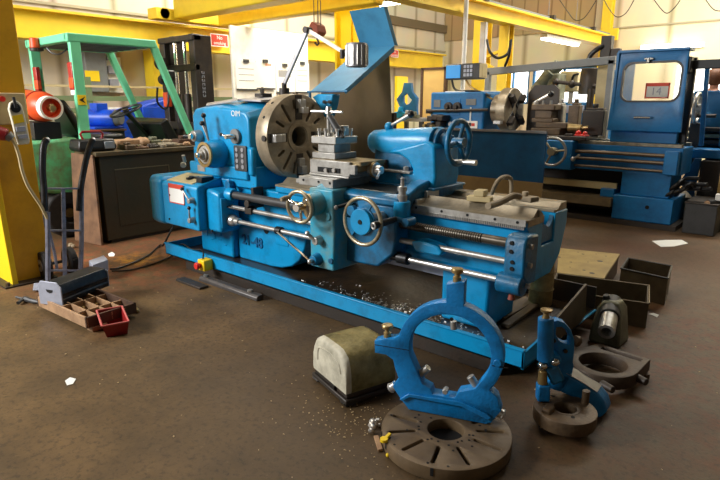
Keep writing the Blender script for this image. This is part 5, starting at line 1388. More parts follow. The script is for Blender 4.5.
# ---- fork truck
fk = thing('forklift', (-6.58, 3.0, 0), 'green forklift truck with black mast parked behind the dark bench', 'forklift')
NX, FX = -6.05, -7.10
MB().loft([[(NX-.03, 2.05, .52), (FX, 2.05, .52), (FX, 2.52, .42), (NX-.03, 2.52, .42)], [(NX-.03, 2.02, .80), (FX, 2.02, .80), (FX, 2.52, .80), (NX-.03, 2.52, .80)], [(NX-.03, 2.05, 1.02), (FX, 2.05, 1.02), (FX, 2.52, 1.04), (NX-.03, 2.52, 1.04)]]).build('counterweight', GREENR, fk, .03)
MB().bb(FX+.02, NX-.06, 2.5, 3.85, .32, .86).bb(FX+.02, NX-.06, 2.5, 2.95, .86, 1.0).build('chassis', GREENR, fk, .02)
for (x, y, r_) in ((NX-.13, 2.36, .26), (FX+.13, 2.36, .26), (NX-.1, 3.75, .33), (FX+.1, 3.75, .33)):
    w = MB().rev([(.10, -.10), (r_*.9, -.10), (r_, -.07), (r_, .07), (r_*.9, .10), (.10, .10)], (x, y, r_), (1, 0, 0), 32, True).build('wheel', RUBBER, fk, .01)
    MB().rev([(0, .03), (.10, .03), (.14, .09), (.16, .095), (.16, -.09), (0, -.09)], (x, y, r_), (1, 0, 0), 28).build('wheel_hub', GREYD, w)
    MB().cyl((x+.03, y, r_), (x+.06, y, r_), .05, None, 14).build('hub_cap', BRASS, w)
# overhead guard
def post(p0, p1, w=.09, d=.10): return MB().bar(p0, p1, w, d, (1, 0, 0)).build('guard_post', GREEN, fk, .008)
post((NX, 2.575, 1.0), (NX, 2.575, 2.04), .105, .06); post((FX, 2.575, 1.0), (FX, 2.575, 2.04), .105, .06)
post((NX, 3.42, 2.05), (NX, 3.93, .78), .075, .06); post((FX, 3.42, 2.05), (FX, 3.93, .78), .075, .06)
MB().bb(NX-.04, NX+.035, 2.50, 3.46, 1.985, 2.07).bb(FX-.035, FX+.04, 2.50, 3.46, 1.985, 2.07).bb(FX, NX, 2.50, 2.60, 1.99, 2.07).bb(FX, NX, 3.38, 3.46, 1.99, 2.07).build('roof_frame', GREEN, fk, .012)
MB().bb(FX+.04, NX-.04, 2.58, 3.40, 2.03, 2.045).build('roof_plate', GREYP, fk)
m = MB()
for k in range(6): m.bb(FX+.1+k*.16, FX+.14+k*.16, 2.58, 3.40, 1.985, 2.03)
m.build('roof_bar', GREYP, fk)
a = PX(45, 44, -6.75)
bc = MB().cyl((-6.75, 2.46, a.z-.05), (-6.75, 2.46, a.z+.055), .05, .045, 18).build('beacon', ORANGE, fk, .006)
MB().cyl((-6.75, 2.46, a.z-.08), (-6.75, 2.46, a.z-.05), .055, None, 18).bb(-6.80, -6.68, 2.46, 2.52, a.z-.08, a.z-.05).build('beacon_base', DARKIRON, bc)
m = MB().tube([PX(47, 48, -6.6), PX(52, 53, -6.55), PX(60, 54, -6.45), PX(67, 49, -6.3)], .008, 6, 5); m.build('beacon_wire', BLACK, fk)
for (xp, ya, yb, X_) in ((34.5, 67, 91, -7.02), (69.5, 62, 90, -6.08)):
    a = PX(xp, ya, X_); b_ = PX(xp, yb, X_)
    tl_ = MB().bb(X_-.05, X_+.05, a.y-.01, a.y+.035, b_.z, a.z).build('tail_light', paint('lens red', (168, 38, 30), .25), fk, .008)
    MB().bb(X_-.051, X_+.051, a.y-.012, a.y+.03, b_.z+.02, b_.z+(a.z-b_.z)*.45).build('amber_lens', ORANGE, tl_, .006)
    MB().bb(X_-.045, X_+.045, a.y-.008, a.y+.03, b_.z-.05, b_.z).build('white_lens', WHITEP, tl_, .006)
a = PX(83.5, 95, NX+.036); b_ = PX(84.5, 105, NX+.036)
dv = MB().bb(NX+.031, NX+.037, 2.535, 2.62, b_.z, a.z).build('warning_sticker', YELLOWB, fk)
c = (a+b_)/2
MB().slab([(NX+.038, 2.545, c.z+.0), (NX+.038, 2.61, c.z+.035), (NX+.038, 2.585, c.z), (NX+.038, 2.61, c.z-.035)], (.001, 0, 0)).build('warning_mark', BLACK, dv)
# seat
m = MB().loft([[(x, y, z) for x, y, z in ((-6.85, 2.66, 1.02), (-6.35, 2.66, 1.02), (-6.35, 2.76, 1.0), (-6.85, 2.76, 1.0))], [(-6.83, 2.54, 1.30), (-6.37, 2.54, 1.30), (-6.37, 2.63, 1.30), (-6.83, 2.63, 1.30)], [(-6.78, 2.50, 1.42), (-6.42, 2.50, 1.42), (-6.42, 2.57, 1.43), (-6.78, 2.57, 1.43)]])
m.build('seat_back', BLACK, fk, .03); MB().bb(-6.86, -6.34, 2.70, 3.15, .95, 1.05).build('seat_cushion', BLACK, fk, .03)
# dash, steering column and wheel
m = MB().prism([(3.62, .86), (3.50, 1.16), (3.60, 1.22), (3.80, .86)], 'x', FX+.1, NX-.1); m.build('dashboard', BLACK, fk, .02)
sw0 = PX(99, 101, -6.5)
MB().cyl((-6.55, 3.55, 1.0), (-6.55, 3.32, 1.27), .03, None, 14).build('steering_column', BLACK, fk)
axs = Vector((0, -.35, .85)).normalized()
stw = MB().torus((-6.55, 3.30, 1.30), axs, .185, .014, 32, 8).build('steering_wheel', BLACK, fk)
m = MB()
for k in range(3):
    u_ = axs.orthogonal().normalized(); v_ = axs.cross(u_); t_ = 2*PI*k/3
    m.cyl((-6.55, 3.30, 1.30), Vector((-6.55, 3.30, 1.30))+(u_*math.cos(t_)+v_*math.sin(t_))*.18, .010, None, 8)
m.cyl(Vector((-6.55, 3.30, 1.30))-axs*.02, Vector((-6.55, 3.30, 1.30))+axs*.02, .035, None, 14).build('wheel_spoke', BLACK, stw)
# mirror
mr = MB().bb(-6.16, -6.06, 3.55, 3.70, 1.66, 1.76).build('mirror', BLACK, fk, .02)
MB().tube([(-6.10, 3.62, 1.66), (-6.10, 3.60, 1.40), (-6.10, 3.55, 1.32), (-6.08, 3.45, 1.40), (-6.07, 3.46, 1.56)], .012, 8, 4).build('mirror_arm', BLACK, mr)
# mast
mz = PY(185, 36, 4.1).z
m = MB()
for x in (-6.24, -6.92):
    m.bb(x-.06, x+.06, 4.05, 4.30, .08, mz)
m.build('mast_rail', MASTB, fk, .01)
m = MB()
for x in (-6.33, -6.77): m.bb(x-.05, x+.05, 4.10, 4.26, .08, mz+.02)
m.build('inner_rail', MASTB, fk, .01)
m = MB().bb(-6.96, -6.18, 4.02, 4.16, mz-.07, mz).bb(-6.96, -6.18, 4.04, 4.12, mz-.42, mz-.34).bb(-6.96, -6.18, 4.04, 4.12, 1.05, 1.15).build('mast_cross_member', MASTB, fk, .01)
for x, r_ in ((-6.44, .035), (-6.66, .035)):
    c_ = MB().cyl((x, 4.08, .3), (x, 4.08, 1.50), r_*1.3, None, 16).build('lift_cylinder', MASTB, fk)
    MB().cyl((x, 4.08, 1.50), (x, 4.08, mz-.02), r_*.65, None, 14).build('ram', CHROME, c_)
MB().cyl((-6.88, 3.98, 1.88), (-6.80, 3.98, 1.88), .08, None, 20).cyl((-6.86, 3.98, 1.68), (-6.78, 3.98, 1.68), .06, None, 18).build('hose_pulley', DARKIRON, fk, .004)
a = PX(202.5, 92, -6.115)
MB().bb(-6.80, -6.72, 3.94, 4.02, 1.34, 1.52).build('amber_lamp', ORANGE, fk, .008)
# worn pale lettering down the mast side, too rubbed to read
m = MB(); z_ = 1.46
for k in range(7):
    hgt = .042; zc_ = z_+k*.046
    m.bb(-6.181, -6.177, 4.13, 4.142, zc_, zc_+hgt*.8).bb(-6.181, -6.177, 4.16, 4.172, zc_, zc_+hgt*.7).bb(-6.181, -6.177, 4.13, 4.17, zc_+(k % 2)*.02, zc_+.012+(k % 2)*.02)
m.build('worn_lettering', GREYL, fk)
# gas bottle on the counterweight
a = PX(42, 107, -6.45)
gbt = thing('gas_bottle', (-6.45, a.y, 1.03), 'orange gas bottle with white collar lying on the rear of the forklift', 'gas bottle')
ca = Vector((.95, .08, -.06)).normalized()
cc_ = PX(41, 106.5, -6.25)
MB().rev([(0, -.46), (.09, -.455), (.135, -.42), (.15, -.36), (.15, .04), (.14, .10), (.11, .15), (.06, .17), (0, .175)], cc_, ca, 36).build('bottle', ORANGE, gbt)
cr_ = MB().rev([(.095, .13), (.115, .13), (.115, .22), (.095, .22)], cc_, ca, 32, True).build('collar', WHITEP, gbt)
MB().rev([(.085, .13), (.094, .13), (.094, .212), (.085, .212)], cc_, ca, 32, True).build('collar_lining', ORANGE, cr_)
MB().cyl(cc_+ca*.16, cc_+ca*.25, .03, None, 14).cyl(cc_+ca*.22+Vector((0, 0, -.04)), cc_+ca*.22+Vector((0, 0, .04)), .02, None, 10).build('valve', BRASS, gbt)
b_ = MB()
for s_ in (-.3, -.02): b_.rev([(.15, s_-.015), (.156, s_-.015), (.156, s_+.015), (.15, s_+.015)], cc_, ca, 32, True)
b_.build('strap', RED, gbt)
MB().bb(-6.60, -6.15, cc_.y-.13, cc_.y+.13, 1.03, cc_.z-.152).build('cradle', BLACK, fk, .006)
# blue machine parts beyond the forklift
t = thing('electric_motor', (-7.35, 3.1, 1.0), 'blue electric motor with grey fan cover seen through the forklift cab', 'motor')
p = PX(107, 118, -7.45)
MB().cyl((-7.7, p.y-.12, p.z), (-7.4, p.y+.1, p.z), .11, None, 24).build('frame', ROYAL, t, .006)
MB().cyl((-7.4, p.y+.1, p.z), (-7.34, p.y+.14, p.z), .105, .085, 24).build('fan_cover', GREYP, t, .004)
MB().bb(-7.75, -7.4, p.y-.2, p.y+.2, p.z-.14, p.z-.11).bb(-7.7, -7.5, p.y-.1, p.y+.05, p.z+.09, p.z+.19).build('foot', ROYAL, t, .006)
t2 = thing('equipment_cabinet', (-7.7, 3.3, 0), 'low brown cabinet under the blue electric motor behind the forklift', 'cabinet')
MB().bb(-7.9, -7.3, p.y-.5, p.y+.15, 0, p.z-.165).build('body', GREYD, t2, .01); MB().bb(-7.92, -7.28, p.y-.52, p.y+.17, p.z-.165, p.z-.141).build('top', BROWNB, t2, .004)
t = thing('blue_machine', (-7.8, 4.6, 0), 'royal blue machine housing behind the forklift steering wheel', 'machine')
a = PX(122, 116, -7.6); b_ = PX(174, 97, -7.6)
MB().prism([(a.y, .2), (a.y, a.z+.06), (a.y+.55, b_.z-.05), (b_.y, b_.z), (b_.y+.05, .2)], 'x', -7.98, -7.62).build('housing', ROYAL, t, .03)
MB().bb(-7.95, -7.7, a.y+.1, b_.y, 0, .2).build('plinth', DARKIRON, t)
MB().bb(-7.6, -7.58, a.y+.3, b_.y-.1, a.z-.05, a.z+.12).build('cover_panel', ROYAL, t, .006)
# shelving rails on the left wall
t = thing('pallet_rack', (-8.4, 5.0, 0), 'green pallet racking along the left wall with horizontal rails', 'racking')
for y in (2.4, 3.7, 5.0, 6.4, 7.8):
    MB().bb(-8.45, -8.37, y-.04, y+.04, 0, 1.75).build('upright', GREEND, t)
for z in (1.28, 1.45, 1.62):
    MB().bb(-8.42, -8.36, 2.4, 7.9, z-.035 if z != 1.62 else z-.015, z+.035 if z != 1.62 else z+.015).build('rail', GREEND if z != 1.62 else BEIGE, t)
MB().bb(-8.44, -8.0, 2.4, 7.9, 1.18, 1.22).build('shelf', BEIGE, t)
for k, (x0, y0, x1, y1, mt, lab, nm) in enumerate(((106, 91, 119, 98, WHITEP, 'white carton on the green racking behind the steering wheel', 'carton'),)):
    a = PX(x0, y1, -8.2); b_ = PX(x1, y0, -8.2)
    solo(MB().bb(-8.33, -8.05, a.y, b_.y, 1.221, 1.221+max(.1, b_.z-a.z)), nm, mt, lab, 'box', None, .005)
# grey electrical cabinet with yellow notice on the wall
a = PX(84, 92, -8.9); b_ = PX(101, 53, -8.9)
t = thing('electrical_cabinet', (-8.9, (a.y+b_.y)/2, a.z), 'grey electrical cabinet on the left wall seen through the forklift cab', 'cabinet')
MB().bb(-8.995, -8.75, a.y, b_.y, a.z, b_.z).build('case', GREYP, t, .01)
a1 = PX(86, 81, -8.74); b1 = PX(99, 71, -8.74)
MB().bb(-8.75, -8.74, a1.y, b1.y, a1.z, b1.z).build('yellow_notice', YELLOWB, t)
t = thing('isolator_board', (-8.9, b_.y+.2, a.z), 'white isolator board with boxes beside the grey electrical cabinet', 'switchboard')
MB().bb(-8.995, -8.9, b_.y+.02, b_.y+.30, a.z, b_.z-.05).build('board', WHITEP, t)
for k in range(3): MB().bb(-8.9, -8.82, b_.y+.05, b_.y+.2, a.z+.08+k*.2, a.z+.2+k*.2).build('isolator', GREYL, t, .006)
a = PX(106, 100, -8.8); b_ = PX(115, 54, -8.8)
# ---- dark bench
bn = thing('workbench', (-5.74, 3.2, 0), 'dark green steel bench cluttered with parts beside the lathe headstock', 'workbench')
MB().bb(-5.96, -5.52, 2.46, 4.25, .03, .88).build('carcass', BENCHM, bn, .006)
MB().bb(-5.98, -5.49, 2.42, 4.28, .88, .925).build('bench_top', paint('worn bench top', (92, 78, 50), .5, .1, (52, 46, 32), .5, 7), bn, .006)
MB().bb(-5.52, -5.515, 2.60, 3.2, .16, .74).build('door', BENCHM, bn, .004)
MB().bb(-5.515, -5.51, 2.6, 3.2, .735, .745).bb(-5.515, -5.51, 3.19, 3.2, .16, .745).build('door_edge', paint('edge wear', (120, 112, 88), .4, .4), bn)
MB().bb(-5.95, -5.53, 2.5, 4.2, 0, .03).build('plinth', BLACK, bn)
solo(MB().slab([(-5.50, 2.40, .0), (-5.93, 2.32, .0), (-5.95, 2.395, .90), (-5.52, 2.418, .90)], (0, -.022, 0)), 'rusty_panel', BROWNB, 'rusty brown board leaning on the end of the dark bench', 'board', None, .004)
# case with red handle
a = PX(73, 152, -5.62); b_ = PX(109, 133, -5.62)
tc = thing('tool_case', (-5.68, (a.y+b_.y)/2, .926), 'black tool case with red handle on the left end of the dark bench', 'tool case')
cz_ = 1.0
m = MB().loft([[(x, a.y+.06, .926) if False else (x, y, .926) for x, y in ((-5.80, 2.32), (-5.58, 2.32), (-5.58, 2.66), (-5.80, 2.66))], [(-5.81, 2.30, .96), (-5.56, 2.30, .96), (-5.56, 2.68, .96), (-5.81, 2.68, .96)], [(-5.80, 2.32, 1.045), (-5.58, 2.32, 1.045), (-5.58, 2.66, 1.045), (-5.80, 2.66, 1.045)]])
m.build('body', BLACK, tc, .015)
MB().tube([(-5.69, 2.40, 1.04), (-5.69, 2.38, 1.095), (-5.69, 2.40, 1.115), (-5.69, 2.58, 1.115), (-5.69, 2.60, 1.09), (-5.69, 2.585, 1.04)], .012, 8).build('handle', RED, tc)
MB().bb(-5.575, -5.557, 2.55, 2.65, .95, 1.02).build('side_plate', ALU, tc, .003)
# clutter on the bench
cl_items = [
 ('cloth_bundle', (-5.80, 2.93), 'pale folded cloth bundle on the bench behind the parts', 'cloth', WOOD, 'rag', (.14, .30, .11)),
 ('steel_offcut', (-5.60, 2.80), 'brown steel block on the bench next to the tool case', 'steel block', RUSTIRON, 'blk', (.08, .10, .05)),
 ('bearing_ring', (-5.66, 2.93), 'brown ring on the bench in front of the pale cloth', 'ring', RUSTIRON, 'ring', (.06, .02, .04)),
 ('machine_part', (-5.60, 3.08), 'dark lumpy machine part near the middle of the bench', 'machine part', DARKIRON, 'lump', (.07, .09, .05)),
 ('round_bar', (-5.62, 3.24), 'dull round bar lying across the bench top', 'bar', STEELP, 'bar', (.025, .16, .02)),
 ('steel_offcut', (-5.66, 3.36), 'long flat brown offcut on the bench, right of the round bar', 'offcut', HOSE, 'blk', (.07, .16, .025)),
 ('machine_part', (-5.60, 3.48), 'tan lump of casting on the bench beside the headstock', 'machine part', WOOD, 'lump', (.07, .08, .045)),
 ('wood_block', (-5.72, 3.56), 'long brown timber on the bench nearest the headstock', 'timber', WOODD, 'blk', (.07, .28, .07)),
]
cl_items += [
 ('steel_offcut', (-5.80, 3.20), 'squat grey block at the back of the bench behind the round bar', 'steel block', GREYG, 'blk', (.08, .14, .07)),
 ('machine_part', (-5.82, 3.42), 'pale dusty casting at the back of the bench, half hidden by offcuts', 'machine part', HOSE, 'lump', (.09, .12, .07)),
 ('bearing_ring', (-5.57, 3.18), 'small bright ring at the front edge of the bench', 'ring', STEELP, 'ring', (.04, .02, .03)),
 ('steel_offcut', (-5.58, 2.94), 'thin rusty strip at the front edge of the bench below the cloth', 'offcut', BROWNB, 'blk', (.03, .14, .02)),
]
for nm, (x, y), lb, ct_, mt, kd, (a, b_, c) in cl_items:
    m = MB(); z = .926
    if kd == 'blk': m.bb(x-a, x+a, y-b_/2, y+b_/2, z, z+c); m.bb(x-a*.4, x+a*.5, y-b_*.3, y+b_*.2, z+c, z+c*1.5)
    elif kd == 'ring': m.rev([(a*.5, 0), (a, 0), (a, c), (a*.5, c)], (x, y, z), (0, 0, 1), 24, True)
    elif kd == 'bar': m.cyl((x-.02, y-b_/2, z+a), (x+.05, y+b_/2, z+a), a, None, 16)
    else:
        for k in range(6): m.ball((x+random.uniform(-a, a)*.5, y+random.uniform(-b_, b_)*.5, z+c*.5), random.uniform(c*.45, c*.5) if kd != 'rag' else c*.5, 10)
        if kd == 'rag': m.bb(x-a*.9, x+a*.6, y-b_*.5, y+b_*.5, z, z+c*.8)
        else: m.bb(x-a*.6, x+a*.6, y-b_*.5, y+b_*.5, z, z+c*.5)
    solo(m, nm, mt, lb, ct_, None, .008 if kd != 'ring' else .003)
# ================================================================== RIGHT BACKGROUND
YF = 6.85
L2 = thing('lathe', (-2.9, 7.15, 0), 'second blue lathe behind, with a tall door guard and a numbered card in its window', 'lathe')
def px(x, Y=YF): return PY(x, 120, Y).x
def pz(x, y, Y=YF): return PY(x, y, Y).z
# pedestals, bed
MB().bb(-2.0, -1.36, 6.86, 7.45, .06, .345).bb(-1.94, -1.42, 6.90, 7.4, .345, .62).bb(-2.16, -2.0, 6.88, 7.3, .30, .40).build('tail_pedestal', BLUE2, L2, .01)
MB().bb(-4.7, -3.6, 6.86, 7.45, .06, .62).build('head_pedestal', BLUE2, L2, .01)
MB().bb(-4.75, -1.3, 6.83, 7.5, 0, .06).build('foot', DARKIRON, L2)
MB().cyl((-1.62, 6.862, .235), (-1.62, 6.855, .235), .022, None, 16).build('plug_hole', BLACKM, L2)
MB().bb(-3.7, -1.34, 6.90, 7.40, .61, .91).build('bed', BLUE2, L2, .008)
MB().bb(-3.7, -1.36, 6.90, 7.0, .91, .95).bb(-3.7, -1.36, 7.3, 7.40, .91, .95).build('bed_way', STEELP, L2, .004)
for z, r_ in ((.825, .022), (.745, .020), (.655, .016)):
    MB().cyl((-3.0, 6.84, z), (-1.46, 6.84, z), r_, None, 14).build('rod', paint('oily rod %d' % int(z*100), (112, 96, 78), .4, .5), L2)
MB().bb(-1.50, -1.36, 6.80, 6.90, .62, .88).build('rod_bracket', BLUE2, L2, .01)
MB().bb(-3.6, -1.95, 7.36, 7.40, .06, .62).build('back_panel', DARKIRON, L2)  # dark sheet added to stand for the shade under the bed
MB().bb(-3.6, -2.0, 6.95, 7.0, .38, .46).build('cross_beam', BEIGE, L2)
MB().bb(-3.6, -2.0, 6.80, 7.4, .20, .30).build('coolant_tray', paint('dusty tray', (112, 96, 68), .6, 0, (70, 58, 40), .4, 8), L2)
# headstock
hz0, hz1 = .98, 1.535
H2 = MB().bb(-4.62, -3.76, 6.86, 7.45, .80, hz1).build('headstock', BLUE2, L2, .03, seg=3)
MB().bb(-4.4, -3.78, 6.90, 7.42, hz1, hz1+.012).build('top_cover', WHITEP, H2, .004)
a = PY(434, 108, YF); b_ = PY(466, 97, YF)
MB().bb(-4.56, -4.12, 6.852, 6.862, 1.22, 1.44).build('control_panel', BLUE2, H2, .004)
MB().bb(-4.55, -4.44, 6.845, 6.856, 1.33, 1.43).bb(-4.03, -3.88, 6.848, 6.862, 1.36, 1.44).build('index_plate', GREYP, H2)
for x in (-4.30, -4.16):
    k_ = MB().rev([(0, 0), (.065, 0), (.06, .04), (.035, .05), (.03, .09), (0, .09)], (x, 6.855, 1.335), (0, -1, 0), 20).build('selector_knob', DARKIRON, H2)
MB().bb(-3.965, -3.945, 6.85, 6.862, 1.14, 1.33).build('slot_mark', WHITEP, H2)
MB().cyl((-4.62, 6.78, 1.275), (-3.66, 6.78, 1.30), .020, None, 12).bb(-4.64, -4.58, 6.78, 6.87, 1.24, 1.30).build('guard_rod', DARKIRON, L2)
st_ = MB().bb(-4.06, -3.84, 6.85, 6.862, 1.05, 1.15).build('maker_plate', WHITEP, H2, .004)
MB().bb(-4.0, -3.95, 6.846, 6.852, 1.085, 1.12).bb(-3.93, -3.88, 6.846, 6.852, 1.08, 1.12).build('plate_print', REDP, st_)
MB().bb(-3.97, -3.935, 6.845, 6.851, 1.08, 1.125).build('plate_print', BLACK, st_)
m = MB()
for k, (x, z) in enumerate(((-4.53, 1.17), (-4.43, 1.19), (-4.50, 1.08), (-4.38, 1.10), (-4.54, 1.02), (-4.33, 1.18))):
    m.bb(x-.04, x+.05, 6.70-.02*(k % 3), 6.86, z-.035, z+.04)
m.build('lever_cluster', DARKIRON, L2, .012)
m = MB()
for x, z in ((-4.56, 1.08), (-4.44, 1.07), (-4.37, 1.05)): m.cyl((x, 6.70, z), (x, 6.62, z), .022, None, 10)
m.build('gate_lever', BRASS, L2)
for x, z in ((-4.24, 1.10), (-4.16, 1.12)): MB().cyl((x, 6.86, z), (x, 6.80, z), .035, None, 16).build('dial', ALU, H2, .004)
# chuck
c2x = px(497, 7.15)
ck = MB().cyl((-3.72, 7.15, 1.30), (-3.60, 7.15, 1.30), .20, None, 40).cyl((-3.60, 7.15, 1.30), (-3.46, 7.15, 1.30), .285, None, 48).build('chuck', PLATE, L2, .008)
for a in (45, 135, 225, 315):
    t_ = math.radians(a); d = Vector((0, math.cos(t_), math.sin(t_))); s_ = Vector((0, -d.z, d.y))
    Mj = Matrix(((0, 0, 1, -3.46), (d.y, s_.y, 0, 7.15), (d.z, s_.z, 0, 1.30), (0, 0, 0, 1)))
    MB().bb(.06, .28, -.035, .035, 0, .012, Mj).build('jaw', BLACK, ck, .004)
    MB().bb(.14, .26, -.03, .03, .012, .07, Mj).build('jaw', DARKIRON, ck, .004)
MB().bb(-3.58, -3.48, 6.80, 6.875, 1.12, 1.16).build('chuck_jaw_end', STEELB, ck)
MB().prism([(-3.40, .95), (-2.98, .95), (-2.98, 1.56), (-3.05, 1.62), (-3.32, 1.62), (-3.40, 1.52)], 'y', 7.42, 7.46).build('rear_guard', DARKIRON, L2)
# carriage
MB().bb(-2.98, -2.48, 6.72, 6.9, .60, .95).build('apron', BLUE2, L2, .015)
MB().bb(-3.0, -2.35, 6.78, 7.45, .95, 1.0).bb(-2.62, -2.52, 6.80, 6.84, .92, 1.03).build('saddle', DARKIRON, L2, .01)
hc = PY(552, 151.5, 6.62)
hw, mb_, u, v = wheel('handwheel', L2, hc, (0, -1, 0), .165, .016, 3, .05, STEEL, STEEL, .04, .4)
mb_.build('spokes', paint('grimy spokes', (150, 138, 108), .4, .6), hw, .004)
MB().cyl(hc, hc+Vector((0, .15, 0)), .04, None, 14).build('shaft', STEEL, hw)
q = PY(577, 157, 6.7); MB().cyl((q.x-.06, 6.74, q.z-.03), (q.x+.04, 6.66, q.z+.03), .012, None, 8).ball((q.x-.06, 6.74, q.z-.03), .03, 10).build('feed_lever', STEELB, L2)
MB().bb(-3.10, -2.72, 6.90, 7.3, 1.0, 1.08).bb(-3.06, -2.66, 6.95, 7.15, 1.08, 1.15).build('cross_slide', RUSTIRON, L2, .01)
tp2 = MB().bb(-3.12, -2.84, 6.95, 7.2, 1.15, 1.20).bb(-3.09, -2.87, 6.97, 7.18, 1.20, 1.30).bb(-3.13, -2.83, 6.94, 7.21, 1.30, 1.37).build('tool_post', RUSTIRON, L2, .008)
m = MB()
for dx in (-.1, -.02, .08): m.cyl((-2.98+dx, 7.0, 1.37), (-2.98+dx, 7.0, 1.42), .018, None, 8)
m.build('clamp_bolt', STEEL, tp2)
a = PY(535, 102, 7.05); b_ = PY(551, 94, 7.05)
lv = MB().cyl((a.x, 7.05, 1.36), (a.x, 7.05, a.z), .035, .025, 14).cyl(a, b_, .016, .02, 10).build('clamp_handle', STEELB, tp2); knob(lv, b_, .04)
MB().cyl((-2.66, 7.02, 1.09), (-2.5, 7.02, 1.09), .05, .04, 18).cyl((-2.52, 7.02, 1.09), (-2.42, 7.02, 1.10), .02, None, 10).build('feed_screw_end', BRASS, L2)
# DRO on the white pole
a = PY(445, 80, 7.0); b_ = PY(473, 63, 7.0)
dro = MB().bb(a.x, b_.x+.12, 7.0, 7.16, a.z, b_.z).build('digital_readout', GREYD, L2, .02)
MB().bb(a.x+.02, a.x+.25, 6.985, 7.0, a.z+.02, b_.z-.02).build('screen', SCREENBLUE, dro, .004)
m = MB()
for i in range(3):
    for j in range(3): m.bb(a.x+.30+i*.05, a.x+.335+i*.05, 6.992, 7.002, a.z+.04+j*.055, a.z+.08+j*.055)
m.build('keypad', GREYL, dro)
MB().bb(b_.x+.10, b_.x+.15, 7.0, 7.14, a.z+.02, b_.z-.01).build('end_cap', BEIGE, dro, .008)
p = PY(464, 40, 7.2)
MB().cyl((p.x, 7.22, 1.54), (p.x, 7.22, 5.38), .032, None, 18).build('readout_pole', WHITEP, L2)
MB().tube([PY(452, 80, 7.0), PY(454, 88, 7.0), PY(459, 91, 6.98), PY(468, 91, 6.9), PY(480, 92, 6.9), PY(490, 96, 6.9)], .016, 8, 5).build('coolant_line', BLACK, L2)
MB().tube([PY(466, 80, 7.05), PY(470, 86, 7.0), PY(476, 90, 7.0), PY(492, 99, 6.9)], .014, 8, 5).build('coolant_line', BRASS, L2)
# ---- door guard (tail end), leaning a little
z0d, z1d = 1.085, 1.955
dl, dr_ = -2.13, -1.37; 
Dm = frame((0, 6.79, 0), (1, 0, 0), (0, .04, 1))
W0, W1 = px(618, 6.8), px(677, 6.8)
za, zb_ = pz(648, 101, 6.8), pz(648, 62.5, 6.8)
winc = ((W0+W1)/2-.01, (za+zb_)/2)
MB_ = MB().plate([(dl, z0d), (dr_, z0d), (dr_-.03, z1d), (dl+.03, z1d)], [rrect(W1-W0-.02, zb_-za, .09, 6, winc)], .04, Dm, .004)
dg = MB_.build('door_guard', BLUE2, L2)
MB().bb(dl+.02, dl+.05, 6.80, 7.45, z0d, z1d-.02).bb(dl+.03, dr_-.02, 6.80, 7.05, z1d-.03, z1d).build('guard_side', BLUE2, dg, .006)
MB().plate(rrect(W1-W0+.01, zb_-za+.03, .10, 6, winc), [rrect(W1-W0-.03, zb_-za-.01, .085, 6, winc)], .046, Dm @ Matrix.Translation((0, 0, -.002)), 0).build('window_seal', BLACK, dg)
MB().plate(rrect(W1-W0, zb_-za+.01, .095, 6, winc), [], .006, Dm @ Matrix.Translation((0, 0, .012)), 0).build('window_pane', GLASS, dg)
a = PY(643, 98.5, 6.79); b_ = PY(669.5, 82.5, 6.79)
# frame normal points away from camera here, so fronts are built on the negative side
cardc = ((a.x+b_.x)/2, (a.z+b_.z)/2); cw, chh = b_.x-a.x, b_.z-a.z
yc = 6.79+.04*cardc[1]-.012
cd = MB().bb(a.x, b_.x, yc-.002, yc, a.z, b_.z).build('number_card', WHITEPAPER, dg)
e = .014
MB().bb(a.x, b_.x, yc-.004, yc-.002, b_.z-.035, b_.z).bb(a.x, b_.x, yc-.004, yc-.002, a.z, a.z+e).bb(a.x, a.x+e, yc-.004, yc-.002, a.z, b_.z).bb(b_.x-e, b_.x, yc-.004, yc-.002, a.z, b_.z).build('card_border', REDP, cd)
MB().text('14', .11, frame((cardc[0]-.01, yc-.003, cardc[1]-.01), (1, 0, 0), (0, 0, 1)), .0006).build('card_number', GREYL, cd)
q = PY(642, 117.5, 6.77)
hd_ = MB().tube([(q.x-.09, 6.80, q.z), (q.x-.08, 6.765, q.z), (q.x+.08, 6.765, q.z), (q.x+.10, 6.80, q.z)], .011, 8).build('door_handle', CHROME, dg)
q = PY(649.5, 60, 6.84)
MB().bb(q.x-.015, q.x+.015, q.y-.06, q.y+.0, q.z-.03, q.z+.02).bb(q.x-.04, q.x+.05, q.y-.05, q.y-.02, q.z+.0, q.z+.022).build('window_catch', CHROME, dg, .004)
m = MB()
for x in (626, 644, 661): 
    q = PY(x, 104.5, 6.8); m.cyl((q.x, 6.83, q.z), (q.x, 6.81, q.z), .007, None, 8)
m.build('rivet', BLACK, dg)
MB().bb(-2.12, -1.42, 6.9, 7.3, .95, 1.10).build('tailstock_base', BLUE2, L2, .01)
MB().bb(dr_-.06, dr_+.02, 6.98, 7.06, .96, 1.86).bb(dr_-.06, dr_+.0, 6.84, 7.0, 1.70, 1.86).build('guard_post', BLACK, L2, .008)
MB().bb(-1.42, -.85, 6.95, 7.05, 1.74, 1.83).build('guard_rail', paint('black rail', (38, 40, 40), .5), L2, .006)
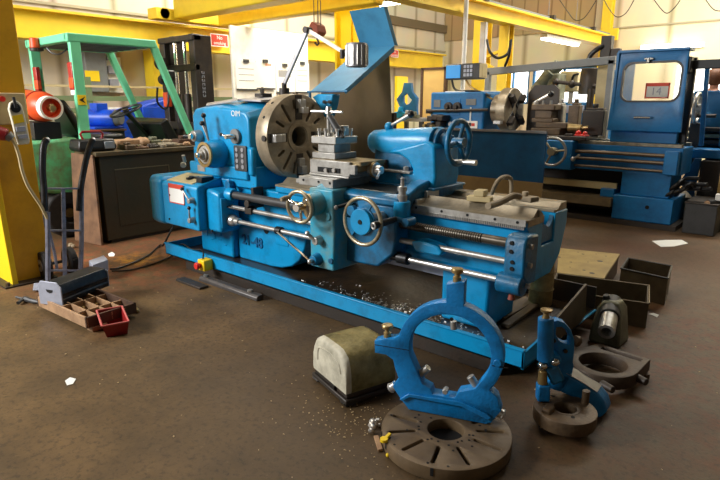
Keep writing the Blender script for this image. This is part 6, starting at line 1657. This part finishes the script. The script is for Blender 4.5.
# ---- blue and beige screen board behind the main lathe
sx0, sx1 = px(452, 5.6), px(547.5, 5.6)
sc_ = thing('screen_board', ((sx0+sx1)/2, 5.62, 0), 'dark blue screen board with a bare beige lower half, standing between the two lathes', 'screen')
zt_ = PY(500, 130.5, 5.6).z; zm = PY(500, 179, 5.6).z
MB().bb(sx0-.1, sx1, 5.60, 5.625, zm, zt_).build('upper_panel', BLUE2D, sc_, .003)
MB().bb(sx0-.1, sx1, 5.60, 5.62, .04, zm).build('lower_panel', paint('bare board', (150, 124, 80), .6, 0, (120, 98, 62), .4, 4), sc_, .003)
MB().bb(sx0-.1, sx1, 5.585, 5.60, zt_-.015, zt_+.01).build('top_edge', ALU, sc_)
for x in (sx0+.1, sx1-.15): MB().bb(x-.03, x+.03, 5.625, 6.0, 0, .04).bb(x-.02, x+.02, 5.625, 5.66, 0, zt_-.1).build('stand', DARKIRON, sc_)
# ---- grey cable trunking across the back
a = PY(480, 72.5, 8.2); b_ = PY(616, 60, 8.2)
tr_ = thing('cable_trunking', ((a.x+b_.x)/2, 8.2, 1.8), 'long grey trunking bar spanning above the second lathe', 'trunking')
MB().bar(a, b_, .08, .105).build('duct', GREYP, tr_, .006)
for x_ in (a.x+.15, b_.x-.05): MB().bb(x_-.035, x_+.035, 8.16, 8.24, 0, a.z if x_ < -3 else b_.z).build('support_post', GREYP, tr_)
MB().bb(a.x-.0, a.x+.09, 8.14, 8.22, a.z, 2.6).build('riser', ALU, tr_, .006)
MB().tube([PY(487, 40, 8.1), PY(490, 52, 8.0), PY(498, 58, 8.0), PY(508, 53, 8.0), PY(511, 40, 8.0), PY(509, 55, 8.0), PY(505, 66, 8.1)], .02, 8, 5).build('hanging_hose', BLACK, tr_)
a = PY(606, 40, 8.5); 
vt = thing('pipe_stack', (a.x, 8.5, 0), 'dark vertical pipe and bracket above the trunking beside the blue door', 'pipe')
q = PY(607, 53, 8.5)
MB().bb(q.x-.09, q.x+.07, 8.45, 8.6, 0, 1.95).build('base_post', BEIGE, vt)
MB().bb(q.x-.08, q.x+.06, 8.44, 8.58, 1.95, PY(607, 36, 8.5).z).build('top_box', DARKIRON, vt, .01)
q2 = PY(616, 53, 8.5); MB().bb(q2.x-.10, q2.x+.06, 8.46, 8.56, q2.z-.08, q2.z+.06).build('side_box', DARKIRON, vt, .01)
MB().tube([PY(603, 46, 8.45), PY(596, 50, 8.4), PY(590, 56, 8.4), PY(587, 64, 8.4)], .035, 10, 5).build('flexible_hose', BLACK, vt)
# ---- vertical drill / milling machine with grey ram behind
dm = thing('milling_machine', (-3.4, 9.4, 0), 'grey milling machine with a tilted ram head in front of the bright windows', 'machine')
a = PY(536, 92, 9.2); b_ = PY(553, 72, 9.2)
MB().cyl(a, b_, .11, .13, 24).cyl(b_, b_+(b_-a)*.4, .08, .10, 20).build('ram_head', GREYG, dm, .01)
MB().bb(b_.x-.05, b_.x+.15, 9.1, 9.42, 0, b_.z-.02).build('column', GREYG, dm, .03)
MB().bb(a.x-.2, b_.x+.2, 8.9, 9.45, .0, .9).build('base', BLUE2D, dm, .02)
a = PY(561, 92, 9.6); b_ = PY(581, 71, 9.6)
eb = thing('electrical_box', ((a.x+b_.x)/2, 9.6, 0), 'beige electrical box on a stand right of the grey milling machine', 'electrical box')
MB().bb(a.x, b_.x, 9.5, 9.8, a.z, b_.z).build('case', BEIGE, eb, .02); MB().bb(a.x+.15, b_.x-.15, 9.55, 9.75, 0, a.z).build('stand', DARKIRON, eb)
m = MB().tube([PY(573, 86, 9.49), PY(572, 80, 9.49), PY(574, 75, 9.49), PY(579, 74, 9.49)], .018, 8, 4); m.build('conduit', BLACK, eb)
dr2 = thing('radial_drill', (-2.9, 9.0, 0), 'blue and black radial drill with long spindle arm left of the sliding door guard', 'drill')
a = PY(590, 82, 8.9)
MB().cyl((a.x, 8.9, a.z-.18), (a.x, 8.9, a.z+.20), .16, .14, 24).build('motor', DARKIRON, dr2, .01)
q0, q1 = PY(556, 82, 8.8), PY(597, 86, 8.8)
MB().cyl(q0, q1, .028, None, 12).ball(q0, .06, 12).ball(PY(572, 84, 8.8), .06, 12).build('spindle_arm', DARKIRON, dr2)
m = MB().bb(a.x-.35, a.x+.35, 8.8, 9.3, .3, pz(585, 104, 8.9)).build('table', BLUE2, dr2, .02)
MB().bb(a.x-.4, a.x+.3, 8.85, 9.25, 0, .3).build('base', DARKIRON, dr2)
MB().bb(a.x-.30, a.x+.0, 8.76, 8.80, pz(585, 113, 8.8), pz(585, 105, 8.8)).build('oil_tray', GREYL, dr2)
MB().bb(a.x+.12, a.x+.40, 9.0, 9.3, .3, PY(605, 70, 9.0).z).build('column', ROYAL and BLUE2, dr2, .03)
MB().tube([PY(597, 90, 8.7), PY(600, 80, 8.7), PY(606, 79, 8.7), PY(609, 88, 8.7), PY(611, 92, 8.7)], .025, 8, 4).build('feed_hose', BLACK, dr2)
MB().cyl((a.x+.08, 8.75, .95), (a.x+.08, 8.75, a.z-.1), .05, None, 14).build('spindle', DARKIRON, dr2)
# parts lying on the second lathe bed behind the tool post
for k, (x0, y0, x1, y1, mt, lb, nm, ct_, Y_) in enumerate(((556, 113, 566, 103, STEEL, 'bright steel fixture block standing behind the second tool post', 'fixture_block', 'fixture', 7.25),
     (570, 116, 582, 103, RUSTIRON, 'brown fixture lump right of the bright steel fixture', 'fixture_block', 'fixture', 7.25), (584, 122, 607, 108, DARKIRON, 'long dark casting on the second lathe beside the door guard', 'casting', 'casting', 7.2))):
    a = PY(x0, y0, Y_); b_ = PY(x1, y1, Y_)
    m = MB().bb(a.x, b_.x, Y_-.08, Y_+.04, 1.081 if k == 0 else 1.001, b_.z-.03).bb(a.x+.03, b_.x-.03, Y_-.05, Y_+.08, b_.z-.03, b_.z)
    m.cyl(((a.x+b_.x)/2, Y_, b_.z), ((a.x+b_.x)/2, Y_, b_.z+.05), .03, None, 10)
    solo(m, nm, mt, lb, ct_, None, .01)
q = PY(585, 123.5, 6.95)
t = thing('rag_roll', (q.x, 6.87, 1.001), 'red rag bundle lying on the second lathe saddle', 'rag')
MB().ball((q.x-.04, 6.87, 1.035), .035, 12).ball((q.x+.04, 6.87, 1.03), .03, 12).bb(q.x-.08, q.x+.08, 6.82, 6.92, 1.001, 1.02).build('cloth', REDB, t, .01)
# ---- blue steady standing far behind, left of the partition
a = PX(400, 116, -5.7)
Pq = PY(410, 118, 7.6)
def l3(x, y): q = PY(x, y, 7.6); return (q.x, q.z)
ou = [l3(*p) for p in ((406, 83), (413, 83), (414, 92), (419, 98), (418.5, 108), (419, 118), (401, 118), (403, 110), (398.5, 99), (404, 92))]
inn = [l3(*p) for p in ((405, 96), (409, 93), (412, 98), (414, 100), (411, 104), (407, 105), (405, 102))]
solo(MB().plate(ou, [inn], .06, frame((0, 7.6, 0), (1, 0, 0), (0, 0, 1)), .005), 'ring_steady', BLUE2, 'small blue ring steady standing on a bench far behind the tailstock', 'steady rest')
sb2 = thing('tool_bench', (Pq.x, 7.75, 0), 'low bench carrying the far blue steady and assorted blue lathe parts', 'bench')
zt2 = l3(410, 118)[1]
MB().bb(Pq.x-.45, Pq.x+.35, 7.45, 8.1, zt2-.05, zt2-.002).build('bench_top', GREYP, sb2)
for x in (Pq.x-.4, Pq.x+.3):
    for y in (7.5, 8.05): MB().bb(x-.03, x+.03, y-.03, y+.03, 0, zt2-.05).build('leg', GREYD, sb2)
for k, (x, y, r_, mt, lb) in enumerate(((401, 113, .10, BLUE, 'light blue casting left of the far blue steady'), (407, 121.5, .07, ALU, 'grey metal fitting in front of the far blue steady'), (415, 121, .06, GREYG, 'green-grey fitting below the far blue steady'))):
    q = PY(x, y, 7.5)
    solo(MB().bb(q.x-r_*1.2, q.x+r_*.9, 7.47, 7.56, zt2, zt2+r_).cyl((q.x, 7.5, zt2+r_), (q.x, 7.5, zt2+r_*1.8), r_*.6, r_*.4, 14), 'machine_fitting', mt, lb, 'fitting', None, .01)
# ---- third machine at the right edge
t3 = thing('lathe', (-.8, 8.0, 0), 'blue machine frame with round handwheel at the right edge, in front of a worker', 'machine')
def q3(x, y, Y=7.6): return PY(x, y, Y)
MB().bar(q3(701, 146), q3(707.5, 68), .045, .06, (0, 1, 0)).bar(q3(722, 146), q3(728, 66), .06, .06, (0, 1, 0)).build('upright', BLUE2, t3, .008)
a = q3(684, 157); b_ = q3(722, 150)
MB().bb(a.x-.1, b_.x+.3, 7.55, 8.2, a.z, b_.z).build('cross_rail', BLUE2, t3, .01)
hw, mb_, u, v = wheel('handwheel', t3, q3(697, 108, 7.8), (1, 0, 0), .17, .02, 4, .05, STEELB, STEEL, .04)
mb_.build('spokes', STEEL, hw)
MB().cyl(q3(690, 116, 7.8), q3(716, 116, 7.8), .022, None, 10).bb(q3(690, 100).x, q3(700, 100).x, 7.8, 8.1, .6, 1.15).build('shaft', DARKIRON, t3)
a = q3(678, 190); b_ = q3(703, 158)
MB().prism([(a.x+.02, a.z+.1), (a.x+.15, b_.z), (b_.x, b_.z), (b_.x-.02, a.z+.0), (a.x+.2, a.z-.08)], 'y', 7.5, 7.55).build('side_panel', BLUE2D, t3, .006)
MB().bb(b_.x, b_.x+.25, 7.5, 8.0, 0, b_.z-.02).build('rear_box', DARKIRON, t3, .01)
MB().bb(a.x-.05, b_.x+.3, 7.6, 8.2, 0, a.z-.08).build('base', DARKIRON, t3, .01)
a = q3(701, 118, 8.3); b_ = q3(719, 86, 8.3)
MB().bb(q3(694, 100, 8.3).x, b_.x+.4, 8.25, 8.3, a.z-.5, q3(700, 91, 8.3).z).build('door_panel', BLUE2, t3, .006)
for k, y in enumerate((128, 134, 140)):
    q = q3(690, y, 8.0); MB().bb(q.x-.1, q.x+.5, 7.9, 8.24, q.z-.03, q.z+.01).build('shelf', DARKIRON if k != 1 else GREYG, t3)
# grey bin and gauge in front at right
a = PZ(683, 234, 0); 
gb2 = thing('coolant_tank', (-1.05, 6.95, 0), 'dark grey square tank on the floor right of the second lathe pedestal', 'tank')
x0 = PY(683, 220, 6.85).x; x1 = PY(716, 220, 6.85).x
MB().bb(x0, x1, 6.85, 7.4, 0, .33).build('body', GREYD, gb2, .008); MB().bb(x0-.01, x1+.01, 6.84, 7.41, .33, .345).build('lid', DARKIRON, gb2, .004)
q = PY(711, 203, 6.95)
pg = thing('pump_gauge', (q.x, 6.95, .346), 'round cream-faced black pump motor standing on the grey tank', 'pump')
MB().cyl((q.x-.02, 6.88, q.z), (q.x+.10, 7.1, q.z), .042, None, 20).bb(q.x-.02, q.x+.1, 6.92, 7.08, .346, q.z-.02).build('body', BLACK, pg, .006)
MB().cyl((q.x-.02, 6.88, q.z), (q.x-.025, 6.87, q.z), .032, None, 20).build('face', WOOD, pg); 
MB().bb(q.x+.03, q.x+.12, 6.95, 7.02, q.z+.03, q.z+.10).build('terminal_box', WHITEP, pg, .006)
m = MB()
for k, (x, y) in enumerate(((664, 183), (670, 188), (676, 184), (668, 178), (680, 188))):
    q = PY(x, y, 6.95); m.tube([(q.x, 6.95, .35+.02*k), (q.x+.1, 6.9, .42+.03*k), (q.x+.16, 7.0, q.z), (q.x+.3, 6.95, q.z+.02)], .022, 8, 4)
solo(m, 'hose_tangle', BLACK, 'tangle of black hoses between the second lathe and the grey tank', 'hose')
q = PY(718, 175, 7.0)
cb = thing('cardboard_box', (PY(722, 180, 7.2).x, 7.3, 0), 'tan cardboard carton cut off by the right edge, behind the pump', 'box')
xx = PY(714, 190, 7.2).x
MB().bb(xx, xx+.3, 7.42, 7.49, 0, PY(715, 162, 7.42).z).build('carton', TAN, cb, .006); MB().bb(xx, xx+.3, 7.417, 7.42, .28, .33).build('tape', BEIGE, cb)
# ---- worker behind the right machine
Ph = PY(715, 78, 9.6)
hx_, hy_, topz_ = Ph.x, 9.6, PY(715, 69.5, 9.6).z
pz_ = topz_-1.80
duck = thing('duckboard', (hx_, 9.65, 0), 'low duckboard platform under the worker at right', 'platform')
for k in range(5): MB().bb(hx_-.5, hx_+.5, 9.3+k*.16, 9.42+k*.16, max(.02, pz_-.03), max(.05, pz_)).build('slat', WOODD, duck)
for x in (-.42, .38): MB().bb(hx_+x, hx_+x+.05, 9.3, 10.06, 0, max(.02, pz_-.03)).build('bearer', WOODD, duck)
pr_ = thing('person', (hx_, hy_, pz_), 'person in an olive work shirt with short brown hair, back turned, behind the machine', 'person')
def body(joints, edges, name, mat, parent, sub=2):
    me = bpy.data.meshes.new(name)
    me.from_pydata([Vector(j[0])-WLOC[parent.name] for j in joints], edges, [])
    o = bpy.data.objects.new(name, me); COL.objects.link(o); o.parent = parent
    me.materials.append(mat)
    md = o.modifiers.new('skin', 'SKIN'); md.use_smooth_shade = True
    for v_, j in zip(me.skin_vertices[0].data, joints): v_.radius = j[1]; v_.use_root = False
    me.skin_vertices[0].data[0].use_root = True
    s_ = o.modifiers.new('sub', 'SUBSURF'); s_.levels = sub; s_.render_levels = sub
    return o
def P(x, y, z): return (hx_+x, hy_-y, pz_+z)
J = [(P(0, 0, .98), (.15, .11)), (P(0, .0, 1.20), (.14, .10)), (P(0, -.01, 1.42), (.17, .11)), (P(0, -.02, 1.52), (.06, .06)), (P(0, -.03, 1.60), (.06, .065)), (P(0, -.05, 1.70), (.078, .095)), (P(0, -.05, 1.775), (.05, .06)),
     (P(-.20, 0, 1.43), (.06, .06)), (P(-.36, -.08, 1.22), (.045, .045)), (P(-.55, -.18, 1.14), (.034, .034)),
     (P(.20, 0, 1.43), (.06, .06)), (P(.27, -.02, 1.16), (.045, .045)), (P(.22, -.18, 1.0), (.034, .034)),
     (P(-.10, 0, .90), (.095, .10)), (P(-.11, -.01, .50), (.062, .065)), (P(-.11, .02, .09), (.045, .045)), (P(-.12, -.12, .04), (.042, .035)),
     (P(.10, 0, .90), (.095, .10)), (P(.11, -.01, .50), (.062, .065)), (P(.11, .02, .09), (.045, .045)), (P(.12, -.12, .04), (.042, .035))]
E_ = [(0, 1), (1, 2), (2, 3), (3, 4), (4, 5), (5, 6), (2, 7), (7, 8), (8, 9), (2, 10), (10, 11), (11, 12), (0, 13), (13, 14), (14, 15), (15, 16), (0, 17), (17, 18), (18, 19), (19, 20)]
body(J, E_, 'body', SKIN, pr_)
shj = [(P(0, 0, 1.0), (.172, .135)), (P(0, .0, 1.20), (.162, .125)), (P(0, -.01, 1.42), (.19, .13)), (P(0, -.02, 1.51), (.085, .085)), (P(-.20, 0, 1.43), (.08, .08)), (P(-.36, -.08, 1.22), (.06, .06)), (P(-.50, -.16, 1.155), (.047, .047)), (P(.20, 0, 1.43), (.08, .08)), (P(.27, -.02, 1.16), (.06, .06)), (P(.235, -.14, 1.03), (.047, .047))]
body(shj, [(0, 1), (1, 2), (2, 3), (2, 4), (4, 5), (5, 6), (2, 7), (7, 8), (8, 9)], 'shirt', SHIRT, pr_)
trj = [(P(0, 0, 1.0), (.165, .13)), (P(-.10, 0, .90), (.112, .118)), (P(-.11, -.01, .50), (.085, .088)), (P(-.11, .02, .10), (.07, .075)), (P(.10, 0, .90), (.112, .118)), (P(.11, -.01, .50), (.085, .088)), (P(.11, .02, .10), (.07, .075))]
body(trj, [(0, 1), (1, 2), (2, 3), (0, 4), (4, 5), (5, 6)], 'trousers', TROUSER, pr_)
MB().rev([(0, .125), (.05, .118), (.088, .085), (.108, .03), (.108, -.03), (.10, -.07), (.075, -.10)], Vector(P(0, .0, 1.70)), (0, -.45, 1), 20).build('hair', HAIR, pr_)
for sx_ in (-1, 1):
    MB().ball(Vector(P(sx_*.088, -.05, 1.68)), .022, 8).build('ear', SKIN, pr_)
    hpos = Vector(P(-.575, -.195, 1.135)) if sx_ < 0 else Vector(P(.21, -.215, .985))
    dirn = Vector((-.85, .45, -.2)).normalized() if sx_ < 0 else Vector((-.1, .9, -.35)).normalized()
    sd_ = dirn.cross(Vector((0, 0, 1))).normalized()
    m = MB(); m.tube([hpos-dirn*.04, hpos, hpos+dirn*.05, hpos+dirn*.085], [.03, .038, .042, .036], 10)
    for k, L_ in enumerate((.065, .08, .075, .055)):
        o_ = hpos+dirn*.08+sd_*(-.03+.02*k); m.tube([o_, o_+dirn*L_*.5, o_+dirn*L_*.85-Vector((0, 0, .02)), o_+dirn*L_-Vector((0, 0, .04))], [.0095, .009, .0085, .007], 8)
    o_ = hpos+dirn*.02-sd_*.036; m.tube([o_, o_+dirn*.03-sd_*.02, o_+dirn*.06-sd_*.022-Vector((0, 0, .01))], [.012, .011, .009], 8)
    m.build('hand', SKIN, pr_)
# face details
MB().ball(Vector(P(0, -.15, 1.665)), .016, 8).build('nose', SKIN, pr_)
for sx_ in (-1, 1): MB().ball(Vector(P(sx_*.032, -.135, 1.69)), .012, 8).build('eye', WHITEP, pr_)
MB().bb(hx_-.025, hx_+.025, hy_+.132, hy_+.142, pz_+1.622, pz_+1.63).build('mouth', REDP, pr_)
for sx_ in (-1, 1): MB().bb(hx_+sx_*.115-.045, hx_+sx_*.115+.045, hy_-.06, hy_+.17, pz_, pz_+.09).build('boot', BLACK, pr_, .02)

for nm in ('screw', 'bolt', 'rack_screw', 'speed_marks', 'drilled_hole', 'chain', 'bolt_hole', 'rivet', 'cooling_fin', 'hinge_pin', 'roof_bar', 'mast_cross_member', 'keypad', 'rim_mark',
           'split_line', 'anchor_bolt', 'mast_rail', 'inner_rail', 'hinge_rod', 'lug', 'cross_bar', 'side_rail', 'brace', 'stain', 'gate_lever', 'clamp_bolt', 'side_board', 'shelf', 'upright', 'strap', 'post', 'guard_post', 'lever_cluster', 'gear_selector', 'base_sill', 'slat', 'bearer', 'emblem', 'stand', 'foot_plate', 'tube', 'head_pedestal', 'latch', 'index_plate', 'crossed'):
    explode(nm)
# ================================================================== LIGHT AND CAMERA
w = bpy.data.worlds.new('world'); scn.world = w; w.use_nodes = True
bg = w.node_tree.nodes['Background']; bg.inputs['Color'].default_value = (1.0, .90, .74, 1); bg.inputs['Strength'].default_value = .13
def area(name, p, target, size, size_y, power, col=(1, 1, 1)):
    l = bpy.data.lights.new(name, 'AREA'); l.shape = 'RECTANGLE'; l.size = size; l.size_y = size_y; l.energy = power; l.color = col
    o = bpy.data.objects.new(name, l); COL.objects.link(o); o.location = p
    o.rotation_euler = (Vector(target)-Vector(p)).to_track_quat('-Z', 'Y').to_euler()
    return o
area('side_window_light', (-6.2, -2.6, 3.2), (-3.9, 2.7, .9), 2.2, 1.6, 560, (1, 1, 1))
area('roof_light', (-3.5, 3.2, 5.2), (-3.4, 3.6, 0), 3.0, 3.0, 90, (1, .92, .80))
area('roof_light', (-6.5, 6.5, 5.2), (-8.8, 5.6, 1.5), 3.0, 3.0, 760, (1, .95, .84))
area('roof_light', (-1.5, 9.8, 5.2), (-2.0, 11.5, 0), 4.0, 3.0, 700, (1, .95, .84))
area('window_light', (.5, 12.5, 3.2), (-2.0, 13.9, 2.6), 3.0, 1.5, 260, (1, .96, .88))  # added fill lamp, no real source; brightens the back wall
cam = bpy.data.cameras.new('camera'); cam.sensor_width = 36; cam.lens = FPX/720*36; cam.clip_end = 100
co = bpy.data.objects.new('camera', cam); COL.objects.link(co)
def tow(c): return Vector((AX.dot(Vector(c)), AY.dot(Vector(c)), AZ.dot(Vector(c))))
r_, u_, b_ = tow((1, 0, 0)), tow((0, -1, 0)), tow((0, 0, -1))
co.matrix_world = Matrix(((r_.x, u_.x, b_.x, CAM.x), (r_.y, u_.y, b_.y, CAM.y), (r_.z, u_.z, b_.z, CAM.z), (0, 0, 0, 1)))
scn.camera = co
scn.view_settings.view_transform = 'Standard'
scn.view_settings.look = 'None'
scn.view_settings.exposure = 0.0
